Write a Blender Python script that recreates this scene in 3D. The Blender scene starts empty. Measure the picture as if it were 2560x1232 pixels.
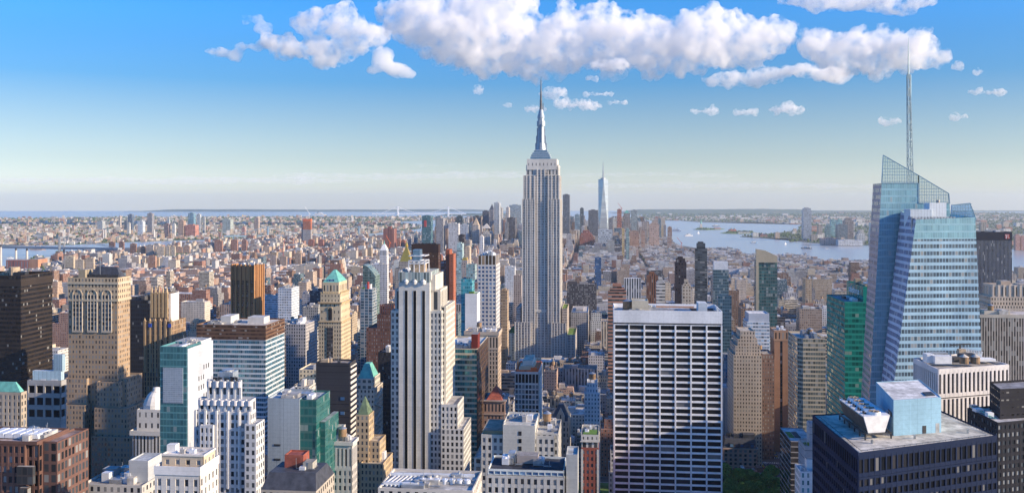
import bpy, bmesh, math, random
import numpy as np
from mathutils import Vector, Matrix
S = bpy.context.scene
# ------------------------------------------------------------------ camera, sky, sun, exposure
F, CX, CY, H = 2240.0, 1280.0, 505.0, 259.0          # focal length and eye level of the 2560 x 1232 picture, eye height
cam = bpy.data.cameras.new("camera"); cam_ob = bpy.data.objects.new("camera", cam)
S.collection.objects.link(cam_ob); S.camera = cam_ob
cam_ob.location = (0, 0, H); cam_ob.rotation_euler = (math.pi/2, 0, 0)
cam.sensor_width = 36; cam.lens = 36*F/2560; cam.shift_y = -(616-CY)/2560
cam.clip_start = 1; cam.clip_end = 200000
SUN_EL, SUN_AZ = 21.0, 107.0                           # azimuth clockwise from +Y
def setup_world():
    w = bpy.data.worlds.new("World"); S.world = w; w.use_nodes = True
    nt = w.node_tree; bg = nt.nodes['Background']
    sky = nt.nodes.new('ShaderNodeTexSky'); sky.sky_type = 'NISHITA'; sky.sun_disc = False
    sky.sun_elevation = math.radians(SUN_EL); sky.sun_rotation = math.radians(SUN_AZ)
    sky.air_density = 1.0; sky.dust_density = 0.3; sky.ozone_density = 5.0
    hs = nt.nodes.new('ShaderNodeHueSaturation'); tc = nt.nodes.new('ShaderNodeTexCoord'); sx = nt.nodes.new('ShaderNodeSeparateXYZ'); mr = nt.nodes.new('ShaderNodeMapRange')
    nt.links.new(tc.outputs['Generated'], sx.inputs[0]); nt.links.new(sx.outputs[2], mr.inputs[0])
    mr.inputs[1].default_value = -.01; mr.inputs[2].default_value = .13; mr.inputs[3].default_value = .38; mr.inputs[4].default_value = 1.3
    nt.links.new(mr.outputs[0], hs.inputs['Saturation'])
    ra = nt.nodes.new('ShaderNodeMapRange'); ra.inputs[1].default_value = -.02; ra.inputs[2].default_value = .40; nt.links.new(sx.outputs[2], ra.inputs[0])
    fc = nt.nodes.new('ShaderNodeFloatCurve'); cu = fc.mapping.curves[0]; nt.links.new(ra.outputs[0], fc.inputs['Value'])   # added curve: low sky in view dimmed, zenith kept full for fill
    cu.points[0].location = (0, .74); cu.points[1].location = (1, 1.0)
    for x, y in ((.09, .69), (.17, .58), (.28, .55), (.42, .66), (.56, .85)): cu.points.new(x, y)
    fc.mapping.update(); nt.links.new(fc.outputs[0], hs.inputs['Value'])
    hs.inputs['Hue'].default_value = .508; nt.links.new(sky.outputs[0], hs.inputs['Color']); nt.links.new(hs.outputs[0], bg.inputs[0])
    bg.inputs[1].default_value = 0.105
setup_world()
sun = bpy.data.lights.new("sun", 'SUN'); sun_ob = bpy.data.objects.new("sun", sun); S.collection.objects.link(sun_ob)
sun.energy = 3.2; sun.angle = math.radians(0.5); sun.color = (1.0, 0.80, 0.56)
_a, _e = math.radians(SUN_AZ), math.radians(SUN_EL)
sun_ob.rotation_euler = Vector((math.sin(_a)*math.cos(_e), math.cos(_a)*math.cos(_e), math.sin(_e))).to_track_quat('Z', 'Y').to_euler()
S.view_settings.view_transform = 'Standard'; S.view_settings.look = 'None'
S.view_settings.exposure = 1.28; S.view_settings.gamma = 1.0
cy = S.cycles
cy.use_denoising = True
cy.max_bounces = 16; cy.diffuse_bounces = 5; cy.glossy_bounces = 3; cy.transmission_bounces = 3
cy.transparent_max_bounces = 8; cy.volume_bounces = 14; cy.sample_clamp_indirect = 8.0
S.render.use_persistent_data = False
# ------------------------------------------------------------------ helpers
rnd = random.Random(7)
YAW = math.radians(5.86)                               # the street grid runs this far clockwise of the view
CA, SA = math.cos(YAW), math.sin(YAW)
def at(u, v, Y): return Vector(((u-CX)/F*Y, Y, H-(v-CY)/F*Y))            # picture position at a depth -> point
def ground(u, v):                                       # picture position on the ground -> point
    Y = F*H/(v-CY); return Vector(((u-CX)/F*Y, Y, 0.0))
def to_grid(x, y): return (x*CA - y*SA, x*SA + y*CA)
def from_grid(g, h): return (g*CA + h*SA, -g*SA + h*CA)
def tag(o, label=None, cat=None, group=None, kind=None):
    if label: o['label'] = label
    if cat: o['category'] = cat
    if group: o['group'] = group
    if kind: o['kind'] = kind
    return o
def link(name, data, parent=None):
    o = bpy.data.objects.new(name, data); S.collection.objects.link(o)
    if parent is not None: o.parent = parent
    return o
def empty(name, loc, rz=0.0):
    o = link(name, None); o.location = loc; o.rotation_euler = (0, 0, rz); o.empty_display_size = 5; return o

# ------------------------------------------------------------------ materials
MATS = {}
def N(nt, t, **kw):
    n = nt.nodes.new(t)
    for k, v in kw.items(): setattr(n, k, v)
    return n
def math_n(nt, op, a, b=None, c=None):
    n = nt.nodes.new('ShaderNodeMath'); n.operation = op
    for i, x in enumerate((a, b, c)):
        if x is None: continue
        if isinstance(x, (int, float)): n.inputs[i].default_value = x
        else: nt.links.new(x, n.inputs[i])
    return n.outputs[0]
def mixc(nt, f, a, b, mode='MIX'):
    n = nt.nodes.new('ShaderNodeMix'); n.data_type = 'RGBA'; n.blend_type = mode
    for i, x in ((0, f), (6, a), (7, b)):
        if isinstance(x, (int, float)): n.inputs[i].default_value = x
        elif isinstance(x, tuple): n.inputs[i].default_value = (*x, 1)[:4]
        else: nt.links.new(x, n.inputs[i])
    return n.outputs[2]
def new_mat(name):
    m = bpy.data.materials.new(name); m.use_nodes = True; MATS[name] = m
    return m, m.node_tree, m.node_tree.nodes['Principled BSDF']
def make_facade():
    """Walls whose openings are laid out in window cells (UV counts bays and storeys); colours come from the building's attributes."""
    m, nt, b = new_mat("facade"); L = nt.links.new
    A = lambda n: N(nt, 'ShaderNodeAttribute', attribute_name=n)
    wc, gc, wp = A('wall_colour'), A('glass_colour'), A('window_plan')
    uv = N(nt, 'ShaderNodeUVMap', uv_map='cells'); sx = N(nt, 'ShaderNodeSeparateXYZ'); L(uv.outputs[0], sx.inputs[0])
    sw = N(nt, 'ShaderNodeSeparateColor'); L(wp.outputs['Color'], sw.inputs[0])
    fw, fh, seed = sw.outputs[0], sw.outputs[1], sw.outputs[2]; blind = wp.outputs['Alpha']
    fu, fv = math_n(nt, 'FRACT', sx.outputs[0]), math_n(nt, 'FRACT', sx.outputs[1])
    iu, iv = math_n(nt, 'FLOOR', sx.outputs[0]), math_n(nt, 'FLOOR', sx.outputs[1])
    mu = math_n(nt, 'LESS_THAN', math_n(nt, 'ABSOLUTE', math_n(nt, 'SUBTRACT', fu, 0.5)), math_n(nt, 'MULTIPLY', fw, 0.5))
    mv = math_n(nt, 'LESS_THAN', math_n(nt, 'ABSOLUTE', math_n(nt, 'SUBTRACT', fv, 0.5)), math_n(nt, 'MULTIPLY', fh, 0.5))
    mask = math_n(nt, 'MULTIPLY', mu, mv)
    cv = N(nt, 'ShaderNodeCombineXYZ'); L(iu, cv.inputs[0]); L(iv, cv.inputs[1]); L(math_n(nt, 'MULTIPLY', seed, 91.7), cv.inputs[2])
    wn = N(nt, 'ShaderNodeTexWhiteNoise', noise_dimensions='3D'); L(cv.outputs[0], wn.inputs['Vector'])
    r = wn.outputs['Value']
    dark = math_n(nt, 'MULTIPLY_ADD', math_n(nt, 'SUBTRACT', r, .5), math_n(nt, 'MULTIPLY', math_n(nt, 'SUBTRACT', 1.0, wc.outputs['Alpha']), 1.5), 1.0)
    g1 = mixc(nt, 1.0, gc.outputs['Color'], (1, 1, 1), 'MULTIPLY'); sc = N(nt, 'ShaderNodeVectorMath', operation='SCALE'); L(gc.outputs['Color'], sc.inputs[0]); L(dark, sc.inputs[3])
    bl = math_n(nt, 'LESS_THAN', N_out(wn, nt), blind)
    bc = mixc(nt, 0.5, gc.outputs['Color'], (0.42, 0.42, 0.40))
    glass = mixc(nt, bl, sc.outputs[0], bc)
    geo = N(nt, 'ShaderNodeNewGeometry')
    n1 = N(nt, 'ShaderNodeTexNoise'); n1.inputs['Scale'].default_value = 0.06; n1.inputs['Detail'].default_value = 5
    mp = N(nt, 'ShaderNodeMapping'); mp.inputs['Scale'].default_value = (1, 1, 0.3); L(geo.outputs['Position'], mp.inputs[0]); L(mp.outputs[0], n1.inputs['Vector'])
    n2 = N(nt, 'ShaderNodeTexNoise'); n2.inputs['Scale'].default_value = 0.7; n2.inputs['Detail'].default_value = 3; L(geo.outputs['Position'], n2.inputs['Vector'])
    var = math_n(nt, 'ADD', math_n(nt, 'MULTIPLY_ADD', n1.outputs[0], 0.75, 0.5), math_n(nt, 'MULTIPLY_ADD', n2.outputs[0], 0.3, -0.02))
    row = N(nt, 'ShaderNodeTexWhiteNoise', noise_dimensions='1D'); L(math_n(nt, 'ADD', iv, math_n(nt, 'MULTIPLY', seed, 13.0)), row.inputs['W'])
    var = math_n(nt, 'MULTIPLY', var, math_n(nt, 'MULTIPLY_ADD', row.outputs[0], 0.10, 0.95))
    # stone joints on walls; stains and patched membrane on roofs
    sp_ = N(nt, 'ShaderNodeSeparateXYZ'); L(geo.outputs['Position'], sp_.inputs[0]); sn = N(nt, 'ShaderNodeSeparateXYZ'); L(geo.outputs['Normal'], sn.inputs[0])
    up = math_n(nt, 'GREATER_THAN', sn.outputs[2], .7)
    joint = math_n(nt, 'LESS_THAN', math_n(nt, 'FRACT', math_n(nt, 'MULTIPLY', sp_.outputs[2], .53)), .09)
    n3 = N(nt, 'ShaderNodeTexNoise'); n3.inputs['Scale'].default_value = .21; n3.inputs['Detail'].default_value = 6; n3.inputs['Roughness'].default_value = .7; L(geo.outputs['Position'], n3.inputs['Vector'])
    st = N(nt, 'ShaderNodeMapRange'); st.inputs[1].default_value = .40; st.inputs[2].default_value = .60; st.inputs[3].default_value = .62; st.inputs[4].default_value = 1.12; L(n3.outputs[0], st.inputs[0])
    vo = N(nt, 'ShaderNodeTexVoronoi', distance='CHEBYCHEV'); vo.inputs['Scale'].default_value = .16; L(geo.outputs['Position'], vo.inputs['Vector']); vs = N(nt, 'ShaderNodeSeparateColor'); L(vo.outputs['Color'], vs.inputs[0])
    roofv = math_n(nt, 'MULTIPLY', st.outputs[0], math_n(nt, 'MULTIPLY_ADD', vs.outputs[0], .3, .84))
    wallv = math_n(nt, 'SUBTRACT', 1.0, math_n(nt, 'MULTIPLY', joint, .10))
    kk = math_n(nt, 'ADD', math_n(nt, 'MULTIPLY', up, roofv), math_n(nt, 'MULTIPLY', math_n(nt, 'SUBTRACT', 1.0, up), wallv)); var = math_n(nt, 'MULTIPLY', var, kk)
    wsc = N(nt, 'ShaderNodeVectorMath', operation='SCALE'); L(wc.outputs['Color'], wsc.inputs[0]); L(var, wsc.inputs[3])
    col = mixc(nt, mask, wsc.outputs[0], glass)
    L(col, b.inputs['Base Color'])
    notb = math_n(nt, 'SUBTRACT', 1.0, bl)
    gm = math_n(nt, 'MULTIPLY', mask, notb)
    L(math_n(nt, 'MULTIPLY', mask, math_n(nt, 'MULTIPLY', gc.outputs['Alpha'], math_n(nt, 'MULTIPLY_ADD', r, 0.5, 0.6))), b.inputs['Metallic'])
    wr = math_n(nt, 'SUBTRACT', 0.88, math_n(nt, 'MULTIPLY', wc.outputs['Alpha'], 0.7))
    L(math_n(nt, 'ADD', math_n(nt, 'MULTIPLY', math_n(nt, 'SUBTRACT', 1.0, gm), wr), math_n(nt, 'MULTIPLY', gm, 0.07)), b.inputs['Roughness'])
    L(math_n(nt, 'MULTIPLY_ADD', math_n(nt, 'MAXIMUM', gm, wc.outputs['Alpha']), 0.55, 0.08), b.inputs['Specular IOR Level'])
    # panes sit a little out of true, so reflections break from pane to pane
    dv = N(nt, 'ShaderNodeVectorMath', operation='SUBTRACT'); L(wn.outputs['Color'], dv.inputs[0]); dv.inputs[1].default_value = (.5, .5, .5)
    ds = N(nt, 'ShaderNodeVectorMath', operation='SCALE'); L(dv.outputs[0], ds.inputs[0]); L(math_n(nt, 'MULTIPLY', gm, 0.05), ds.inputs[3])
    da = N(nt, 'ShaderNodeVectorMath', operation='ADD'); L(geo.outputs['Normal'], da.inputs[0]); L(ds.outputs[0], da.inputs[1])
    dn = N(nt, 'ShaderNodeVectorMath', operation='NORMALIZE'); L(da.outputs[0], dn.inputs[0]); L(dn.outputs[0], b.inputs['Normal'])
    return m
def N_out(wn, nt):
    s = N(nt, 'ShaderNodeSeparateColor'); nt.links.new(wn.outputs['Color'], s.inputs[0]); return s.outputs[1]
make_facade()
def simple(name, col, rough=0.8, metal=0.0, nscale=0.4, namp=0.35, spec=0.4):
    if name in MATS: return MATS[name]
    m, nt, b = new_mat(name)
    geo = N(nt, 'ShaderNodeNewGeometry'); n = N(nt, 'ShaderNodeTexNoise'); n.inputs['Scale'].default_value = nscale; n.inputs['Detail'].default_value = 5
    nt.links.new(geo.outputs['Position'], n.inputs['Vector'])
    lo = tuple(c*(1-namp) for c in col); hi = tuple(min(1, c*(1+namp)) for c in col)
    mr = N(nt, 'ShaderNodeMapRange'); mr.inputs[1].default_value = .3; mr.inputs[2].default_value = .7; nt.links.new(n.outputs[0], mr.inputs[0])
    nt.links.new(mixc(nt, mr.outputs[0], lo, hi), b.inputs['Base Color'])
    b.inputs['Roughness'].default_value = rough; b.inputs['Metallic'].default_value = metal; b.inputs['Specular IOR Level'].default_value = spec
    return m
def make_pane(name, dark, light, blind=0.18, metal=0.0):
    m, nt, b = new_mat(name); L = nt.links.new
    oi = N(nt, 'ShaderNodeObjectInfo'); geo = N(nt, 'ShaderNodeNewGeometry')
    r = math_n(nt, 'FRACT', math_n(nt, 'ADD', math_n(nt, 'MULTIPLY', oi.outputs['Random'], 3.7), math_n(nt, 'MULTIPLY', geo.outputs['Random Per Island'], 5.3)))
    c = mixc(nt, math_n(nt, 'POWER', r, 2.5), dark, light)
    r2 = math_n(nt, 'FRACT', math_n(nt, 'MULTIPLY', r, 17.31))
    bl = math_n(nt, 'LESS_THAN', r2, blind)
    L(mixc(nt, bl, c, tuple(min(1, .55*x+.12) for x in light)), b.inputs['Base Color'])
    b.inputs['Specular IOR Level'].default_value = .14 if 'dark' in name else .5
    L(math_n(nt, 'MULTIPLY_ADD', bl, 0.4, 0.07), b.inputs['Roughness']); b.inputs['Metallic'].default_value = metal
    return m
make_pane('pane_dark', (0.006, 0.008, 0.012), (0.045, 0.045, 0.05), 0.05)
make_pane('pane_office', (0.012, 0.018, 0.026), (0.17, 0.20, 0.22), 0.30)
make_pane('pane_blue', (0.04, 0.11, 0.24), (0.22, 0.40, 0.62), 0.10, 0.1)
simple('roof_white', (.72, .71, .68), .85, nscale=.25, namp=.18)
simple('roof_grey', (.30, .30, .30), .9, nscale=.25, namp=.35)
simple('roof_tar', (.07, .07, .075), .9, nscale=.3, namp=.4)
simple('metal_grey', (.40, .42, .44), .45, .6)
simple('metal_white', (.74, .75, .76), .5, .2, namp=.12)
simple('metal_dark', (.05, .052, .058), .5, .4)
simple('steel_bright', (.33, .39, .45), .5, .3, namp=.2); simple('antenna_metal', (.17, .18, .20), .6, .4)
simple('mast_grey', (.36, .46, .48), .5, .3, namp=.12); simple('steel_blue', (.22, .34, .44), .3, .7, namp=.15)
simple('copper_green', (.16, .45, .38), .6, .1, namp=.22)
simple('gold', (.85, .52, .10), .35, .75, namp=.12)
simple('wood_tank', (.26, .17, .10), .85)
simple('olive_roof', (.12, .17, .10), .7); simple('slate', (.055, .06, .075), .6)
simple('tile_red', (.30, .085, .055), .7)
simple('stone_light', (.52, .48, .42), .85)
simple('stone_tan', (.42, .33, .23), .85)
simple('white_paint', (.80, .80, .78), .7, namp=.1)
simple('orange_net', (.72, .16, .05), .8)
simple('red_paint', (.45, .06, .05), .6)
simple('green_roof', (.10, .20, .035), .9, nscale=1.5, namp=.6)
simple('concrete', (.42, .41, .39), .85)

# ------------------------------------------------------------------ mesh collector
def sp(wall, glass=(.03, .035, .045), cw=3.2, ch=3.7, fw=.5, fh=.55, metal=0.0, gloss=0.0, blind=.12):
    return dict(w=wall, g=glass, cw=cw, ch=ch, fw=fw, fh=fh, m=metal, gl=gloss, b=blind)
def plain(c, gloss=0.0): return sp(c, fw=0, fh=0, gloss=gloss)
class MB:
    def __init__(s): s.v, s.f, s.uv, s.wc, s.gc, s.wp = [], [], [], [], [], []
    def face(s, pts, spec, uv=None, seed=0.5):
        i = len(s.v); s.v.extend(pts); n = len(pts); s.f.append(tuple(range(i, i+n)))
        s.uv.extend(uv if uv else [(0.0, 0.0)]*n)
        s.wc.append((*spec['w'], spec['gl'])); s.gc.append((*spec['g'], spec['m'])); s.wp.append((spec['fw'], spec['fh'], seed, spec['b']))
    def wall(s, a, b, z0, z1, spec, seed, a2=None, b2=None):
        a2 = a2 or a; b2 = b2 or b
        Ln = math.hypot(b[0]-a[0], b[1]-a[1]); nu = max(1, round(Ln/spec['cw'])); nv = max(1, round((z1-z0)/spec['ch']))
        s.face([(*a, z0), (*b, z0), (*b2, z1), (*a2, z1)], spec, [(0, 0), (nu, 0), (nu, nv), (0, nv)], seed)
    def prism(s, poly, z0, z1, spec, roof=None, seed=None, top=None, parapet=0.0, bottom=False):
        """poly counter-clockwise; top: another ring for a taper."""
        seed = rnd.random() if seed is None else seed
        n = len(poly); top = top or poly
        rs = plain(roof if roof else (.3, .3, .3))
        zt = z1 + parapet
        for i in range(n):
            j = (i+1) % n
            s.wall(poly[i], poly[j], z0, zt, spec, seed+.01*i, top[i], top[j])
        if parapet > 0:
            cx = sum(p[0] for p in top)/n; cyy = sum(p[1] for p in top)/n
            size = max(math.hypot(p[0]-cx, p[1]-cyy) for p in top); k = max(.5, 1-.55/size)
            inn = [(cx+(p[0]-cx)*k, cyy+(p[1]-cyy)*k) for p in top]; ps = plain(spec['w'])
            for i in range(n):
                j = (i+1) % n
                s.face([(*top[i], zt), (*top[j], zt), (*inn[j], zt), (*inn[i], zt)], ps)
                s.face([(*inn[j], z1), (*inn[i], z1), (*inn[i], zt), (*inn[j], zt)], ps)
            s.face([(*p, z1) for p in inn], rs)
        else: s.face([(*p, z1) for p in top], rs)
        if bottom: s.face([(*p, z0) for p in reversed(poly)], rs)
    def box(s, x0, x1, y0, y1, z0, z1, spec, roof=None, seed=None, parapet=0.0, bottom=False):
        s.prism([(x0, y0), (x1, y0), (x1, y1), (x0, y1)], z0, z1, spec, roof, seed, None, parapet, bottom)
    def cyl(s, cx, cyy, r, z0, z1, spec, roof=None, r2=None, n=12, bottom=False, a0=0.0):
        c = lambda q: [(cx+q*math.cos(a0+2*math.pi*i/n), cyy+q*math.sin(a0+2*math.pi*i/n)) for i in range(n)]
        s.prism(c(r), z0, z1, spec, roof or spec['w'], .3, c(r if r2 is None else max(r2, .01)), 0, bottom)
    def bar(s, p, q, w, spec):
        p, q = Vector(p), Vector(q); d = (q-p)
        if d.length < 1e-6: return
        d.normalize(); a = d.cross(Vector((0, 0, 1)))
        if a.length < .1: a = d.cross(Vector((1, 0, 0)))
        a.normalize(); b = d.cross(a); a *= w/2; b *= w/2
        r0 = [tuple(p+x) for x in (a+b, b-a, -a-b, a-b)]; r1 = [tuple(q+x) for x in (a+b, b-a, -a-b, a-b)]
        for i in range(4):
            j = (i+1) % 4; s.face([r0[i], r0[j], r1[j], r1[i]], spec)
        s.face(r1, spec); s.face(list(reversed(r0)), spec)
    def build(s, name, mat='facade', parent=None, smooth=False):
        me = bpy.data.meshes.new(name); me.from_pydata(s.v, [], s.f)
        m = MATS[mat] if isinstance(mat, str) else mat; me.materials.append(m)
        if m.name == 'facade':
            uv = me.uv_layers.new(name='cells'); uv.data.foreach_set('uv', np.array(s.uv, np.float32).ravel())
            for nm, d in (('wall_colour', s.wc), ('glass_colour', s.gc), ('window_plan', s.wp)):
                a = me.attributes.new(nm, 'FLOAT_COLOR', 'FACE'); a.data.foreach_set('color', np.array(d, np.float32).ravel())
        if smooth: me.polygons.foreach_set('use_smooth', [True]*len(me.polygons))
        return link(name, me, parent)
UNIT = MB(); UNIT.box(0, 1, 0, 1, 0, 1, plain((1, 1, 1)), bottom=True)

# ------------------------------------------------------------------ buildings
HEROES = []            # picture rectangle, depth and footprint of everything placed one by one
class B:
    """A building: an Empty at its front left foot; its parts are children in its own frame (x along the front, y away from the viewer)."""
    def __init__(s, name, label, cat, u0, u1, Y, vbot=1232, short=None, yaw=None, group=None, depth=40, vtop=None, spread=0):
        s.a = YAW if yaw is None else math.radians(yaw); s.ca, s.sa = math.cos(s.a), math.sin(s.a)
        s.Y = Y; s.p = Vector(((u0-CX)/F*Y, Y, 0)); s.W = s.x(u1); s.D = depth
        s.root = empty(name, s.p, -s.a); tag(s.root, label, cat, group)
        s.rec = dict(u0=u0, u1=u1, Y=Y, vbot=vbot, vtop=9999, short=short, top=0, n=0, spread=spread)
        fp = [s.world(x, y) for x, y in ((0, 0), (s.W, 0), (s.W, depth), (0, depth))]
        s.rec['fp'] = [to_grid(*q) for q in fp]; HEROES.append(s.rec)
    def world(s, x, y): return (s.p.x + x*s.ca + y*s.sa, s.p.y - x*s.sa + y*s.ca)
    def x(s, u, y=0.0):
        t = (u-CX)/F; px_, py_ = s.p.x + y*s.sa, s.p.y + y*s.ca
        return (t*py_ - px_)/(s.ca + t*s.sa)
    def z(s, v, x=0.0, y=0.0): return H - (v-CY)/F*(s.Y - x*s.sa + y*s.ca)
    def yd(s, u, x=None):                                  # how deep the side at x must run to reach picture column u
        x = s.W if x is None else x; t = (u-CX)/F; qx, qy = s.p.x + x*s.ca, s.p.y - x*s.sa
        return (t*qy - qx)/(s.sa - t*s.ca)
    def _grow(s, x0, x1, y0, y1, z):
        g = [to_grid(*s.world(x, y)) for x, y in ((x0, y0), (x1, y0), (x1, y1), (x0, y1))]; s.rec['fp'] += g
        for x in (x0, x1): s.rec['vtop'] = min(s.rec['vtop'], CY + (H-z)*F/(s.Y - x*s.sa + y0*s.ca))
        for x in (x0, x1):
            for y in (y0, y1):
                wx, wy = s.world(x, y); u = CX + wx/wy*F
                s.rec['u0'] = min(s.rec['u0'], u); s.rec['u1'] = max(s.rec['u1'], u)
    def tier(s, part, x0, x1, y0, y1, z0, z1, spec, roof=(.35, .34, .33), parapet=0.0, mat='facade', bottom=False):
        s._grow(x0, x1, y0, y1, z1)
        mb = MB(); mb.box(x0, x1, y0, y1, z0, z1, spec, roof, None, parapet, bottom); return mb.build(part, mat, s.root)
    def add(s, part, mb, mat='facade', smooth=False): return mb.build(part, mat, s.root, smooth)
    def hip(s, part, x0, x1, y0, y1, z0, z1, mat, k=0.0):
        mb = MB(); cx, cyy = (x0+x1)/2, (y0+y1)/2
        if isinstance(k, tuple): kx, ky = k
        else: kx = ky = k
        top = [(cx+(x-cx)*max(kx, .01), cyy+(y-cyy)*max(ky, .01)) for x, y in ((x0, y0), (x1, y0), (x1, y1), (x0, y1))]
        mb.prism([(x0, y0), (x1, y0), (x1, y1), (x0, y1)], z0, z1, plain((.5, .5, .5)), (.5, .5, .5), .5, top)
        s._grow(x0, x1, y0, y1, z1)
        return mb.build(part, mat, s.root)
    def rooftop(s, x0, x1, y0, y1, z, n=4, tank=0, seed=0, hmax=5.0, mats=('metal_grey', 'metal_white', 'roof_grey', 'concrete')):
        R = random.Random(seed); w, d = x1-x0, y1-y0
        for i in range(n):
            bw, bd, bh = w*R.uniform(.1, .3), d*R.uniform(.12, .35), R.uniform(.35, 1)*hmax
            bx, by = x0+R.uniform(.04, .96)*(w-bw), y0+R.uniform(.05, .9)*(d-bd)
            mb = MB(); mb.box(bx, bx+bw, by, by+bd, z, z+bh, plain((.4, .4, .4))); 
            nm = 'bulkhead' if bh > 3 else 'roof_unit'
            for k in range(R.randint(0, 2)):
                fx, fy = bx+bw*R.uniform(.2, .8), by+bd*R.uniform(.2, .8); mb.cyl(fx, fy, min(bw, bd)*.16, z+bh-.02, z+bh+.6, plain((.3, .3, .3)), n=10)
            mb.build(nm, R.choice(mats), s.root)
        for i in range(tank): s.water_tank(x0+w*R.uniform(.15, .85), y0+d*R.uniform(.2, .8), z)
        for i in range(n):
            mb = MB(); px_, py_ = x0+w*R.uniform(.05, .95), y0+d*R.uniform(.05, .95); mb.bar((px_, py_, z-.1), (px_, py_, z+R.uniform(1.5, 5)), .16, plain((.3, .3, .3)))
            ex = min(x1-.5, px_+w*R.uniform(.1, .3)); mb.bar((px_, py_, z+.4), (ex, py_, z+.4), .35, plain((.3, .3, .3))); mb.build('pipe', 'metal_grey', s.root)
    def water_tank(s, x, y, z, r=2.2, h=4.2, leg=2.6):
        mb = MB(); mb.cyl(x, y, r, z+leg, z+leg+h, plain((.3, .2, .1)), n=14, bottom=True); t = mb.build('water_tank', 'wood_tank', s.root)
        mb = MB(); mb.cyl(x, y, r*1.08, z+leg+h+.01, z+leg+h+1.5, plain((.3, .3, .3)), r2=.05, n=14, bottom=True); mb.build('tank_lid', 'metal_grey', t)
        mb = MB()
        for k in range(4):
            a = math.pi/4+k*math.pi/2; mb.bar((x+r*.8*math.cos(a), y+r*.8*math.sin(a), z-.1), (x+r*.8*math.cos(a), y+r*.8*math.sin(a), z+leg), .35, plain((.2, .2, .2)))
        mb.build('tank_frame', 'metal_dark', t)
    def lattice(s, part, x0, x1, y0, y1, z0, z1, spec, faces='fr', proud=.45, parts=100, pane='pane_office', win='window', roof=(.35, .34, .33), parapet=1.0, corners=None):
        """Real openings: a glazed core behind piers and spandrels that stand proud of it; panes are parts (the 100 that show largest one by one)."""
        s._grow(x0, x1, y0, y1, z1)
        wl, ps = MB(), plain(spec['w'], spec['gl']); core = MB(); p = proud
        P = corners or [(x0, y0), (x1, y0), (x1, y1), (x0, y1)]
        mx, my = sum(q[0] for q in P)/4, sum(q[1] for q in P)/4
        sides = {}
        for kk, fk in enumerate('frbl'):
            A_, B_ = P[kk], P[(kk+1) % 4]; Ln = math.hypot(B_[0]-A_[0], B_[1]-A_[1]); d = ((B_[0]-A_[0])/Ln, (B_[1]-A_[1])/Ln)
            sides[fk] = (A_, d, (d[1], -d[0]), Ln)
        def inset(i):                                       # corner i moved p inwards from both of its sides
            (a, d1, n1, _), (b_, d2, n2, _) = sides['frbl'[i-1]], sides['frbl'[i]]
            c = P[i]; den = d1[0]*d2[1]-d1[1]*d2[0]
            vx, vy = -(n1[0]+n2[0]), -(n1[1]+n2[1]); k = p/max(.2, 1+n1[0]*n2[0]+n1[1]*n2[1])
            return (c[0]+vx*k, c[1]+vy*k)
        core.prism([inset(i) for i in range(4)], z0, z1-.4, plain((.02, .022, .026)), roof)
        nv = max(1, round((z1-z0)/spec['ch'])); ch = (z1-z0)/nv
        panes = []
        def slab(o, d, n, t0, t1, za, zb, q0, q1, out=wl):
            # a block on a face: from t0 to t1 along it, depth q0..q1 inwards
            c = [(o[0]+d[0]*t-n[0]*q, o[1]+d[1]*t-n[1]*q) for t, q in ((t0, q0), (t1, q0), (t1, q1), (t0, q1))]
            out.prism(c, za, zb, ps, spec['w'], .5, None, 0, True)
        for fk in 'flrb':
            o, d, n, Ln = sides[fk]
            if fk not in faces:
                slab(o, d, n, .003, Ln-.003, z0, z1+parapet, 0, p+.1); continue
            nu = max(1, round(Ln/spec['cw'])); cw = Ln/nu; pw, sh = cw*(1-spec['fw']), ch*(1-spec['fh'])
            if pw > .01:
                for i in range(nu+1):
                    if i == 0: slab(o, d, n, .004, max(pw/2, p+.02), z0, z1, .004, p+.05)
                    elif i == nu: slab(o, d, n, Ln-max(pw/2, p+.02), Ln-.004, z0, z1, .004, p+.05)
                    else: slab(o, d, n, i*cw-pw/2, i*cw+pw/2, z0, z1, 0, p+.05)
            if sh > .01:
                for j in range(nv+1):
                    za, zb = z0+j*ch-sh/2, z0+j*ch+sh/2
                    slab(o, d, n, .006, Ln-.006, max(z0, za), min(z1, zb), .06, p+.05)
            for j in range(nv):
                for i in range(nu):
                    t0, t1, za, zb = i*cw+pw/2, (i+1)*cw-pw/2, z0+j*ch+sh/2, z0+(j+1)*ch-sh/2
                    if i == 0: t0 = max(t0, p+.02)
                    if i == nu-1: t1 = min(t1, Ln-p-.02)
                    panes.append((fk, o, d, n, t0, t1, za, zb))
            slab(o, d, n, .002, Ln-.002, z1-.4, z1+parapet, .002, p+.08)
        wl.build(part, 'facade', s.root); core.build('core', 'facade', s.root)
        def key(q):
            fk, o, d, n, t0, t1, za, zb = q; xm, ym = o[0]+d[0]*(t0+t1)/2, o[1]+d[1]*(t0+t1)/2
            wx, wy = s.world(xm, ym); v = CY+(H-(za+zb)/2)*F/max(wy, 1); u = CX+wx/wy*F
            ok = -20 < u < 2580 and v < min(s.rec['vbot'], 1240)
            nw = Vector((n[0]*s.ca+n[1]*s.sa, -n[0]*s.sa+n[1]*s.ca)); vw = Vector((-wx, -wy)).normalized()
            return -(max(0, nw.dot(vw))*(t1-t0)*(zb-za)/wy**2)*(1 if ok else .001)
        panes.sort(key=key)
        proto = None; rest = MB()
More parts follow.
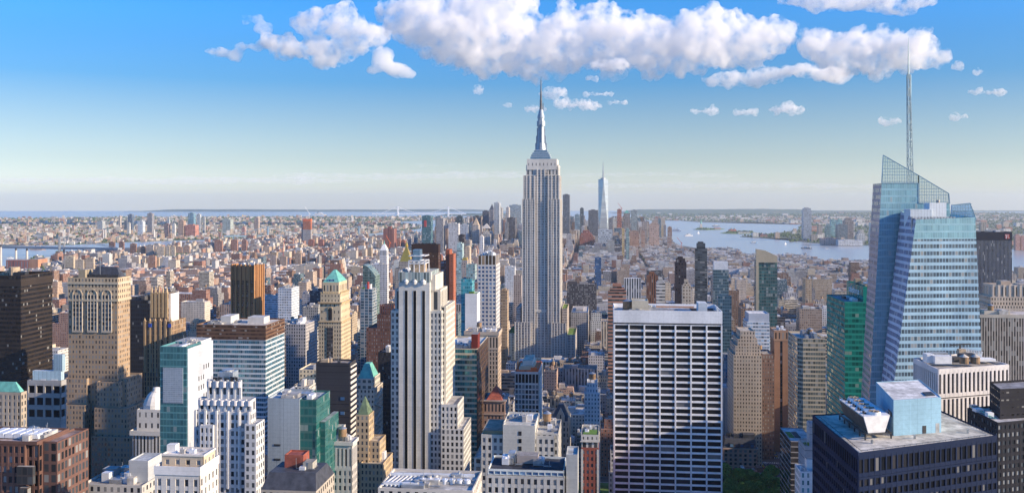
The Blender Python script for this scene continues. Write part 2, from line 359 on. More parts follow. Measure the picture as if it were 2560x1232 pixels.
        for k, (fk, o, d, n, t0, t1, za, zb) in enumerate(panes):
            if k < parts:
                if proto is None: proto = UNIT_MESH[pane]
                w = bpy.data.objects.new(win, proto); S.collection.objects.link(w); w.parent = s.root
                q = p-.05
                w.location = (o[0]+d[0]*t0-n[0]*q, o[1]+d[1]*t0-n[1]*q, za)
                w.rotation_euler = (0, 0, math.atan2(d[1], d[0])); w.scale = (t1-t0, .12, zb-za)
            else:
                c = [(o[0]+d[0]*t-n[0]*q, o[1]+d[1]*t-n[1]*q) for t, q in ((t0, p-.05), (t1, p-.05), (t1, p+.07), (t0, p+.07))]
                rest.prism(c, za, zb, ps, None, .5)
        if rest.f: tag(rest.build(win, pane, s.root), kind='stuff')
UNIT_MESH = {}
for _p in ('pane_dark', 'pane_office', 'pane_blue'):
    _o = UNIT.build('window', _p); UNIT_MESH[_p] = _o.data; bpy.data.objects.remove(_o)
def poly_building(name, label, cat, pts, k, vbot, short, spec, roof, z0=0.0, parapet=1.0, part='wall'):
    """A building whose roof outline is known corner by corner (picture positions), with its roof k metres below the eye; local frame = world axes at its first corner."""
    w = [((u-CX)/(v-CY)*k, F*k/(v-CY)) for u, v in pts]
    b = B.__new__(B); b.a, b.ca, b.sa = 0.0, 1.0, 0.0; b.p = Vector((w[0][0], w[0][1], 0)); b.Y = w[0][1]; b.W = b.D = 0
    b.root = empty(name, b.p); tag(b.root, label, cat)
    b.poly = [(x-b.p.x, y-b.p.y) for x, y in w]; b.h = H-k
    b.rec = dict(u0=min(p[0] for p in pts), u1=max(p[0] for p in pts), Y=min(q[1] for q in w), vbot=vbot, vtop=min(p[1] for p in pts), short=short, top=0, n=0, spread=0, fp=[to_grid(*q) for q in w])
    HEROES.append(b.rec)
    if spec:
        mb = MB(); mb.prism(b.poly, z0, b.h-parapet, spec, roof, None, None, parapet); b.add(part, mb)
    b.k = k
    b.on = lambda u, v, dz=0.0: Vector(((u-CX)/(v-CY)*(k-dz)-b.p.x, F*(k-dz)/(v-CY)-b.p.y, H-k+dz))
    return b
# ------------------------------------------------------------------ the setting: water, land, hills
def flat(name, pts, z, mat, kind='structure', skirt=0.0):
    bm = bmesh.new(); vs = [bm.verts.new((x, y, z)) for x, y in pts]
    f = bm.faces.new(vs); bmesh.ops.triangulate(bm, faces=[f])
    bm.normal_update()
    for f in bm.faces:
        if f.normal.z < 0: f.normal_flip()
    if skirt:
        n = len(pts)
        lo = [bm.verts.new((x, y, z-skirt)) for x, y in pts]
        for i in range(n): bm.faces.new((vs[i], lo[i], lo[(i+1) % n], vs[(i+1) % n]))
    me = bpy.data.meshes.new(name); bm.to_mesh(me); bm.free(); me.materials.append(MATS[mat])
    return tag(link(name, me), kind=kind)
def make_water():
    m, nt, b = new_mat('water'); L = nt.links.new
    geo = N(nt, 'ShaderNodeNewGeometry'); n = N(nt, 'ShaderNodeTexNoise'); n.inputs['Scale'].default_value = .012; n.inputs['Detail'].default_value = 8; n.inputs['Roughness'].default_value = .7
    mp = N(nt, 'ShaderNodeMapping'); mp.inputs['Scale'].default_value = (1, .35, 1); L(geo.outputs['Position'], mp.inputs[0]); L(mp.outputs[0], n.inputs['Vector'])
    n2 = N(nt, 'ShaderNodeTexNoise'); n2.inputs['Scale'].default_value = .0012; n2.inputs['Detail'].default_value = 4; L(mp.outputs[0], n2.inputs['Vector'])
    L(mixc(nt, n2.outputs[0], (.36, .38, .385), (.42, .43, .43)), b.inputs['Base Color'])
    bp = N(nt, 'ShaderNodeBump'); bp.inputs['Strength'].default_value = .04; bp.inputs['Distance'].default_value = 1; L(n.outputs[0], bp.inputs['Height']); L(bp.outputs[0], b.inputs['Normal'])
    b.inputs['Roughness'].default_value = .22; b.inputs['Specular IOR Level'].default_value = .5
def make_land(name, cols, scales, rough=.95):
    m, nt, b = new_mat(name); L = nt.links.new; geo = N(nt, 'ShaderNodeNewGeometry'); c = None
    for i, (col, sc, lo, hi) in enumerate(zip(cols[1:], scales, (.45, .5, .52), (.55, .6, .6))):
        n = N(nt, 'ShaderNodeTexNoise'); n.inputs['Scale'].default_value = sc; n.inputs['Detail'].default_value = 5; L(geo.outputs['Position'], n.inputs['Vector'])
        mr = N(nt, 'ShaderNodeMapRange'); mr.inputs[1].default_value = lo; mr.inputs[2].default_value = hi; L(n.outputs[0], mr.inputs[0])
        c = mixc(nt, mr.outputs[0], c if c is not None else cols[0], col)
    L(c, b.inputs['Base Color']); b.inputs['Roughness'].default_value = rough
make_water()
make_land('asphalt', [(.08, .08, .082), (.11, .11, .11), (.06, .06, .062)], (.05, .6))
make_land('paving', [(.24, .23, .22), (.30, .29, .27), (.19, .18, .17)], (.08, .7))
make_land('outer_land', [(.13, .14, .09), (.05, .09, .03), (.19, .16, .12), (.045, .08, .03)], (.0016, .006, .004))
make_land('hill_green', [(.04, .09, .045), (.07, .125, .06), (.11, .13, .09)], (.002, .004))
make_land('port_land', [(.34, .32, .29), (.28, .20, .15), (.10, .13, .06)], (.004, .003))
make_land('park_grass', [(.09, .17, .03), (.07, .12, .025), (.13, .20, .05)], (.01, .05))
def pix_poly(pts): return [tuple(ground(u, v))[:2] for u, v in pts]
FAR = 26300.0
flat('sea', [(-21000, -2500), (21000, -2500), (21000, FAR), (-21000, FAR)], -2.0, 'water')
MANH = [(3600, -1800), (-3600, -1800), (-3600, 2400)] + pix_poly([(-250, 680), (0, 668), (90, 655), (165, 634), (270, 622), (440, 612), (600, 606), (760, 602), (900, 599), (1000, 592), (1150, 584), (1300, 581), (1480, 581), (1560, 584), (1640, 592), (1690, 612), (1760, 622), (1830, 631), (1960, 642), (2080, 652), (2200, 659), (2400, 674), (2560, 690), (2900, 722)])
BROOK = pix_poly([(-420, 627), (0, 614), (170, 611), (280, 606), (450, 600), (640, 596), (800, 592), (880, 588), (950, 581), (1000, 577), (1053, 571), (1050, 563), (990, 558), (1010, 553), (1060, 551), (1130, 549), (1160, 546.5), (1130, 544.3), (1100, 543.5), (990, 541.5), (640, 541), (330, 543), (100, 546), (0, 547), (-420, 549)])
JERSEY = pix_poly([(1555, 550.5), (1700, 551), (1745, 555), (1900, 555.5), (2010, 561.5), (1995, 567), (2000, 574), (1935, 583), (1890, 586), (1850, 591), (1900, 594), (1990, 597), (1992, 602), (2040, 607), (2100, 612), (2200, 612), (2300, 614), (2420, 617), (2560, 623), (2900, 640)]) + [(9200, 5200), (12500, FAR-40), (4200, FAR-40)] + pix_poly([(1680, 530), (1590, 541)])
flat('manhattan_ground', MANH, 0.0, 'asphalt', skirt=2.5)
flat('brooklyn_ground', BROOK, 0.0, 'outer_land', skirt=2.5)
flat('jersey_ground', JERSEY, 0.0, 'outer_land', skirt=2.5)
def island(name, pts, mat='park_grass'): return flat(name, pix_poly(pts), 0.0, mat, skirt=2.5)
island('statue_island', [(1733, 573.5), (1765, 574.5), (1800, 573.5), (1812, 572), (1800, 570.5), (1760, 569.6), (1742, 571)])
island('harbour_island', [(1800, 583), (1830, 584), (1885, 584), (1891, 581), (1860, 578), (1822, 577.5)])
island('bay_island', [(1150, 547), (1215, 548), (1300, 549), (1300, 545), (1200, 544)], 'outer_land')
def ridge(name, u0, u1, Y, vtop, amp, seed, thick=2500, vb=None):
    """A long hill: a rounded crest line whose height follows the skyline."""
    R = random.Random(seed); n = 70; bm = bmesh.new(); rows = []
    ph = [R.uniform(0, 6.3) for _ in range(6)]
    for i in range(n+1):
        t = i/n; u = u0+(u1-u0)*t
        w = sum(math.sin(t*(3+4*k)*2+ph[k])/(k+1.2) for k in range(6))/2.2
        env = min(1, t/.12, (1-t)/.12); env = env*env*(3-2*env)
        hgt = max(2.0, (H-(vtop-CY)/F*Y)*env*(1+amp*w))
        row = []
        for j, (q, hh) in enumerate(((-.5, 0), (-.3, .55), (-.12, .92), (0, 1), (.2, .8), (.5, 0))):
            y = Y+q*thick; row.append(bm.verts.new(((u-CX)/F*Y, y, -2.2 if hh == 0 else hgt*hh+R.uniform(-.02, .02)*hgt)))
        rows.append(row)
    for i in range(n):
        for j in range(5): bm.faces.new((rows[i][j], rows[i+1][j], rows[i+1][j+1], rows[i][j+1]))
    me = bpy.data.meshes.new(name); bm.to_mesh(me); bm.free(); me.materials.append(MATS['hill_green'])
    return tag(link(name, me), kind='structure')
ridge('hills', 330, 1290, 25000, 523.5, .22, 3, 2000)
ridge('hills', 1540, 2050, 20500, 523.0, .12, 5, 4200)
ridge('hills', 1100, 1300, 17500, 533, .15, 11, 1500)
ridge('hills', 1900, 2760, 25200, 526.0, .10, 8, 1900)
# pavement blocks between the avenues and the streets
AVES = [-2300, -2040, -1780, -1520, -1290, -1075, -865, -660, -525, -395, -265, -136, 165, 445, 690, 940, 1190, 1440, 1700]
AVE_W, ST_W, ST0, ST_D = 24.0, 15.0, 37.0, 80.5
def inside(poly, x, y):
    c = False; j = len(poly)-1
    for i in range(len(poly)):
        xi, yi = poly[i]; xj, yj = poly[j]
        if (yi > y) != (yj > y) and x < (xj-xi)*(y-yi)/(yj-yi)+xi: c = not c
        j = i
    return c
PARK = (-112, 153, ST0+ST_D*8+ST_W/2, ST0+ST_D*10-ST_W/2)         # the park by the avenue (g0, g1, h0, h1)
BLOCKS = []
mb = MB()
for i in range(len(AVES)-1):
    g0, g1 = AVES[i]+AVE_W/2, AVES[i+1]-AVE_W/2
    if AVES[i] == -136: g0 += 2; 
    for k in range(0, 96):
        h0, h1 = ST0+ST_D*k+ST_W/2, ST0+ST_D*(k+1)-ST_W/2
        x, y = from_grid((g0+g1)/2, (h0+h1)/2)
        if y < 60 or not inside(MANH, x, y): continue
        cs = [from_grid(*q) for q in ((g0, h0), (g1, h0), (g1, h1), (g0, h1))]
        if not all(inside(MANH, *c) for c in cs): 
            if not inside(MANH, x, y): continue
        BLOCKS.append((g0, g1, h0, h1))
        mb.prism(cs, 0.002, .15, plain((.2, .2, .2)))
tag(mb.build('pavement', 'paving'), kind='structure')
def markings():
    mb = MB(); g = AVES[12]; wp = plain((.7, .7, .68))
    def rect(g0, g1, h0, h1): mb.face([(*from_grid(*q), .012) for q in ((g0, h0), (g1, h0), (g1, h1), (g0, h1))], wp)
    for k in range(5, 22):
        hc = ST0+ST_D*k
        for side in (-1, 1):
            h0 = hc+side*(ST_W/2+2.2)
            for i in range(13): rect(g-AVE_W/2+1+i*1.8, g-AVE_W/2+1.7+i*1.8, h0-1.6, h0+1.6)
        for ln in (-6, -2, 2, 6):
            q = hc+ST_W/2+6
            while q < hc+ST_D-ST_W/2-6: rect(g+ln*1.0-.07, g+ln*1.0+.07, q, q+3); q += 9
    return tag(mb.build('road_markings', 'white_paint'), kind='structure')
markings()
# ------------------------------------------------------------------ the buildings one can name apart, from the left edge to the right
GL = lambda c, **k: sp(c.pop('wall', (.1, .12, .13)) if isinstance(c, dict) else c, **k)
LIME = (.52, .47, .40); TAN = (.46, .34, .22); CREAM = (.60, .52, .38); WHITE = (.68, .67, .64); BRICK = (.32, .13, .08); BROWN = (.20, .12, .08)
# bronze glass slab at the left edge
b = B('office_tower', 'dark bronze glass slab tower cut by the left edge of the picture', 'office tower', -90, 52, 780, 960, 'the bronze slab at the edge', depth=46)
D = b.yd(131); z = b.z(690, b.W)
BRZ = sp((.036, .027, .022), (.026, .025, .027), 1.6, 3.9, 1, .55, .35, .3, .04)
b.tier('wall', 0, b.W, 0, D, 0, z-2, BRZ, (.14, .11, .08), 2.5)
b.tier('cornice_band', -.4, b.W+.4, -.4, D+.4, z-9, z-4, plain((.04, .03, .024), .4))
b.rooftop(4, b.W-4, 4, D-4, z-2, 4, 0, 3, 5, ('metal_dark', 'stone_tan', 'roof_tar'))
mb = MB(); mb.cyl(b.x(36, 24), 24, 4.6, z-2, z+6, plain((.2, .15, .1)), n=16); b.add('drum', mb, 'stone_tan')
# stone block with a green hipped roof, far left
b = B('stone_building', 'small tan stone block with a dull green hipped roof, bottom left edge', 'office building', -60, 52, 560, 1050, 'the green hipped stone block', depth=30)
D = min(40, b.yd(67)); z = b.z(985, b.W)
b.lattice('wall', 0, b.W, 0, D, 0, z, sp((.40, .34, .27), cw=3.0, ch=4.1, fw=.45, fh=.6), 'fr', .4, 60)
b.hip('roof', 1, b.W-1, 1, D-1, z+1, z+7, 'copper_green', (.7, .2))
# grey block with big dark windows
b = B('office_building', 'grey concrete block with big square dark windows and a pale blue roof house', 'office building', 68, 152, 600, 1055, 'the grey block with square windows', depth=34)
z = b.z(958, b.W*.5); D = b.yd(166)
b.tier('wall', 0, b.W, 0, D, 0, z-24, sp((.34, .33, .32), cw=40, ch=3.6, fw=.0, fh=0), (.5, .5, .5))
b.lattice('upper_wall', 0, b.W, 0, D, z-24, z, sp((.38, .37, .36), cw=b.W/4.02, ch=8, fw=.78, fh=.62), 'fr', .8, 40, 'pane_dark', parapet=2, roof=(.45, .5, .52))
b.tier('roof_house', b.W*.1, b.W*.95, D*.35, D*.9, z-.3, z+8, sp((.42, .56, .62), cw=3, ch=9, fw=.04, fh=1), (.6, .64, .66))
b.tier('stair_house', b.W*.72, b.W-.4, D*.36, D*.89, z+8, z+19, sp((.30, .42, .50), cw=1.2, ch=20, fw=.12, fh=1), (.4, .45, .5))
b.rooftop(2, b.W-2, 1, D*.3, z, 3, 0, 5, 3)
# ornate tan skyscraper with dark hip roof
b = B('skyscraper', 'tall tan stone tower with arched top windows and a dark hipped roof', 'skyscraper', 171, 294, 672, 1232, 'the tan arched tower', depth=40)
W = b.W; D = b.yd(325); z = b.z(692, W*.5); S1 = sp((.38, .275, .18), (.07, .075, .08), 2.55, 3.75, .42, .55, 0, 0, .42)
b.tier('wall', 0, W, 0, D, 0, z-17, S1)
b.tier('crown', -.35, W+.35, -.35, D+.35, z-17, z-2, sp((.48, .38, .26), (.05, .05, .055), 2.6, 4.2, .42, .5), (.3, .27, .22), 1.6)
b.tier('cornice', -.9, W+.9, -.9, D+.9, z-5.5, z-4.2, plain((.50, .44, .34)))
b.tier('stone_band', -.7, W+.7, -.7, D+.7, z-18.2, z-16.8, plain((.5, .42, .3)))
for uu in (194.5, 231.5, 267.5):                         # tall arched bays
    xc = b.x(uu); mb = MB()
    for x0, x1 in ((-3.9, -3.5), (-1.5, -1.2), (1.2, 1.5), (3.5, 3.9)): mb.box(xc+x0, xc+x1, -.75, .2, z-40, z-13, plain((.46, .42, .36)))
    mb.box(xc-4.1, xc+4.1, -.8, .2, z-41.4, z-40, plain((.46, .40, .32)))
    for k in range(9):
        a0, a1 = math.pi*k/9, math.pi*(k+1)/9
        mb.bar((xc+3.6*math.cos(a0), -.6, z-13+3.6*math.sin(a0)), (xc+3.6*math.cos(a1), -.6, z-13+3.6*math.sin(a1)), .5, plain((.47, .40, .31)))
    f = b.add('arched_bay', mb)
    for xx in (-3.4, -1.05, 1.55): mb = MB(); mb.box(xc+xx, xc+xx+1.9, -.45, .1, z-39.8, z-13.2, sp((.38, .32, .25), (.06, .07, .08), 1.9, 3.3, .96, .66, 0, 0, .2)); mb.build('tall_window', 'facade', f)
for xx in np.linspace(2.4, W-2.4, 11):                    # narrow piers on the shaft
    pass
b.hip('roof', W*.30, W*.99, 5, D-3, z-2, z+7, 'slate', (.6, .15))
b.tier('roof_house', W*.14, W*.28, 4, 14, z-2, z+5, plain((.35, .3, .22)))
mb = MB()
for i in range(16): mb.cyl(W*.36+i*1.6, 2.2, .6, z-1, z+1.8, plain((.05, .06, .1)), n=8)
b.add('vent_row', mb, 'metal_dark'); mb = MB(); mb.bar((W*.57, 5, z), (W*.57, 5, z+14), .35, plain((.5, .5, .5))); b.add('flagpole', mb, 'metal_grey')
S2 = sp((.38, .28, .195), (.07, .075, .08), 2.55, 3.75, .42, .55, 0, 0, .42); dz = lambda v, y=0: b.z(v, W*.4, y)
b.tier('wing', b.x(163, -3), b.x(217, -3), -3, D+5, 0, dz(950, -3), S2, (.3, .26, .2), 1.2)
b.tier('wing', b.x(242, -4), b.x(297, -4), -4, D+5, 0, dz(957, -4), S2, (.3, .26, .2), 1.2)
b.tier('wing', W-8, W+6.5, 1.5, D+6, 0, dz(947, 2), S2, (.3, .26, .2), 1.2)
b.tier('lower_wing', b.x(157, -8), b.x(212, -8), -8, D+9, 0, dz(1016, -8), S2, (.3, .26, .2), 1.2)
b.tier('lower_wing', b.x(236, -10), b.x(318, -10), -10, D+9, 0, dz(1022, -10), S2, (.3, .26, .2), 1.2)
b.tier('base_wing', b.x(228, -16), b.x(325, -16), -16, D+12, 0, dz(1093, -16), S2, (.3, .26, .2), 1.2)
# dark slab behind
b = B('office_tower', 'plain near-black slab between the tan arched tower and the gothic crown tower', 'office tower', 300, 374, 800, 985, 'the black slab behind', depth=40)
z = b.z(753); b.tier('wall', 0, b.W, 0, 40, 0, z, sp((.02, .022, .03), (.03, .03, .035), 1.6, 3.8, .8, .6, .2, .5, .06), (.06, .06, .07), 1.5)
b.rooftop(2, b.W-2, 3, 36, z, 4, 0, 2, 4, ('metal_dark', 'roof_tar'))
# gothic crown tower
b = B('skyscraper', 'slender tan brick tower with a gothic pinnacled crown and a blank white side wall', 'skyscraper', 360, 430, 720, 1010, 'the gothic crown tower', depth=26)
W = b.W; z1 = b.z(806); z2 = b.z(738); Sg = sp((.38, .26, .16), (.04, .04, .05), 2.4, 3.7, .42, .8, 0, 0, .2)
xs = [b.x(u) for u in (372, 412)]
D = 24
b.tier('wall', 0, W, 0, D, 0, z1, Sg, (.3, .25, .2), 1.2)
b.tier('upper_wall', xs[0], xs[1]+1, 3, 20, z1, z2, Sg, (.3, .25, .2), 1)
b.tier('side_wall', xs[1]+1, b.x(424, 3), 5, 19, z1, z2+1, plain((.72, .69, .64)), (.5, .5, .48))
for i in range(5):
    mb = MB(); xx = xs[0]+.9+(xs[1]-xs[0]-.8)*i/4
    mb.box(xx-.9, xx+.9, 2.4, 4.2, z2-18, z2+2, plain((.46, .34, .2))); mb.cyl(xx, 3.3, 1.2, z2+2, z2+7.5, plain((.5, .38, .24)), r2=.05, n=6)
    b.add('pinnacle', mb)
for i in range(6):
    xx = .8+(W-1.6)*i/5; mb = MB(); mb.box(xx-.8, xx+.8, -.7, .3, z1-40, z1+1.8, plain((.42, .3, .18))); mb.cyl(xx, -.2, .8, z1+1.8, z1+4, plain((.45, .33, .2)), r2=.05, n=6); b.add('buttress', mb)
for xx in (xs[0], W-3): 
    mb = MB(); mb.box(xx, xx+2.6, -.9, -.1, z1-3.5, z1-.5, plain((.03, .08, .4))); b.add('tile_panel', mb)
# white stone with dome, left of the teal glass tower
b = B('bank_building', 'small white stone classical block with columns and a stepped domed top', 'bank building', 327, 401, 620, 1165, 'the white domed block', depth=26)
W = b.W; D = 26; z = b.z(1078); b.lattice('wall', 0, W, 0, D, 0, z-18, sp((.44, .40, .36), cw=2.9, ch=4, fw=.45, fh=.6), 'fr', .4, 70)
b.tier('colonnade', .8, W-.8, .8, D-.8, z-18, z-2.5, sp((.66, .64, .6), (.06, .07, .08), 2.4, 16, .5, .95), (.6, .6, .58))
b.tier('cornice', -.6, W+.6, -.6, D+.6, z-2.5, z, plain((.68, .66, .62)), (.55, .54, .5), .8)
b.tier('attic', W*.13, W*.95, 3, D-3, z, z+14, sp((.66, .64, .6), cw=4, ch=6.5, fw=.3, fh=.45), (.6, .58, .55), .8)
mb = MB(); cx_, cy_ = W*.55, D/2
prof = [(7.6, 14), (7.5, 17), (6.6, 20), (5.2, 23), (3.4, 25.2), (2.2, 26), (2.0, 28), (.2, 28.5)]
for (r0, h0), (r1, h1) in zip(prof, prof[1:]): mb.cyl(cx_, cy_, r0*1.15, z+h0, z+h1, plain((.7, .69, .66)), r2=r1*1.15, n=16)
b.add('dome', mb)
# teal glass and white wall tower
b = B('office_tower', 'teal glass tower with a tall blank white side wall and railed roof', 'office tower', 400, 467, 560, 1130, 'the teal and white tower', depth=36)
W = b.W; D = b.yd(530); z = b.z(871, W)
b.tier('glass_front', 0, W, 0, D*.55, 0, z, sp((.10, .26, .28), (.07, .22, .25), 2.1, 4.1, .92, .8, .45, .6, .04), (.35, .36, .37), 1.2)
b.tier('white_wall', W*.97, W+.5, .6, D+.3, 0, z-.3, sp((.48, .51, .56), (.05, .05, .06), 7.4, 3.9, 0, 0), (.6, .6, .6))
b.tier('rear_wall', .1, W*.97, D*.55, D, 0, z+1.5, sp((.6, .62, .64), cw=3, ch=4, fw=.1, fh=.9), (.4, .42, .43))
for j in range(16):
    mb = MB(); yy = D*.42 if j % 3 else D*.62
    for k in range(3): mb.box(W+.35, W+.56, yy+k*3.4, yy+k*3.4+1.1, z-17-j*6.2, z-14-j*6.2, plain((.02, .03, .04)))
    b.add('window', mb, 'pane_dark')
b.tier('louvre_panel', W*.12, W*.86, -.3, .5, z-34, z-12, sp((.36, .42, .48), (.27, .33, .39), 1.6, 1.2, .85, .6, 0, .9, 0))
b.rooftop(1.5, W-1, 1, D-2, z, 6, 0, 8, 2.5)
# blue glass slab with a brown top band
b = B('office_tower', 'broad blue glass slab with white spandrels and a brown top band', 'office tower', 492, 664, 700, 1110, 'the blue slab with brown top', depth=43)
W = b.W; D = b.yd(711); z = b.z(815, W*.6)
SB = sp((.56, .61, .64), (.06, .18, .26), 1.7, 3.75, .95, .60, .40, .35, .16)
b.tier('wall', 0, W, 0, D, 0, z-10.5, SB)
b.tier('top_band', -.2, W+.2, -.2, D+.2, z-10.5, z, sp((.17, .10, .065), (.07, .04, .03), 1.7, 3.2, 1, .45, 0, .2), (.62, .58, .53), 1.0)
b.tier('plant_house', W*.25, W*.4, D*.3, D*.7, z, z+6, plain((.5, .5, .48)), (.5, .5, .5)); b.tier('plant_house', W*.62, W*.86, D*.4, D*.7, z, z+5, plain((.55, .53, .5)), (.55, .55, .55))
b.rooftop(W*.03, W*.5, 3, D-3, z, 7, 0, 4, 3.2)
# bronze fluted tower
b = B('apartment_tower', 'bronze brown tower with tall fluted piers glowing orange in the sun', 'skyscraper', 580, 636, 1300, 790, 'the bronze fluted tower', depth=24, yaw=24)
W = b.W; D = b.yd(658); z = b.z(664, W*.5)
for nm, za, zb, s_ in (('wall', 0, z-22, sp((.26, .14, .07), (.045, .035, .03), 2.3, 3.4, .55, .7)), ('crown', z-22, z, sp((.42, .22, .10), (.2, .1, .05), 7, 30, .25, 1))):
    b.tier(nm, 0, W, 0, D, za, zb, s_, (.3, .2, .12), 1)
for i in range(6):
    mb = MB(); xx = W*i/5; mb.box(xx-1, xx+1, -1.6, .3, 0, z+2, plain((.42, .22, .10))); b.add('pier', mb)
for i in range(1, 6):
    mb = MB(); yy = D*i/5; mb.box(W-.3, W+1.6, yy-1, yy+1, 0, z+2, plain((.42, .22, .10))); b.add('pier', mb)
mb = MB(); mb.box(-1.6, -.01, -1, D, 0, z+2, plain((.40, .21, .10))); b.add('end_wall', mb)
b.rooftop(3, W-3, 3, D-3, z, 4, 0, 1, 4)
# white grid office and neighbours
b = B('office_building', 'white gridded office block left of the cream tower with green pyramid', 'office building', 695, 729, 1250, 800, 'the small white grid block', depth=30)
D = b.yd(748); z = b.z(722); b.tier('wall', 0, b.W, 0, D, 0, z, sp((.66, .68, .70), (.10, .16, .24), 2.4, 3.6, .6, .55), (.7, .7, .7), 1); b.rooftop(2, b.W-2, 2, D-2, z, 4, 0, 6)
b = B('apartment_tower', 'grey blue ribbed block behind the white grid office', 'office building', 640, 694, 1500, 760, 'the ribbed grey block', depth=30)
z = b.z(742); b.tier('wall', 0, b.W, 0, 30, 0, z, sp((.55, .58, .62), (.2, .26, .34), 3, 3.8, 1, .4), (.65, .65, .65), 1); b.rooftop(2, b.W-2, 2, 28, z, 4, 0, 16)
b = B('office_building', 'grey stone block with deep side court, left of the black slab', 'office building', 715, 764, 980, 910, 'the grey stone court block', depth=40)
z = b.z(812); b.tier('wall', 0, b.W, 0, 40, 0, z, sp((.44, .42, .42), (.05, .06, .07), 2.8, 3.6, .48, .6), (.5, .48, .46), 1); b.rooftop(2, b.W-2, 2, 38, z, 4, 1, 26)
# cream tower with green pyramid
b = B('skyscraper', 'cream stone tower with a bright green copper pyramid roof and balconied crown', 'skyscraper', 797, 853, 860, 908, 'the green pyramid tower', depth=30)
W = b.W; D = b.yd(877); z = lambda v: b.z(v, W*.5)
SC = sp((.54, .44, .29), (.045, .045, .05), 2.5, 3.8, .40, .55, 0, 0, .15)
b.tier('wall', 0, W, 0, D, 0, z(805), SC, (.5, .42, .3), 1)
b.tier('window_bay', W*.36, W*.64, -.5, .5, 0, z(818), sp((.10, .09, .085), (.03, .03, .035), 2, 3.8, .8, .6))
b.tier('middle_wall', W*.03, W*.97, .7, D-.7, z(805), z(757), sp((.56, .46, .31), (.05, .05, .05), 4.2, 6, .24, .4), (.5, .42, .3), 1)
b.tier('balcony', -.8, W+.8, -.8, D+.8, z(759), z(755), plain((.46, .32, .17)))
b.tier('cornice', -.6, W+.6, -.6, D+.6, z(806), z(803), plain((.50, .36, .2)))
b.tier('upper_wall', W*.06, W*.94, 1.2, D-1.2, z(757), z(736), sp((.56, .46, .31), (.05, .05, .05), 3, 4.5, .3, .4), (.5, .42, .3), .8)
b.tier('belfry', W*.14, W*.86, 2.6, D-2.6, z(736), z(707), sp((.56, .46, .31), (.05, .05, .05), 3.1, 11, .42, .5), (.5, .42, .3), .4)
mb = MB()
for t in np.linspace(0, 1, 9):
    for yy in (1.2, D-1.8): mb.box(W*.06+t*(W*.86), W*.06+t*(W*.86)+.7, yy, yy+.7, z(736), z(730), plain((.6, .46, .26)))
    mb.box(W*.93, W*.96, 1.2+t*(D-3), 1.9+t*(D-3), z(736), z(729), plain((.6, .46, .26)))
b.add('finial', mb)
mb = MB()                                                   # tall arched window
mb.box(W*.42, W*.58, -.1+.7-.25, .9, z(800), z(772), plain((.03, .03, .035))); mb.cyl(W*.5, .75, W*.08, z(772), z(771.9), plain((.03, .03, .03)))
for k in range(8):
    a0, a1 = math.pi*k/8, math.pi*(k+1)/8; r = W*.09
    mb.bar((W*.5+r*math.cos(a0), .4, z(772)+r*math.sin(a0)), (W*.5+r*math.cos(a1), .4, z(772)+r*math.sin(a1)), .8, plain((.5, .4, .26)))
b.add('arched_window', mb)
b.hip('roof', W*.14, W*.86, 2.6, D-2.6, z(706), z(677), 'copper_green', .12)
mb = MB()
for i in range(5): mb.box(W*.36+i*1.3, W*.36+i*1.3+.8, 3.4, 5, z(704), z(699), plain((.05, .1, .3)))
b.add('dormer_window', mb, 'pane_blue')
# black slab C2
b = B('office_tower', 'black boxy slab with a pale striped side and a flat rimmed roof', 'office tower', 790, 875, 560, 1095, 'the black boxy slab', depth=25)
W = b.W; D = b.yd(890); z = b.z(911, W*.5)
b.tier('wall', 0, W, 0, D, 0, z, sp((.045, .045, .052), (.03, .03, .036), 30, 4, 1, .08, 0, .15), (.34, .29, .25), 1.2)
b.tier('striped_side', W+.01, W+.5, .4, D-.4, 0, z-1, sp((.62, .58, .54), (.03, .03, .035), 30, 3.4, 1, .5, 0, 0, 0))
mb = MB()
for j in range(12): mb.box(W*.72, W*.84, -.25, .1, z-22-j*9, z-20-j*9, plain((.2, .24, .3)))
b.add('window', mb, 'pane_blue'); b.rooftop(1.5, W-1.5, 1.5, D-1.5, z, 3, 0, 31, 3, ('roof_tar', 'stone_tan'))
# grey panel and green glass building
b = B('office_building', 'pale grey panelled block with a green glass corner and roof plant', 'office building', 669, 749, 470, 1175, 'the grey panel and green glass block', depth=22)
W = b.W; z = b.z(1000, W*.5); D = 24
b.tier('wall', 0, W, 0, D, 0, z, sp((.30, .35, .39), (.23, .28, .32), 2.0, 30, .05, 1), (.42, .46, .5), 1)
GG = sp((.05, .14, .13), (.03, .17, .16), 2.0, 4.2, .9, .72, .4, .6, .08)
x2 = b.x(790); b.tier('glass_corner', W, x2, .5, D, 0, z-.5, GG, (.4, .42, .43), 1)
D2 = b.yd(818, x2); z2 = b.z(1075, x2)
b.tier('glass_wing', x2-.5, x2+.3, .2, D+4, 0, z2, GG); b.tier('rear_glass', x2+.3, x2+3, 6, D+6, 0, z2+3, GG, (.3, .34, .34))
mb = MB()
for j in range(9): mb.box(3.5, 7, -.2, .1, z-24-j*7.5, z-23-j*7.5, plain((.05, .05, .06)))
b.add('vent_slot', mb, 'metal_dark'); b.rooftop(1.5, x2-2, 1.5, D-2, z, 8, 0, 41, 2.6)
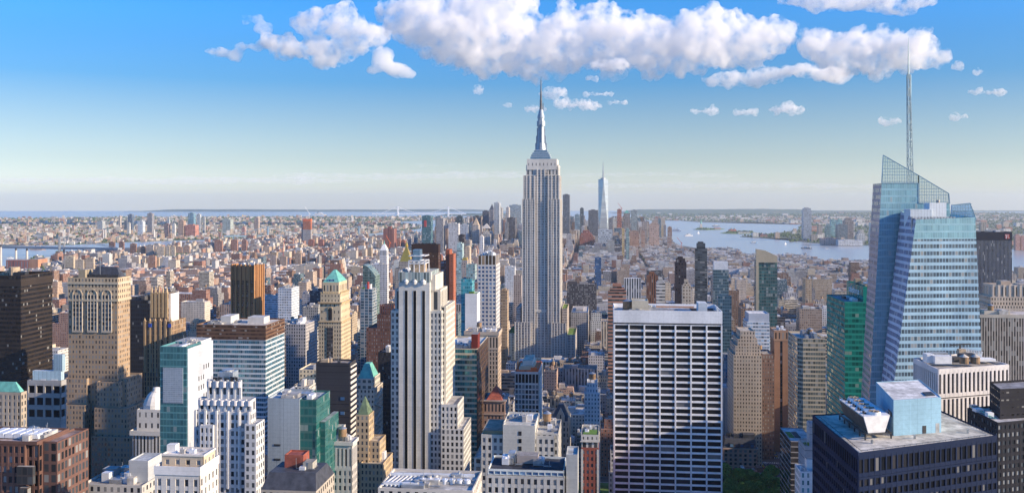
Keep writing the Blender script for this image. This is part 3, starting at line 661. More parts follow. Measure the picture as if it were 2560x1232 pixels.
# white stone C4
b = B('office_building', 'off-white stone block with heavy cornice and tall upper windows, below the black slab', 'office building', 820, 880, 490, 1232, 'the corniced white block', depth=20)
W = b.W; D = b.yd(893); z = b.z(1113, W*.5)
b.lattice('wall', 0, W, 0, D, 0, z-13, sp((.52, .50, .47), cw=2.6, ch=4.0, fw=.5, fh=.6), 'fr', .4, 70)
b.lattice('upper_wall', 0, W, 0, D, z-13, z, sp((.55, .53, .5), cw=2.2, ch=13, fw=.5, fh=.72), 'fr', .4, 20)
b.tier('cornice', -.7, W+.7, -.7, D+.7, z+.2, z+1.5, plain((.6, .57, .53)), (.5, .48, .46), .6)
b.tier('roof_house', W*.02, W*.55, 5, D-2, z+1.5, z+9, sp((.5, .47, .42), cw=4, ch=6, fw=.3, fh=.3), (.5, .5, .5), .6); b.rooftop(1, W-1, 1, D-1, z+1.5, 5, 1, 17, 4)
# green pyramid hotel
b = B('hotel', 'white stone hotel tower with a dark green copper pyramid and cross-braced corner', 'hotel', 890, 936, 640, 1130, 'the white hotel with green pyramid', depth=24)
W = b.W; D = b.yd(957); z = lambda v: b.z(v, W*.5)
b.tier('wall', 0, W, 0, D, 0, z(975), sp((.60, .54, .46), (.06, .06, .065), 2.6, 3.6, .4, .5), (.5, .47, .43), 1)
b.tier('upper_wall', W*.0, W*.86, 1, D-1, z(975), z(950), sp((.60, .55, .48), (.1, .14, .15), 4, 5, .6, .5), (.5, .47, .43), 1)
b.hip('roof', W*.05, W*.80, 2, D-2, z(949), z(914), 'copper_green', .38)
mb = MB()
for j in range(14): mb.bar((W+.2, 1.5 if j % 2 else D-2, z(985)-j*7), (W+.2, D-2 if j % 2 else 1.5, z(985)-j*7-7), .7, plain((.7, .66, .6)))
b.add('cross_brace', mb)
# tan with small green pyramid
b = B('office_building', 'tan stone building with a small pointed olive roof, before the white hotel', 'office building', 890, 922, 540, 1160, 'the tan block with olive roof', depth=18)
W = b.W; D = min(26, b.yd(935)); z = lambda v: b.z(v, W*.5)
ST = sp((.46, .35, .22), (.05, .05, .055), 2.4, 3.7, .42, .58, 0, 0, .2)
b.tier('wall', 0, W, 0, D, 0, z(1040), ST, (.4, .34, .26), .8); b.hip('roof', .6, W-.6, .6, D-.6, z(1038), z(995), 'olive_roof', .05)
b.tier('lower_wall', W*.2, b.x(948), 1, D+4, 0, z(1105), ST, (.4, .34, .26), .8); b.tier('base_wall', W*.5, b.x(962), -4, D+8, 0, z(1155), ST, (.45, .4, .32), .8)
b.rooftop(W*.6, b.x(958), -3, D+4, z(1155), 3, 1, 5)
# dark slim slab behind shaft
b = B('office_tower', 'narrow black slab partly hidden by the white shaft with black stripes', 'office tower', 945, 980, 720, 1100, 'the narrow black slab', depth=30)
z = b.z(883); b.tier('wall', 0, b.W, 0, 30, 0, z, sp((.03, .03, .036), (.025, .025, .03), 1.6, 3.6, .8, .6, 0, .3, .03), (.12, .1, .1), 1); b.rooftop(1, b.W-1, 2, 28, z, 3, 0, 3)
# brown brick with castellated top
b = B('office_building', 'brown brick block with a castellated stepped top, left of the white shaft', 'office building', 916, 985, 960, 880, 'the castellated brown block', depth=40)
z = b.z(822); SBr = sp((.17, .085, .065), (.10, .10, .11), 2.6, 3.6, .42, .55, 0, 0, .3); W = b.W
b.tier('wall', 0, W, 0, 40, 0, z, SBr, (.2, .14, .12), 1); b.tier('upper_wall', W*.35, W*1.0, 4, 34, z, z+14, SBr, (.2, .14, .12), 1); b.tier('crown', W*.42, W*.95, 7, 30, z+14, z+23, SBr, (.2, .14, .12), 1)
for i in range(7):
    mb = MB(); mb.box(W*.42+i*W*.082, W*.42+i*W*.082+1.2, 6.6, 8, z+16, z+26, plain((.2, .1, .08))); b.add('battlement', mb)
# curved glass
b = B('apartment_tower', 'green grey glass tower with a curved sloping top', 'apartment tower', 907, 938, 1150, 726, 'the curved top glass tower', depth=24)
W = b.W; D = 24; zt = b.z(662); mb = MB(); SGl = sp((.16, .22, .20), (.12, .20, .20), 2.2, 3.4, .85, .7, .3, .3, .12); n = 10
prof = [(W*t, zt-(1-math.cos(t*math.pi*.5))*14) for t in np.linspace(0, 1, n)]
ft = [(0, 0, 0), (W, 0, 0)] + [(x_, 0, z_) for x_, z_ in reversed(prof)]
q = lambda p: (p[0]/2.2, p[2]/3.4)
mb.face(ft, SGl, [q(p) for p in ft]); mb.face([(x_, D, z_) for x_, y_, z_ in reversed(ft)], SGl, [q(p) for p in reversed(ft)])
for (xa, za), (xb, zb) in zip(prof, prof[1:]): mb.face([(xa, 0, za), (xb, 0, zb), (xb, D, zb), (xa, D, za)], SGl, [(0, xa/2), (0, xb/2), (8, xb/2), (8, xa/2)])
mb.wall((W, 0), (W, D), 0, prof[-1][1], SGl, .4); mb.wall((0, D), (0, 0), 0, prof[0][1], SGl, .4); b._grow(0, W, 0, D, zt); b.add('wall', mb)
b = B('apartment_tower', 'blue glass block with pale corner piers and a red rooftop chimney', 'apartment tower', 901, 931, 1050, 800, 'the blue glass block with red chimney', depth=24)
W = b.W; D = b.yd(942); z = b.z(724); b.tier('wall', 0, W, 0, D, 0, z, sp((.42, .44, .45), (.08, .16, .23), 4.2, 3.4, .82, .8, .3, .2, .1), (.4, .4, .4), 1)
mb = MB(); mb.box(W*.5, W*.62, 3, 6, z, z+9, plain((.4, .06, .05))); b.add('chimney', mb, 'red_paint'); b.tier('roof_house', W*.3, W*.75, 5, 12, z, z+6, plain((.6, .6, .6))); b.tier('planter', W*.1, W*.3, 2, 6, z, z+2.5, plain((.1, .2, .04)), mat='green_roof')
# white shaft with three black stripes
b = B('skyscraper', 'white limestone art deco shaft with three black vertical window stripes down its front', 'skyscraper', 977, 1092, 591, 1212, 'the white shaft with black stripes', depth=32)
W = b.W; z = lambda v, y=0: b.z(v, W*.5, y); D = 34; WS = (.58, .57, .53); PW = plain(WS)
xa, xb = b.x(998), b.x(1075); zt = z(706)
b.tier('shaft', xa, xb, -1.2, D, 0, zt, plain((.60, .59, .55)), (.5, .48, .45))
b.tier('crown', xa+.2, xb-.2, -1.0, D-.4, zt, z(683), sp((.42, .48, .46), (.24, .31, .31), 2.1, 14, .72, .96), (.45, .42, .38), .8)
for uu in (1015.5, 1037, 1059):
    xc = b.x(uu, -1.2); mb = MB(); mb.box(xc-.92, xc+.92, -1.3, 0, 4, z(726), plain((.015, .016, .02))); mb.cyl(xc, -.2, .92, z(726), z(720), plain((.02, .02, .02)), r2=.1, n=8)
    st = b.add('window_stripe', mb, 'pane_dark')
    mb = MB()
    for e in (-1.1, .96): mb.box(xc+e, xc+e+.14, -1.34, -.9, 4, z(726), PW)
    mb.build('stripe_frame', 'facade', st)
    mb = MB(); mb.cyl(xc, -1.2, 1.2, z(710), z(702), plain((.68, .67, .64)), r2=1.6, n=8); mb.cyl(xc, -1.2, 1.6, z(702), z(697), plain((.68, .67, .64)), r2=.1, n=8); b.add('ornament', mb)
SW = sp(WS, (.04, .045, .05), 2.85, 4.0, .5, .62, 0, 0, .1)
zl = z(780)
b.lattice('side_wing', b.x(977), xa-.02, 0, D-2, 0, zl, sp(WS, cw=2.75, ch=4.0, fw=.52, fh=.62), 'fl', .4, 60, 'pane_office')
b.lattice('side_wing', xb+.02, b.x(1103), 0, D-2, 0, zl, sp(WS, cw=2.75, ch=4.0, fw=.52, fh=.62), 'fr', .4, 90, 'pane_office')
b.tier('shoulder', b.x(984), xa, 4, D-5, zl, z(727), sp(WS, (.05, .06, .07), 4, 14, .4, .8), (.5, .48, .45), .8)
b.tier('shoulder', xb, b.x(1099), 3, D-5, zl, z(727), sp((.62, .58, .5), (.05, .06, .07), 5, 14, .4, .8), (.5, .48, .45), .8)
b.tier('shoulder', xb-.5, b.x(1087), 2, D-3, z(727), z(690), plain((.6, .57, .5)), (.5, .48, .45), .8)
b.tier('shoulder', b.x(994), xa+.5, 5, D-3, z(727), z(680), plain((.6, .6, .6)), (.5, .48, .45), .8)
xr = b.x(1103); b.tier('rear_wall', xr-2, b.x(1111), 6, D+8, 0, z(770), sp((.6, .56, .48), (.05, .06, .07), 2.8, 4, .4, .6), (.5, .48, .45), .8)
b.lattice('low_wing', xr+.02, b.x(1144), -.3, D-8, 0, z(1012), sp(WS, cw=2.8, ch=4.0, fw=.52, fh=.6), 'fr', .4, 60, 'pane_office')
b.tier('low_wing', b.x(1103, -3), b.x(1159, -3), -3, D-4, 0, z(1072, -3), SW, (.5, .48, .45), .8)
mb = MB()                                                    # steel frame house on the roof
x0, x1, y0, y1, za, zb = b.x(1022, 6), b.x(1062, 6), 6, 20, z(683), z(652, 6)
for xx in np.linspace(x0, x1, 4):
    for yy in (y0, y1): mb.bar((xx, yy, za), (xx, yy, zb), .6, plain((.7, .7, .7)))
for zz in (za+6, za+11, zb):
    for yy in (y0, y1): mb.bar((x0, yy, zz), (x1, yy, zz), .6, plain((.7, .7, .7)))
    for xx in np.linspace(x0, x1, 4): mb.bar((xx, y0, zz), (xx, y1, zz), .5, plain((.7, .7, .7)))
b.add('roof_frame', mb, 'metal_white'); mb = MB(); mb.box(x0+2, x1-4, 9, 17, za+7, za+15, plain((.1, .2, .5))); b.add('cooling_unit', mb, 'steel_blue')
mb = MB(); mb.box(x0+1, x1-1, 8, 18, za, za+5.5, plain((.3, .25, .15))); b.add('plant_room', mb, 'stone_tan')
for uu in (1000, 1006, 1068, 1075): mb = MB(); xx = b.x(uu, 1); mb.box(xx-.9, xx+.9, .4, 2, z(700), z(680), plain((.66, .65, .62))); b.add('corner_pier', mb)
# green banded glass with brown side
b = B('office_tower', 'green glass banded office tower with cream floor bands and dark brown side wall', 'office tower', 1108, 1192, 650, 1140, 'the green banded tower', depth=36)
W = b.W; D = b.yd(1219); z = b.z(874, W*.4)
b.tier('wall', 0, W, 0, D, 0, z, sp((.55, .47, .34), (.03, .17, .17), 1.7, 3.9, .96, .62, .3, 0, .1), (.6, .6, .58), 1)
b.tier('side_wall', W+.01, W+.6, -.3, D+.3, 0, z+.6, sp((.085, .05, .032), (.05, .035, .025), 1.8, 3.9, .7, .7, 0, .3, .03))
b.tier('plant_house', W*.82, W+.3, 3, 14, z, z+11, plain((.16, .035, .03)), (.3, .3, .3)); b.rooftop(2, W*.8, 3, D-3, z, 6, 0, 9, 5)
# tan tower behind
b = B('office_tower', 'tan stone office tower with a dark window frieze under its flat cornice', 'office tower', 1163, 1245, 800, 985, 'the tan tower with window frieze', depth=30)
W = b.W; D = b.yd(1253); z = b.z(826, W*.5); STn = sp((.46, .36, .27), (.05, .045, .04), 2.7, 3.9, .45, .7, 0, 0, .15)
b.tier('wall', 0, W, 0, D, 0, z-7, STn); b.tier('frieze', -.3, W+.3, -.3, D+.3, z-17, z-4, sp((.48, .38, .29), (.04, .035, .03), 2.7, 13, .45, .7)); b.tier('cornice', -.9, W+.9, -.9, D+.9, z-4, z-2, plain((.5, .41, .32)), (.4, .36, .32), 1); b.rooftop(2, W-2, 2, D-2, z-2, 9, 1, 12, 4)
# white-blue grid tower
b = B('skyscraper', 'slim pale tower with rows of bright blue windows and a brown louvred crown', 'skyscraper', 1194, 1240, 950, 822, 'the blue windowed pale tower', depth=22)
W = b.W; D = b.yd(1250); z = lambda v: b.z(v, W*.5)
b.lattice('wall', 0, W, 0, D, 0, z(664), sp((.58, .56, .54), cw=W/5.01, ch=4.3, fw=.62, fh=.55), 'fr', .4, 90, 'pane_blue')
b.tier('crown', .4, W-.4, .4, D-.4, z(664)+1, z(641), sp((.60, .58, .54), (.24, .17, .11), W/5.01, 12, .78, 1, 0, 0, 0), (.6, .6, .6), 1); b.rooftop(1, W-1, 1, D-1, z(641), 8, 0, 13, 5, ('metal_white', 'metal_grey'))
b = B('apartment_tower', 'bright cyan glass tower with a white lower block and small roof garden', 'apartment tower', 1152, 1186, 900, 822, 'the cyan glass tower', depth=20)
W = b.W; D = 20; z = lambda v: b.z(v, W*.5)
b.tier('wall', 0, W*.8, 2, D, 0, z(700), sp((.10, .36, .42), (.07, .38, .46), 2, 3.4, .9, .7, .3, .4), (.4, .5, .5), 1); b.tier('upper_wall', W*.35, W, 4, D-2, z(700), z(664), sp((.3, .36, .36), (.2, .34, .36), 2.4, 3.3, .7, .6), (.4, .4, .4), 1)
b.tier('white_block', b.x(1163), b.x(1193), -.6, D+1, 0, z(736), sp((.74, .74, .72), cw=3, ch=4, fw=0, fh=0), (.3, .36, .2), 1); b.tier('planter', b.x(1172), b.x(1184), 1, 6, z(736), z(729), plain((.1, .2, .04)), mat='green_roof')
# red brick twin slabs
b = B('apartment_tower', 'tall narrow red brick twin slab tower with blue balcony strip', 'apartment tower', 1101, 1134, 1050, 800, 'the red twin slabs', depth=22)
W = b.W; z = b.z(626); b.tier('wall', 0, W*.6, 2, 22, 0, b.z(655), sp((.24, .10, .07), (.14, .17, .22), 5, 3.2, .8, .6), (.3, .2, .16), 1); b.tier('tall_slab', W*.4, W*.68, 0, 20, 0, z, plain((.28, .10, .065)), (.3, .2, .16), 1)
b.tier('slab', W*.68, W, -1, 16, 0, z-5, sp((.36, .13, .08), (.1, .08, .07), 6, 3.2, .15, .4), (.4, .3, .22), 1)
# dark brown block
b = B('office_tower', 'wide dark brown office slab behind the white shaft, sunlit windows on its left', 'office tower', 1029, 1096, 1350, 700, 'the dark brown slab', depth=36)
W = b.W; D = b.yd(1101); z = b.z(612); b.tier('wall', 0, W, 0, D, 0, z-11, sp((.065, .032, .022), (.11, .06, .035), 1.8, 3.8, .7, .5, .2, .2, .08)); b.tier('top_band', -.2, W+.2, -.2, D+.2, z-11, z, plain((.045, .024, .018), .3), (.2, .15, .12), 1); b.rooftop(2, W-2, 2, D-2, z, 6, 0, 3, 3, ('metal_dark',))
# gold pyramid
b = B('office_tower', 'stone tower under a gleaming tall gold pyramid roof', 'skyscraper', 987, 1026, 1600, 690, 'the gold pyramid', depth=28)
W = b.W; z = lambda v: b.z(v, W*.5); Sl = sp((.46, .42, .37), (.06, .06, .065), 2.8, 3.8, .45, .6)
b.tier('wall', 0, W, 0, 28, 0, z(672), Sl, (.4, .36, .3), 1); b.tier('upper_wall', W*.25, W*1.0, 2, 26, z(672), z(655), Sl, (.4, .36, .3), 1)
b.hip('roof', W*.28, W*1.02, 3, 25, z(654), z(618), 'gold', .14); mb = MB(); cx_ = W*.65; mb.cyl(cx_, 14, 2.8, z(618), z(613), plain((.6, .4, .1)), n=8); mb.cyl(cx_, 14, 2.2, z(613), z(603), plain((.6, .4, .1)), r2=.1, n=8); b.add('lantern', mb, 'gold')
# white clock tower
b = B('clock_tower', 'white stone campanile tower with a pale pointed cap', 'tower', 949, 967, 1900, 690, 'the white campanile', depth=18)
W = b.W; z = lambda v: b.z(v, W*.5); Sl = sp((.66, .65, .64), (.16, .18, .22), 3, 3.8, .4, .55); D = b.yd(972)
b.tier('wall', 0, W, 0, D, 0, z(640), Sl); b.tier('loggia', .4, W-.4, .4, D-.4, z(640), z(625), sp((.68, .67, .66), (.1, .12, .15), 3, 13, .5, .8), (.6, .6, .6)); b.hip('cap', .8, W-.8, .8, D-.8, z(625), z(611), 'white_paint', .3); mb = MB(); mb.cyl(W/2, D/2, 1.6, z(611), z(600), plain((.2, .4, .35)), r2=.1, n=8); b.add('spire', mb, 'copper_green')
b = B('office_building', 'long white arcaded office block beside the white campanile', 'office building', 926, 968, 1700, 712, 'the long white block', depth=40)
D = b.yd(972); z = b.z(662); b.tier('wall', 0, b.W, 0, D, 0, z, sp((.62, .62, .62), (.12, .13, .16), 3, 4, .5, .62), (.7, .7, .7), 1); b.rooftop(2, b.W-2, 2, D-2, z, 5, 0, 3)
# round brick tower
b = B('office_tower', 'rust brown windowless tower with a small roof cabin, behind the campanile', 'office tower', 958, 985, 4600, 605, 'the rust windowless tower', depth=55)
D = b.yd(988); z = b.z(572); b.tier('wall', 0, b.W, 0, 60, 0, z, sp((.24, .10, .075), (.2, .08, .06), 6, 200, .4, 1), (.25, .12, .1), 1); b.tier('roof_house', b.W*.35, b.W*.65, 15, 40, z, z+12, plain((.24, .1, .075)))
# construction tower with crane, left
b = B('construction_tower', 'half built concrete tower wrapped in orange netting at its top', 'tower under construction', 757, 777, 5200, 600, 'the orange netted tower', depth=40)
W = b.W; z = lambda v: b.z(v, W*.5); D = b.yd(780)
b.tier('wall', 0, W, 0, D, 0, z(574), sp((.45, .42, .40), cw=5, ch=4, fw=.6, fh=.5)); b.tier('frame', .5, W-.5, .5, D-.5, z(574), z(553), sp((.50, .16, .07), (.2, .08, .05), 5, 4, .7, .5)); b.tier('netting', -.4, W+.4, -.4, D+.4, z(553), z(547), plain((.7, .2, .05)), mat='orange_net'); b.tier('glass_side', -9, -.1, 4, D, 0, z(560), sp((.2, .24, .28), (.12, .16, .2), 4, 4, .8, .7))
def crane(label, u, vb, vt, Y, jib_u, jib_v, mat='white_paint', w=3.0):
    p = at(u, vb, Y); q = at(u, vt, Y); r = empty('tower_crane', p); tag(r, label, 'crane')
    mb = MB(); hgt = q.z-p.z
    for sx in (-1, 1):
        for sy in (-1, 1): mb.bar((sx*w*.4, sy*w*.4, 0), (sx*w*.4, sy*w*.4, hgt), w*.28, plain((.7, .7, .7)))
    n = max(2, int(hgt/(w*1.5)))
    for i in range(n): mb.bar((-w*.4, -w*.4, hgt*i/n), (w*.4, -w*.4, hgt*(i+1)/n), w*.2, plain((.7, .7, .7)))
    mb.build('mast', mat, r)
    mb = MB(); t = at(jib_u, jib_v, Y)-p; mb.bar((0, 0, hgt), tuple(t), w*.8, plain((.7, .7, .7))); mb.build('jib', mat, r)
    mb = MB(); mb.bar((0, 0, hgt), tuple(Vector((0, 0, hgt))-(t-Vector((0, 0, hgt))).normalized()*w*4), w*1.4, plain((.5, .5, .5))); mb.build('counterweight', mat, r)
crane('white tower crane with raised jib on the orange netted tower', 773, 547, 533, 5195, 762, 516, 'white_paint', 2.6)
crane('orange crane jib leaning left near the white campanile', 974, 618, 604, 2300, 965, 588, 'orange_net', 1.5)
crane('small red crane by the river shore right of downtown', 1703, 620, 606, 4450, 1692, 593, 'red_paint', 2)
crane('thin red crane on top of the brick red unfinished tower', 1553, 524, 519, 6090, 1545, 508, 'red_paint', 2.6)
crane('small red crane among brick blocks left of the orange netted tower', 708, 640, 620, 3300, 712, 598, 'red_paint', 1.6)
# the tall spired limestone skyscraper
b = B('skyscraper', 'very tall limestone skyscraper with setback shoulders and a long silver antenna spire, at centre', 'skyscraper', 1305, 1400, 1323, 895, 'the tall spired skyscraper', depth=110)
Z = lambda v, y=0: b.z(v, b.W*.5, y); X = b.x
D = b.yd(1405); D = max(24, min(D, 60))
LS = (.64, .61, .55); ES = sp(LS, (.085, .07, .065), 1.55, 3.75, .60, .62, 0, 0, .22); EW = sp((.17, .14, .13), (.06, .062, .07), 1.55, 3.75, .72, .58, 0, 0, .28); PL = plain(LS)
ES2 = sp((.54, .50, .45), (.16, .15, .15), 1.55, 3.75, .62, .58, 0, 0, .3)
zA, zB, zC = Z(500), Z(441), Z(399)
def piers(part, us, w, y0, z0, z1, zc=0):
    for u in us:
        xx = X(u, y0); mb = MB(); mb.box(xx-w/2, xx+w/2, y0-.7, y0+.5, z0, z1, PL); b.add(part, mb)
def sidepiers(part, xs, ys, w, z0, z1):
    for yy in ys: mb = MB(); mb.box(xs-.5, xs+.7, yy-w/2, yy+w/2, z0, z1, PL); b.add(part, mb)
# centre bay set back, wings forward
b.tier('centre_bay', X(1336), X(1370), 2.4, D-2, 0, zC, ES2)
for (ua, ub, dd) in ((1305, 1338, 0), (1369, 1400, 0)):
    x0, x1 = X(ua), X(ub)
    b.tier('wing', x0, x1, 0, D, 0, zA, ES2, (.5, .48, .45), 1.5)
    q = 1.8 if ua < 1340 else -1.2
    b.tier('upper_wing', x0+(1.9 if ua < 1340 else 0), x1-(0 if ua < 1340 else 1.4), 1.2, D-1.5, zA, zB, ES2, (.5, .48, .45), 1.5)
piers('pier', (1306, 1313.5, 1318, 1325.5, 1330, 1336.5), 1.3, 0, Z(895), zA+1); piers('pier', (1370.5, 1378, 1382.5, 1391, 1398.8), 1.3, 0, Z(895), zA+1)
piers('pier', (1309.5, 1316, 1325, 1336), 1.8, 1.2, zA, zB+1.5); piers('pier', (1371, 1379, 1389, 1397), 1.8, 1.2, zA, zB+1.5)
piers('pier', (1343, 1352.2, 1361.5), 1.5, 2.4, Z(895), zC-14)
sidepiers('side_pier', b.W, np.linspace(.8, D-.8, 7), 1.6, 0, zA+1); sidepiers('side_pier', b.W-1.4, np.linspace(2, D-2.2, 6), 1.5, zA, zB+1.5)
x0, x1 = X(1315, 2), X(1396, 2)
b.tier('upper_tower', x0, X(1336, 2), 3, D-4, zB, zC-9, sp(LS, (.06, .06, .065), 5, 14, .45, .7), (.5, .48, .45), 1); b.tier('upper_tower', X(1370, 2), x1, 3, D-4, zB, zC-9, sp(LS, (.06, .06, .065), 5, 14, .45, .7), (.5, .48, .45), 1)
b.tier('crown', X(1317, 2), X(1392, 2), 2.2, D-5, zC-15, zC, sp(LS, (.06, .06, .065), 5.8, 13, .22, .25), (.5, .48, .45), 1)
xm, ym = X(1352.5, 18), 18.0
def ring(part, u_half, va, vb_, mat, u_half2=None, n=8, sq=False):
    r, r2 = u_half*.59, (u_half2 or u_half)*.59; mb = MB(); mb.cyl(xm, ym, r*(1.3 if n == 4 else 1), Z(va, ym), Z(vb_, ym), plain((.6, .62, .64)), r2=r2*(1.3 if n == 4 else 1), n=n, a0=math.pi/n); return b.add(part, mb, mat)
for i, (hw, va, vb_) in enumerate(((27, 399, 392), (25, 392, 387), (22, 387, 382), (18, 382, 376))): ring('stepped_roof', hw, va, vb_, 'steel_blue', n=4); ring('roof_edge', hw*.975+.8, vb_+.9, vb_, 'metal_white', n=4)
ring('mast_base', 13, 376, 360, 'steel_bright', 11); ring('mast', 9.2, 360, 316, 'steel_bright', 8.4); ring('mast_collar', 11.2, 316, 303, 'steel_bright'); ring('mast_collar', 8.5, 303, 296, 'steel_bright'); ring('observation_drum', 9.4, 296, 288, 'steel_bright', 8.6, 16); ring('mast_cap', 7.6, 288, 275, 'steel_bright', 5, 16)
for k in range(4):
    a = k*math.pi/2; mb = MB(); dx, dy = math.cos(a), math.sin(a)
    for (r, va, vb_) in ((14.5, 376, 358), (12, 358, 340), (9.6, 340, 320)): mb.box(xm+dx*r*.5-1.3, xm+dx*r*.5+1.3, ym+dy*r*.5-1.3, ym+dy*r*.5+1.3, Z(va, ym), Z(vb_, ym), plain((.6, .62, .64)))
    b.add('mast_wing', mb, 'steel_bright')
mb = MB(); mb.box(xm-1.1, xm+1.1, ym-7.4, ym-4, Z(376, ym), Z(312, ym), plain((.1, .2, .2))); b.add('glass_strip', mb, 'pane_blue')
mb = MB(); mb.cyl(xm, ym, 1.9, Z(275, ym), Z(250, ym), PL, r2=1.7, n=8); mb.cyl(xm, ym, 1.4, Z(250, ym), Z(228, ym), PL, r2=1.2, n=8); mb.cyl(xm, ym, .95, Z(228, ym), Z(205, ym), PL, r2=.7, n=6); mb.cyl(xm, ym, .7, Z(205, ym), Z(192, ym), PL, r2=.15, n=6)
for k in range(12): mb.cyl(xm, ym, 2.6-.1*k, Z(274-k*3.6, ym), Z(273-k*3.6, ym), PL, n=8)
mb.bar((xm+3.2, ym, Z(276, ym)), (xm+3.2, ym, Z(258, ym)), .9, PL); b.add('antenna', mb, 'antenna_metal')
# lower setbacks
LW = sp((.52, .47, .43), (.14, .135, .135), 1.6, 3.75, .66, .58, 0, 0, .25)
def lower(ua, ub, v, y0, us):
    x0, x1 = X(ua, y0), X(ub, y0); b.tier('lower_wing', x0, x1, y0, D+10, 0, Z(v, y0), LW, (.48, .46, .43), 1.5)
    piers('pier', us, 1.6, y0, Z(900), Z(v, y0)+1.5)
lower(1287, 1326.5, 808, -4, (1288, 1296, 1303, 1311, 1318, 1325.5)); lower(1378.5, 1415, 809, -4, (1379.5, 1386, 1393, 1400, 1407, 1414))
b.tier('side_wing', X(1290.5, 2), X(1301.5, 2), 2, D+6, 0, Z(772, 2), LW, (.48, .46, .43), 1.2); b.tier('side_wing', X(1404.5, 2), X(1418, 2), 2, D+6, 0, Z(772, 2), sp((.5, .42, .34), (.06, .062, .07), 1.6, 3.75, .5, .58), (.16, .24, .06), 1.2)
b.tier('base_wing', X(1268, -1), X(1287, -1), -1, D+20, 0, Z(836, -1), LW, (.14, .22, .06), 1.5); b.tier('base_wing', X(1416, -1), X(1438, -1), -1, D+20, 0, Z(838, -1), LW, (.14, .22, .06), 1.5)
piers('pier', (1269, 1277.5, 1286), 1.6, -1, Z(900), Z(836, -1)+1); piers('pier', (1418, 1427.5, 1437), 1.6, -1, Z(900), Z(838, -1)+1)
for uu in (1343, 1352.3, 1361.7):                         # three tall arches low on the centre bay
    xc = X(uu, 2); mb = MB(); r = 2.6; za = Z(782, 2)
    for k in range(8):
        a0, a1 = math.pi*k/8, math.pi*(k+1)/8; mb.bar((xc+r*math.cos(a0), 1.6, za+r*math.sin(a0)), (xc+r*math.cos(a1), 1.6, za+r*math.sin(a1)), 1.1, PL)
    b.add('arch', mb)
mb = MB(); mb.box(X(1337.5, 1.2), X(1367.5, 1.2), 1.2, 2.6, Z(777, 2), Z(774, 2), PL); b.add('stone_band', mb)
# white gridded slab (concave foot hidden)
b = B('office_tower', 'wide white travertine slab tower with black ribbon windows in seven bays', 'office tower', 1534, 1806, 587, 1240, 'the wide white slab', depth=40)
W = b.W; z = b.z(776, W*.4); D = 40
zb = b.z(811, W*.5)
b.lattice('wall', 0, W, 0, D, zb-41*4.16, zb, sp((.80, .80, .80), cw=W/7.0, ch=4.16, fw=.90, fh=.68), 'fl', .55, 100, 'pane_dark', parapet=0)
b.tier('top_band', .0, W, 0, D, zb+.9, z-2.5, sp((.80, .81, .82), (.5, .5, .5), W/14.0, 30, .006, 1), (.42, .43, .46), 2.5)
b.tier('slot', .8, W-.8, .8, D-.8, zb-.2, zb+1.0, plain((.03, .03, .035)))
mb = MB()
for i in range(8):
    xx = min(max(i*W/7, .5), W-.5); mb.box(xx-.5, xx+.5, -.25, .1, zb-170, zb, plain((.74, .74, .74)))
b.add('pier_trim', mb)
b.tier('plant_house', b.x(1580, 12), b.x(1621, 12), 12, 26, z-2.5, z+4.5, plain((.58, .52, .40)), (.5, .5, .45), .5); b.tier('cooling_unit', b.x(1746, 14), b.x(1768, 14), 14, 27, z-2.5, z+3.5, plain((.6, .66, .7)), (.6, .66, .7)); b.tier('roof_well', b.x(1735, 5), b.x(1794, 5), 5, D-4, z-2.45, z-2.3, plain((.05, .05, .06)), (.05, .05, .06))
b.water_tank(b.x(1569, 18), 18, z-2.5, 3.2, 5, 1.5); b.rooftop(3, W*.62, 3, D-4, z-2.5, 6, 0, 50, 2.5)
b.tier('walkway', b.x(1640, 30), b.x(1735, 30), 30, 31.5, z-1.5, z-.4, plain((.5, .3, .2)))
# small white grid block in front of the spire
b = B('office_building', 'white framed grid block with red construction netting round its top floors', 'office building', 1287, 1347, 720, 1075, 'the white grid block with red top', depth=28)
W = b.W; D = b.yd(1356); z = b.z(932, W*.5)
b.lattice('wall', 0, W, 0, D, 0, z-9, sp((.70, .68, .66), cw=W/7, ch=4.1, fw=.74, fh=.74), 'fr', .4, 100, 'pane_office'); b.lattice('top_floors', 0, W, 0, D, z-8.9, z, sp((.70, .66, .63), cw=W/7, ch=8.9, fw=.8, fh=.8), 'fr', .5, 12, 'pane_dark'); b.tier('netting', .5, W-.5, .5, D-.5, z-1, z+1.5, plain((.7, .2, .1)), (.5, .4, .34), .8, 'orange_net'); b.tier('roof_house', W*.2, W*.75, 4, D-4, z+1.5, z+5, plain((.6, .52, .38)), (.6, .5, .4)); b.tier('upper_house', W*.3, W*.7, 8, D-6, z+5, z+8.5, plain((.68, .62, .54)), (.6, .5, .4)); b.rooftop(1, W-1, 1, D-1, z+1.5, 5, 0, 44, 3, ('orange_net', 'metal_white', 'stone_tan'))
# red hipped roof
b = B('office_building', 'pinkish brick block with arcade windows and a red hipped roof', 'office building', 1209, 1262, 680, 1075, 'the red hipped roof block', depth=24)
W = b.W; D = b.yd(1271); z = b.z(1003, W*.5); Sb = sp((.33, .22, .18), (.05, .05, .06), 2.7, 4, .45, .55, 0, 0, .2)
b.tier('wall', 0, W, 0, D, 0, z-10, Sb); b.tier('upper_wall', 0, W, 0, D, z-9.5, z, sp((.38, .26, .21), (.04, .04, .05), 2.7, 9, .5, .6)); b.tier('cornice', -1, W+1, -1, D+1, z, z+.8, plain((.42, .32, .27))); b.tier('cornice', -.7, W+.7, -.7, D+.7, z-10, z-9.4, plain((.42, .32, .27))); b.hip('roof', W*.12, W*.88, 1, D-1, z+.8, z+9, 'tile_red', .12); b.rooftop(W*.75, W, 2, D-2, z+.8, 2, 0, 3, 3)
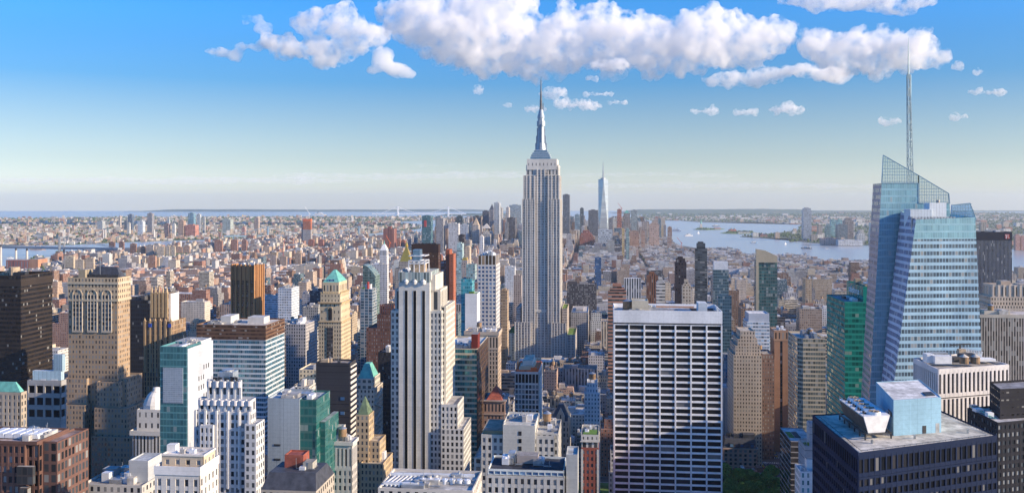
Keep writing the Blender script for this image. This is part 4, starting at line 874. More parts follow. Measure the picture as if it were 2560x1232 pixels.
# light stone stepped block
b = B('office_building', 'large pale stone stepped block with a blank central tower, bottom centre', 'office building', 1203, 1387, 480, 1160, 'the pale stepped block', depth=34)
W = b.W; D = 32; z = lambda v, y=0: b.z(v, W*.5, y); SP_ = (.50, .48, .43); S_ = sp(SP_, (.06, .07, .075), 3.2, 4, .48, .55, 0, 0, .2)
b.lattice('wall', 0, W, 0, D, 0, z(1092), sp(SP_, cw=3.1, ch=4.0, fw=.52, fh=.58), 'fr', .4, 90, 'pane_office')
b.tier('central_tower', b.x(1259, 5), b.x(1340, 5), 5, D-3, z(1092), z(1060, 5), sp((.56, .55, .50), (.06, .07, .075), 7, 8, .25, .4), (.45, .44, .42), 1)
b.tier('central_wall', b.x(1258), b.x(1338), -1.2, 4, 0, z(1064), plain((.54, .53, .48)), (.45, .44, .42), .8)
mb = MB()
for j in range(8):
    xx = b.x(1296, -1.2); mb.box(xx, xx+1.7, -1.32, -1, z(1086)-j*4.0, z(1086)-j*4+2.2, plain((.04, .05, .06)))
b.add('window', mb, 'pane_dark')
b.tier('side_tower', b.x(1340, 2), b.x(1396, 2), 2, D+2, 0, z(1085, 2), S_, (.4, .4, .38), 1); b.tier('low_wing', b.x(1185, 2), b.x(1206, 2), 2, D, 0, z(1150, 2), S_, (.5, .5, .5), 1); b.tier('tan_house', b.x(1206, 3), b.x(1256, 3), 3, D-4, z(1092), z(1077, 3), plain((.34, .26, .16)), (.3, .27, .22)); b.rooftop(b.x(1262, 6), b.x(1335, 6), 7, D-6, z(1060, 5), 4, 0, 2, 3); b.rooftop(b.x(1345, 4), b.x(1393, 4), 4, D, z(1085, 2), 4, 1, 22, 3)
# penthouse block in front
b = B('office_building', 'pale stone block with turquoise penthouse windows and dark flat roof, bottom centre', 'office building', 1217, 1412, 400, 1240, 'the turquoise penthouse block', depth=26)
W = b.W; D = 24; z = lambda v, y=0: b.z(v, W*.5, y)
b.lattice('wall', 0, W, 0, D, 0, z(1192), sp((.52, .50, .46), cw=2.85, ch=4.0, fw=.5, fh=.6), 'fr', .4, 80, 'pane_office', parapet=.4)
b.lattice('penthouse', .4, W-.4, .8, D-1, z(1192)+.5, z(1178), sp((.62, .66, .64), cw=2.9, ch=9, fw=.85, fh=.7), 'fr', .3, 40, 'pane_blue', roof=(.06, .065, .08), parapet=.5)
b.rooftop(3, W-6, 4, D-2, z(1178), 9, 0, 60, 4.5); b.tier('chiller', b.x(1292, 12), b.x(1345, 12), 12, 18, z(1178), z(1138, 12), plain((.34, .3, .28)), (.3, .28, .27)); b.tier('stair_house', b.x(1415), b.x(1444), 2, 16, 0, z(1140), plain((.42, .43, .42)), (.4, .42, .42), .8)
# gothic gable
b = B('office_building', 'grey stone gothic block with a pointed central gable and blue slate roof', 'office building', 1379, 1424, 640, 1150, 'the gothic gable block', depth=26)
W = b.W; D = 26; z = lambda v: b.z(v, W*.5); Sg = sp((.38, .34, .29), (.04, .045, .05), 2.6, 3.9, .42, .6, 0, 0, .2)
b.tier('wall', 0, W, 0, D, 0, z(1052), Sg); mb = MB()
for zz in (0,): 
    pf = [(W*.28, z(1052)), (W*.72, z(1052)), (W*.72, z(1040)), (W*.5, z(1020)), (W*.28, z(1040))]
    mb.face([(x_, -.5, z_) for x_, z_ in pf], plain((.42, .37, .31))); mb.face([(x_, 3, z_) for x_, z_ in reversed(pf)], plain((.42, .37, .31)))
    for (xa_, za_), (xb_, zb_) in zip(pf, pf[1:]+pf[:1]): mb.face([(xa_, -.5, za_), (xa_, 3, za_), (xb_, 3, zb_), (xb_, -.5, zb_)], plain((.42, .37, .31)))
    mb.box(W*.47, W*.53, -.62, -.4, z(1052), z(1036), plain((.03, .03, .04)))
b.add('gable', mb); b.hip('roof', .3, W-.3, .6, D-.6, z(1052), z(1018), 'slate', (.3, .3)); 
for t in (0, 1): mb = MB(); mb.cyl(W*t, 0, 1.2, z(1090), z(1045), plain((.4, .36, .3)), n=6); mb.cyl(W*t, 0, 1.3, z(1045), z(1036), plain((.4, .36, .3)), r2=.05, n=6); b.add('turret', mb)
# red brick with white top
b = B('office_building', 'slim red brick block with white arched top storeys and corner quoins', 'office building', 1453, 1497, 560, 1187, 'the red brick arched block', depth=24)
W = b.W; D = 26; z = lambda v: b.z(v, W*.5)
b.lattice('wall', 0, W, 0, D, 0, z(1122), sp((.30, .10, .075), cw=W/4, ch=4.0, fw=.5, fh=.55), 'f', .35, 60, 'pane_office'); b.tier('arcade', .2, W-.2, .2, D, z(1122)+.6, z(1103), sp((.60, .58, .53), (.04, .045, .05), W/3, 12, .62, .8)); b.tier('top_wall', 0, W, 0, D, z(1103), z(1090), sp((.62, .60, .55), (.05, .05, .06), 3, 5, .3, .4), (.3, .3, .28), 1); b.tier('cornice', -.7, W+.7, -.7, D, z(1104), z(1102), plain((.64, .62, .57)))
mb = MB()
for t in (-.1, W-1.2): mb.box(t, t+1.3, -.2, .3, 0, z(1122), plain((.6, .58, .54)))
b.add('quoin', mb); b.rooftop(1, W-1, 2, D-2, z(1090), 6, 0, 71, 3); b.tier('roof_garden', W*.1, W*.9, 2, D*.5, z(1090), z(1086), plain((.1, .2, .05)), mat='green_roof')
b = B('office_building', 'pale blue-white stepped block with a tank on top, right of the gothic gable', 'office building', 1461, 1500, 800, 1055, 'the pale blue stepped block', depth=26)
W = b.W; z = lambda v: b.z(v, W*.5); Sg = sp((.60, .62, .64), (.14, .18, .24), 2.6, 3.7, .4, .5)
b.tier('wall', 0, W, 0, 26, 0, z(985), Sg, (.6, .6, .6), 1); b.tier('upper_wall', 2, W-2, 4, 24, z(985), z(962), Sg, (.6, .6, .6), 1); b.water_tank(W*.5, 12, z(962), 3, 5, 3)
# --- downtown and the mid distance, as rows: name, label, cat, u0, u1, vtop, Y, vbot, wall, glass, style, short, extras
TW = []
def tw(label, u0, u1, vt, Y, vb, wall, glass=(.05, .06, .07), st='grid', side=None, short=None, cap=None, cat='office tower', name='office_tower', yaw=None, depth=None, step=None, metal=0.0):
    b = B(name, label, cat, u0, u1, Y, vb, short, yaw, None, depth or 40)
    k = Y/900.0; f = dict(grid=(3.2*max(1, k*.5), 3.7*max(1, k*.5), .5, .55), band=(4, 3.9*max(1, k*.5), 1, .5), vert=(3.0*max(1, k*.4), 4, .5, 1), glass=(2.6*max(1, k*.5), 3.8*max(1, k*.5), .88, .75))[st]
    s_ = sp(wall, glass, f[0], f[1], f[2], f[3], metal or (.35 if st == 'glass' else 0), .4 if st == 'glass' else 0, .12)
    W = b.W; z = b.z(vt, W*.5); D = depth or max(14, min(60, W*.9))
    if side: D = max(10, min(90, b.yd(side)))
    zt = z - ((step[0]*Y/F) if step else 0)
    b.tier('wall', 0, W, 0, D, 0, zt, s_, tuple(min(.7, c*1.1+.08) for c in wall), 1)
    if step:
        dz = (z-zt)/len(step[1]); za = zt
        for fr in step[1]: b.tier('setback', W*(1-fr)/2, W*(1+fr)/2, D*(1-fr)/2, D*(1+fr)/2, za, za+dz, s_, tuple(min(.7, c*1.1+.08) for c in wall), .6); za += dz
    if cap:
        mat, hgt, fr = cap; hh = hgt*Y/F
        if mat == 'box': b.tier('roof_house', W*.2, W*.8, D*.2, D*.8, z, z+hh, plain(wall), wall)
        else: b.hip('roof', W*.04, W*.96, D*.04, D*.96, z, z+hh, mat, fr)
    else: b.tier('roof_house', W*.25, W*.7, D*.25, D*.75, z, z+max(3, 2.2*Y/F), plain(tuple(c*.8 for c in wall)), wall)
    return b
tw('teal glass tower with a red panel near its top, behind the gold pyramid', 1055, 1078, 540, 3400, 612, (.10, .20, .22), (.05, .15, .18), 'glass', 1082, 'the teal tower with red panel')
bb = HEROES[-1]
b = B('hoarding', 'small square red hoarding high on the teal glass tower', 'hoarding', 1060, 1066, 3396, 570, None, depth=1); b.tier('wall', 0, b.W, 0, 2, b.z(567), b.z(551), plain((.7, .08, .04)), mat='red_paint')
tw('pale concrete slab tower with a dark stripe, right of the teal tower', 1090, 1108, 546, 4300, 595, (.40, .39, .38), (.1, .1, .12), 'vert', 1113)
tw('white marble slab tower with a gold cupola behind it', 1121, 1146, 559, 4300, 600, (.56, .55, .54), (.3, .31, .33), 'grid', 1150)
tw('dark green glass block with stepped top on the bay skyline', 1139, 1157, 541, 5800, 570, (.04, .07, .08), (.03, .06, .07), 'glass', 1160, step=(10, (.8,)))
tw('pale cloth-white tower below the dark green stepped block', 1150, 1170, 562, 5000, 600, (.5, .52, .54), (.2, .24, .28), 'grid', 1173)
tw('tan stone tower with a pointed pale green spire roof, downtown cluster', 1181, 1196, 563, 5000, 610, (.52, .46, .40), (.12, .12, .13), 'grid', 1200, cap=('stone_tan', 19, .03))
tw('dark slab behind the pointed tan tower downtown', 1183, 1200, 541, 5600, 566, (.07, .065, .07), (.04, .04, .05), 'glass', 1203)
tw('wedding cake white stone tower with a tall cupola downtown', 1203, 1226, 571, 4900, 612, (.52, .49, .45), (.12, .13, .14), 'grid', 1230, step=(14, (.6, .34, .2)), cap=('stone_light', 12, .05))
tw('dark grey flat tower left of the rippling silver tower', 1206, 1222, 528, 5700, 565, (.10, .10, .12), (.06, .07, .09), 'grid', 1224)
tw('pointed dark stone tower left of the rippling silver tower', 1223, 1234, 524, 5900, 560, (.26, .24, .24), (.1, .1, .12), 'grid', 1237, cap=('slate', 14, .04))
tw('rippling silver residential tower, tallest of the downtown cluster left of the spire', 1235, 1248, 507, 5100, 585, (.50, .52, .54), (.25, .28, .32), 'vert', 1252, metal=.5, cat='apartment tower', name='apartment_tower', short='the rippling silver tower')
tw('slim grey tower touching the rippling silver tower', 1246, 1254, 520, 5300, 580, (.30, .30, .30), (.12, .13, .14), 'grid', 1258)
tw('wide pale gridded bank slab left of the spire, on the skyline', 1273, 1303, 513, 5600, 560, (.34, .40, .44), (.2, .26, .3), 'vert', None, short='the wide pale skyline slab')
tw('pale grey tower between the silver tower and the wide skyline slab', 1265, 1272, 519, 5500, 560, (.5, .47, .44), (.2, .2, .2), 'grid', 1275)
tw('dark brown slab in front of the wide skyline slab', 1267, 1288, 545, 4900, 598, (.11, .10, .10), (.07, .07, .08), 'vert', 1294)
tw('grey slab beside the dark brown slab downtown', 1262, 1270, 556, 4800, 600, (.34, .33, .32), (.14, .14, .15), 'vert', None)
tw('white slender turret tower low in the downtown cluster', 1199, 1208, 592, 3900, 622, (.68, .67, .66), (.3, .32, .36), 'grid', 1210, cap=('stone_light', 6, .1))
tw('dark glass slab behind the red twin slabs', 1146, 1160, 588, 2600, 640, (.04, .035, .04), (.05, .04, .04), 'glass', 1164)
tw('pale aqua glass tower right of the red twin slabs', 1142, 1156, 610, 1700, 680, (.44, .56, .56), (.2, .34, .38), 'band', 1160, cat='apartment tower', name='apartment_tower', short='the pale aqua tower')
tw('tan slab tower behind the pale aqua tower', 1163, 1174, 618, 2300, 660, (.60, .48, .36), (.2, .15, .1), 'grid', 1178)
tw('grey stone slab with gold-topped house behind the cyan glass tower', 1154, 1168, 652, 1300, 705, (.42, .34, .30), (.16, .2, .22), 'grid', 1172, cap=('gold', 8, .7))
tw('rust brown slab left of the red twin slabs', 1098, 1104, 640, 1500, 720, (.3, .14, .1), (.1, .08, .07), 'grid', None)
tw('tall dark glass tower just right of the spire, on the skyline', 1407, 1424, 487, 5200, 585, (.16, .17, .19), (.10, .12, .15), 'vert', 1432, metal=.3, short='the dark skyline tower by the spire')
tw('slim dark glass tower on the bay skyline', 1450, 1459, 521, 5600, 565, (.13, .15, .16), (.07, .09, .1), 'glass', 1462)
tw('pale blue glass tower right of the dark skyline tower', 1437, 1450, 537, 5500, 575, (.32, .40, .44), (.2, .28, .32), 'glass', None)
tw('dark slab standing left of the tall tapering glass tower', 1471, 1495, 526, 5600, 590, (.15, .15, .16), (.08, .09, .1), 'vert', 1498)
tw('grey slab below and right of the tall tapering glass tower', 1521, 1532, 547, 5700, 580, (.24, .24, .25), (.12, .13, .14), 'grid', 1535)
tw('brick red unfinished tower with a yellow top band', 1543, 1554, 524, 6100, 570, (.42, .16, .10), (.3, .12, .08), 'band', 1557, name='construction_tower', cat='tower under construction', short='the brick red unfinished tower')
tw('brown granite tower with a green pyramid roof on the bay skyline', 1559, 1575, 533, 5900, 575, (.28, .24, .21), (.1, .1, .1), 'grid', 1578, cap=('copper_green', 8, .1))
tw('flat topped dark and pale tower beside the green pyramid tower', 1578, 1593, 526, 5700, 578, (.32, .36, .36), (.16, .2, .2), 'vert', 1596, short='the flat topped tower')
tw('pinkish brown slab pair below the flat topped tower', 1575, 1598, 578, 5000, 616, (.42, .27, .20), (.2, .14, .1), 'grid', 1602)
tw('second pinkish brown slab right of the flat topped tower', 1603, 1612, 578, 4900, 612, (.42, .27, .20), (.2, .14, .1), 'grid', 1616)
tw('brown stone tower left of the big tan riverfront tower', 1604, 1617, 554, 5300, 600, (.34, .28, .24), (.1, .12, .14), 'grid', 1622)
tw('big tan riverfront tower with a green trimmed flat top', 1623, 1648, 558, 5100, 604, (.52, .38, .30), (.3, .2, .16), 'grid', 1651, short='the big tan riverfront tower', step=(3, (.8,)))
tw('half-built brown and glass tower right of the big tan riverfront tower', 1669, 1680, 568, 5000, 612, (.36, .22, .15), (.2, .25, .28), 'grid', 1690)
tw('red stone ziggurat block below the tall tapering tower', 1449, 1482, 578, 4700, 614, (.34, .14, .10), (.2, .1, .08), 'grid', None, step=(10, (.8, .5)))
tw('pale louvred slanting block below the tall tapering tower', 1495, 1531, 575, 4500, 600, (.45, .48, .50), (.3, .33, .35), 'band', None)
tw('narrow tan slab with sunlit edge and teal neighbour, below the brick red unfinished tower', 1555, 1561, 572, 3900, 622, (.60, .44, .22), (.3, .22, .1), 'grid', None)
tw('pale teal slim slab beside the narrow tan slab', 1565, 1573, 572, 3800, 625, (.36, .46, .44), (.2, .3, .3), 'glass', None)
tw('dark bluish tower with a stepped slant top and sunlit right edge', 1738, 1768, 609, 1400, 758, (.08, .09, .10), (.06, .075, .09), 'band', 1771, 'the stepped dark tower', step=(14, (.7,)), cat='apartment tower', name='apartment_tower')
tw('dark brown tower with a white window strip, left of the stepped dark tower', 1688, 1716, 648, 1050, 756, (.06, .05, .055), (.04, .04, .05), 'grid', 1724, 'the dark tower with white strip', step=(10, (.8,)))
tw('cream stepped apartment block in front of the dark tower with white strip', 1706, 1728, 706, 990, 756, (.58, .50, .40), (.2, .16, .12), 'grid', 1732, step=(10, (.7, .4)))
tw('mosaic blue glass tower with a pale blue panel top', 1783, 1822, 676, 1150, 838, (.16, .24, .28), (.10, .18, .22), 'glass', 1827, 'the mosaic glass tower', metal=.6, cat='hotel', name='hotel_tower', cap=('metal_white', 22, .97))
tw('lower blue glass block joined to the mosaic glass tower', 1795, 1829, 742, 1050, 838, (.10, .18, .24), (.06, .14, .2), 'glass', 1832, metal=.5)
tw('brick brown slab with rounded tank top, behind the wide white slab', 1617, 1645, 686, 1150, 758, (.27, .13, .08), (.1, .07, .06), 'vert', None, step=(6, (.6,)))
tw('white rounded balcony tower behind the wide white slab', 1641, 1663, 700, 1080, 758, (.64, .64, .62), (.2, .22, .25), 'band', 1667, cat='apartment tower', name='apartment_tower', step=(8, (.75, .5)))
tw('dark glass box framed by white mullions, behind the wide white slab', 1560, 1603, 698, 1050, 758, (.60, .60, .60), (.035, .04, .05), 'vert', 1607, cap=('box', 3, 1))
tw('open concrete floors with orange netting, behind the left end of the wide white slab', 1520, 1566, 716, 980, 760, (.50, .26, .18), (.05, .06, .06), 'band', 1572, name='construction_building', cat='building under construction', step=(14, (.8, .5)))
tw('long grey stone court block below the open orange floors', 1428, 1470, 782, 1450, 830, (.44, .41, .38), (.1, .1, .11), 'grid', 1476)
tw('blue banner clad block right of the spire in the mid distance', 1487, 1503, 645, 2300, 690, (.08, .16, .30), (.05, .12, .26), 'glass', None)
tw('white office block with blue banner roof sign left of the spire', 1262, 1287, 668, 1900, 705, (.62, .62, .62), (.3, .36, .42), 'grid', None)
tw('grey stone tall block touching the left side of the spired skyscraper', 1284, 1303, 690, 1500, 790, (.40, .34, .31), (.12, .1, .1), 'grid', None)
tw('brown stone slab right of the blue windowed pale tower', 1252, 1268, 728, 1150, 830, (.40, .30, .2), (.12, .1, .08), 'grid', 1272)
tw('dark teal glass tower in a tan frame with a slanted tan crown', 1893, 1943, 654, 1050, 820, (.10, .13, .13), (.05, .14, .15), 'glass', None, 'the teal tower in tan frame', cat='apartment tower', name='apartment_tower')
hb = HEROES[-1]
b = B('crown_screen', 'slanted tan crown wall rising above the teal tower in tan frame', 'crown wall', 1890, 1943, 1049, 655, depth=3)
mb = MB(); za, zb = b.z(656), b.z(622); pf = [(0, 0), (3, 0), (3, za), (b.W, za), (b.W, b.z(640)), (b.W*.45, zb-2), (0, zb)]
mb.face([(x_, -.4, z_) for x_, z_ in pf], plain((.40, .35, .26))); mb.face([(x_, 3, z_) for x_, z_ in reversed(pf)], plain((.40, .35, .26)))
for (xa_, za_), (xb_, zb_) in zip(pf, pf[1:]+pf[:1]): mb.face([(xa_, -.4, za_), (xa_, 3, za_), (xb_, 3, zb_), (xb_, -.4, zb_)], plain((.40, .35, .26)))
b.add('frame', mb)
# one tall tapering glass tower with a mast
b = B('skyscraper', 'tall tapering pale glass tower with faceted sides and a thin mast', 'skyscraper', 1497, 1521, 5900, 590, 'the tall tapering glass tower', yaw=0, depth=62)
W = b.W; D = W; z0, z1 = 0, b.z(448); mb = MB(); SGl = sp((.52, .56, .58), (.42, .47, .50), 200, 8, 1, .95, .35, .75, 0)
bot = [(0, 0), (W, 0), (W, D), (0, D)]; m_ = W/2; q = .0
top = [(m_, -.0), (W, D/2), (m_, D), (0, D/2)]
bt = [(*p, 30) for p in bot]; tp = [(*p, z1) for p in top]
for i in range(4):
    j = (i+1) % 4
    mb.face([bt[i], bt[j], tp[i]], SGl, [(0, 0), (1, 0), (.5, 60)], i*.2); mb.face([bt[j], tp[j], tp[i]], SGl, [(0, 0), (.5, 60), (0, 60)], i*.2+.1)
mb.face(tp, plain((.4, .4, .4))); mb.prism(bot, 0, 30, SGl); b._grow(0, W, 0, D, z1); b.add('wall', mb)
mb = MB(); mb.cyl(m_, m_, 17, z1, z1+9, plain((.3, .32, .34)), n=16); b.add('ring', mb, 'metal_grey'); mb = MB(); mb.cyl(m_, m_, 5, z1+9, b.z(402), plain((.5, .5, .5)), r2=.8, n=6); b.add('mast', mb, 'metal_grey')
# ------------------------------------------------------------------ right hand side
# green glass tower with the sign
GRN = sp((.012, .27, .22), (.01, .20, .165), 2.6, 4.1, .93, .62, .3, .25, .05)
b = B('office_tower', 'emerald green glass tower with white lettering on its upper block', 'office tower', 2112, 2200, 690, 1040, 'the emerald green tower', depth=60)
W = b.W; z = b.z(757, W*.3); D = b.yd(2067, 0)
b.tier('wall', 0, W, 0, D, 0, z, GRN, (.30, .33, .36), .8)
D2 = b.yd(2116, b.x(2158, 8)); xu = b.x(2158, 6)
D2 = min(D-2, D2); zu = b.z(720, W*.5, 6)
b.tier('upper_block', xu, W+8, 6, D2, z, zu, sp((.012, .22, .18), (.012, .26, .21), 2.6, 9, .95, .95, .2, .65, 0), (.08, .07, .06), 1.2)
b.rooftop(2, xu-1, 3, D-3, z, 5, 0, 14, 2.5, ('metal_dark', 'roof_white')); b.rooftop(xu+2, W+6, 9, D2-3, zu, 7, 0, 15, 5, ('stone_tan', 'metal_white', 'wood_tank'))
def lettering(parent, text, loc, rot, size, mat, name='lettering', ext=.15):
    cu = bpy.data.curves.new(name, 'FONT'); cu.body = text; cu.size = size; cu.extrude = ext; cu.align_x = 'CENTER'; cu.align_y = 'CENTER'
    tmp = bpy.data.objects.new('tmp', cu); S.collection.objects.link(tmp); dg = bpy.context.evaluated_depsgraph_get()
    me = bpy.data.meshes.new_from_object(tmp.evaluated_get(dg)); bpy.data.objects.remove(tmp); me.materials.clear(); me.materials.append(MATS[mat]); me.name = name
    o = link(name, me, parent); o.location = loc; o.rotation_euler = rot; return o
lettering(b.root, 'salesforce', (xu-.25, 6+(D2-6)*.52, (z+zu)/2+1.5), (math.pi/2, 0, -math.pi/2), 7.6, 'white_paint')
# faceted crystal tower with spire
b = B('skyscraper', 'faceted blue glass skyscraper with a slanted crown and a tall white lattice spire', 'skyscraper', 2237, 2455, 600, 1000, 'the faceted glass skyscraper', yaw=0, depth=85)
P = lambda u, v, Y: Vector(at(u, v, Y))-b.p
G1 = sp((.32, .50, .63), (.09, .13, .17), 2.2, 4.75, .86, .56, .2, .6, .10); G2 = sp((.52, .58, .70), (.24, .23, .36), 2.2, 4.75, .86, .58, .4, .55, .12); G3 = sp((.26, .46, .54), (.19, .37, .45), 1.7, 4.8, .90, .74, .15, .85, .02); G4 = sp((.46, .34, .34), (.2, .18, .2), 3.3, 4.75, .6, .56, .3, .5, .1)
def gface(mb, pts, spec, seed):
    pts = [Vector(p) for p in pts]; o = pts[0]; d = Vector((pts[1].x-o.x, pts[1].y-o.y, 0)).normalized()
    mb.face([tuple(p) for p in pts], spec, [((p-o).dot(d)/(spec['cw']), (p.z+20)/spec['ch']) for p in pts], seed)
Yf = 600
f1, f2 = P(2290, 549, Yf), P(2438, 543, Yf+4); f3 = Vector((f2.x+4, f2.y+48, f2.z+2)); f4 = P(2252, 528, Yf+36)
def foot(u, v, Y): p = P(u, v, Y); return p
g1, g2 = P(2165, 1472, Yf-2), P(2482, 1472, Yf-2); g1.z = g2.z = 0; g3 = Vector((g2.x+6, g2.y+64, 0)); g4 = P(2150, 1420, Yf+36); g4.z = 0
mb = MB(); cr = 13.0
def lerp(p, q, z): t = (z-p.z)/(q.z-p.z); return p+(q-p)*t
zt = min(f1.z, f2.z)-cr
m1, m2, m4 = lerp(g1, f1, zt), lerp(g2, f2, zt), lerp(g4, f4, f4.z-cr*.8)
gface(mb, [g1, g2, m2, m1], G1, .1); b.rec['vtop'] = 388; b.rec['u0'] = 2180
b.add('front_wall', mb)
mb = MB(); gface(mb, [m1, m2, f2, f1], G3, .2); gface(mb, [m2, lerp(g3, f3, zt), f3, f2], G3, .22); b.add('parapet_glass', mb)
mb = MB(); gface(mb, [g4, g1, f1, f4], G2, .3); b.add('chamfer_wall', mb)
mb = MB(); gface(mb, [g2, g3, lerp(g3, f3, zt), m2], G1, .4); gface(mb, [g3, g4, f4, f3], G3, .5); b.add('rear_wall', mb)
rz = zt+2; mb = MB(); mb.face([tuple(lerp(p, q, rz)) for p, q in ((g1, f1), (g2, f2), (g3, f3), (g4, f4))], plain((.22, .24, .26))); b.add('roof', mb)
Ys = Yf+38
a1, a2, a3 = P(2208, 388, Ys), P(2372, 484, Ys), P(2377, 560, Ys); s1 = P(2150, 1420, Ys); s1.z = 0; s2 = P(2392, 900, Ys); s2.z = 0
slabT = 30
zs = P(2208, 458, Ys).z
def crown_strip(): pass
l1, r1 = lerp(s1, a1, zs), lerp(s2, a3, zs)
mb = MB(); back = Vector((6, slabT, 0))
low = [s1, s2, a3, lerp(s1, a1, a3.z)]
gface(mb, low, G3, .6); rr = Vector((a3.x, a3.y, 0)); 
zm = P(2300, 508, Ys).z; am = P(2374, 508, Ys); lm = lerp(s1, a1, zm)
gface(mb, [low[3], a3, am, lm], G3, .62); zk = zs; xk = P(2296, 470, Ys); xk.z = zk; xl = Vector((xk.x, xk.y, zm)); lk = lerp(s1, a1, zk)
gface(mb, [lm, xl, xk, lk], G3, .64)
gface(mb, [low[0]+back, low[0], lk, lk+back], G4, .66); gface(mb, [s2, s2+back, am+back, am], G3, .68); gface(mb, [s2+back, s1+back, lm+back, am+back], G3, .7)
mb.face([tuple(p) for p in (lk, xk, xk+back, lk+back)], plain((.2, .22, .24))); mb.face([tuple(p) for p in (xl, am, am+back, xl+back)], plain((.2, .22, .24)))
b.add('rear_slab', mb)
# open glass screens of the crown: mullions with clear panes
def screen(part, pts, du, dv, mat_glass):
    pts = [Vector(p) for p in pts]; o = pts[0]; d = (pts[1]-pts[0]); d.z = 0; Ln = d.length; d.normalize()
    zmin, zmax = min(p.z for p in pts), max(p.z for p in pts); mb = MB()
    def span_h(z):
        xs = []
        for p, q in zip(pts, pts[1:]+pts[:1]):
            if (p.z-z)*(q.z-z) < 0: t = (z-p.z)/(q.z-p.z); xs.append(((p+(q-p)*t)-o).dot(d))
        return (min(xs), max(xs)) if len(xs) >= 2 else None
    def span_v(x):
        zs_ = []
        for p, q in zip(pts, pts[1:]+pts[:1]):
            a, c = (p-o).dot(d)-x, (q-o).dot(d)-x
            if a*c < 0: t = a/(a-c); zs_.append(p.z+(q.z-p.z)*t)
        return (min(zs_), max(zs_)) if len(zs_) >= 2 else None
    z = zmin+dv*.5
    while z < zmax:
        s_ = span_h(z)
        if s_: p = o+d*s_[0]; q = o+d*s_[1]; mb.bar((p.x, p.y, z), (q.x, q.y, z), .2 if int((z-zmin)/dv) % 2 else .34, plain((.2, .25, .28)))
        z += dv
    x = du*.5; xmax = max((p-o).dot(d) for p in pts)
    while x < xmax:
        s_ = span_v(x)
        if s_: p = o+d*x; mb.bar((p.x, p.y, s_[0]), (p.x, p.y, s_[1]), .18, plain((.2, .25, .28)))
        x += du
    for p, q in zip(pts, pts[1:]+pts[:1]): mb.bar(tuple(p), tuple(q), .5, plain((.2, .25, .28)))
    fr = b.add(part, mb, 'steel_blue'); g = MB(); nn = Vector((d.y, -d.x, 0))*.06
    g.face([tuple(p-nn) for p in pts], plain((.5, .6, .6))); g.build('glass', mat_glass, fr); return fr
m, nt, bs = new_mat('screen_glass'); tr = N(nt, 'ShaderNodeBsdfTransparent'); tr.inputs[0].default_value = (.70, .82, .80, 1); gl = N(nt, 'ShaderNodeBsdfGlossy'); gl.inputs['Roughness'].default_value = .05; tl = N(nt, 'ShaderNodeBsdfTranslucent'); tl.inputs[0].default_value = (.62, .74, .70, 1); ad = N(nt, 'ShaderNodeMixShader'); ad.inputs[0].default_value = .45; nt.links.new(gl.outputs[0], ad.inputs[1]); nt.links.new(tl.outputs[0], ad.inputs[2]); gl = ad; mx = N(nt, 'ShaderNodeMixShader'); mx.inputs[0].default_value = .5
nt.links.new(tr.outputs[0], mx.inputs[1]); nt.links.new(gl.outputs[0], mx.inputs[2]); nt.links.new(mx.outputs[0], nt.nodes['Material Output'].inputs[0])
screen('crown_screen', [lk, xk, P(2296, 438.5, Ys), a1], 1.7, 2.3, 'screen_glass'); screen('crown_screen', [xl, am, a2, P(2296, 438.5, Ys)], 1.7, 2.3, 'screen_glass')
c1, c2, c3, c4 = P(2378, 548, Yf+20), P(2440, 548, Yf+20), P(2425, 508, Yf+22), P(2379, 513, Yf+22); screen('crown_screen', [c1, c2, c3, c4], 1.8, 2.3, 'screen_glass')
mb = MB(); q0 = P(2276, 545, Yf+14); q1 = P(2330, 523, Yf+14); mb.box(q0.x, q1.x, q0.y, q0.y+10, rz, q1.z, sp((.6, .68, .74), cw=2, ch=30, fw=.04, fh=1), (.7, .74, .78)); b.add('plant_house', mb)
mb = MB(); q0 = P(2324, 545, Yf+16); q1 = P(2366, 507, Yf+16); mb.box(q0.x, q1.x, q0.y, q0.y+9, rz, q1.z, sp((.68, .74, .78), cw=2, ch=30, fw=.04, fh=1), (.7, .74, .78)); b.add('plant_house', mb)
mb = MB(); q = P(2345, 500, Yf+18); mb.cyl(q.x, q.y, 1.2, q.z-4, q.z, plain((.7, .68, .6)), n=8); b.add('flue', mb, 'stone_light')
mb = MB()
for i in range(14): q = P(2280+i*8, 546, Yf+6); mb.box(q.x, q.x+1.2, q.y, q.y+1.5, rz, q.z+1, plain((.4, .4, .42)))
b.add('roof_unit', mb, 'metal_grey')
# lattice spire
mb = MB(); sb, st_ = P(2277, 425, Yf+52), P(2271, 95, Yf+52); sb.z -= 26; sw = 3.6
def mast_w(t): return sw*(1-.55*t)
lv = 15; zz0, zz1 = sb.z, sb.z+(st_.z-sb.z)*.78
cor = lambda t, i: (sb.x+(st_.x-sb.x)*t+(-1, 1, 1, -1)[i]*mast_w(t)/2, sb.y+(-1, -1, 1, 1)[i]*mast_w(t)/2, zz0+(zz1-zz0)*t)
for k in range(lv):
    t0, t1 = k/lv, (k+1)/lv
    for i in range(4):
        mb.bar(cor(t0, i), cor(t1, i), .42, plain((.6, .66, .68))); mb.bar(cor(t1, i), cor(t1, (i+1) % 4), .32, plain((.6, .66, .68))); mb.bar(cor(t0, i if k % 2 else (i+1) % 4), cor(t1, (i+1) % 4 if k % 2 else i), .3, plain((.6, .66, .68)))
b.add('lattice_mast', mb, 'mast_grey'); mb = MB(); mb.cyl(sb.x, sb.y, .32, zz0, zz1, plain((.6, .66, .68)), r2=.3, n=8); mb.cyl(st_.x, st_.y, .6, zz1, st_.z, plain((.6, .66, .68)), r2=.15, n=8); b.add('spire_needle', mb, 'mast_grey')
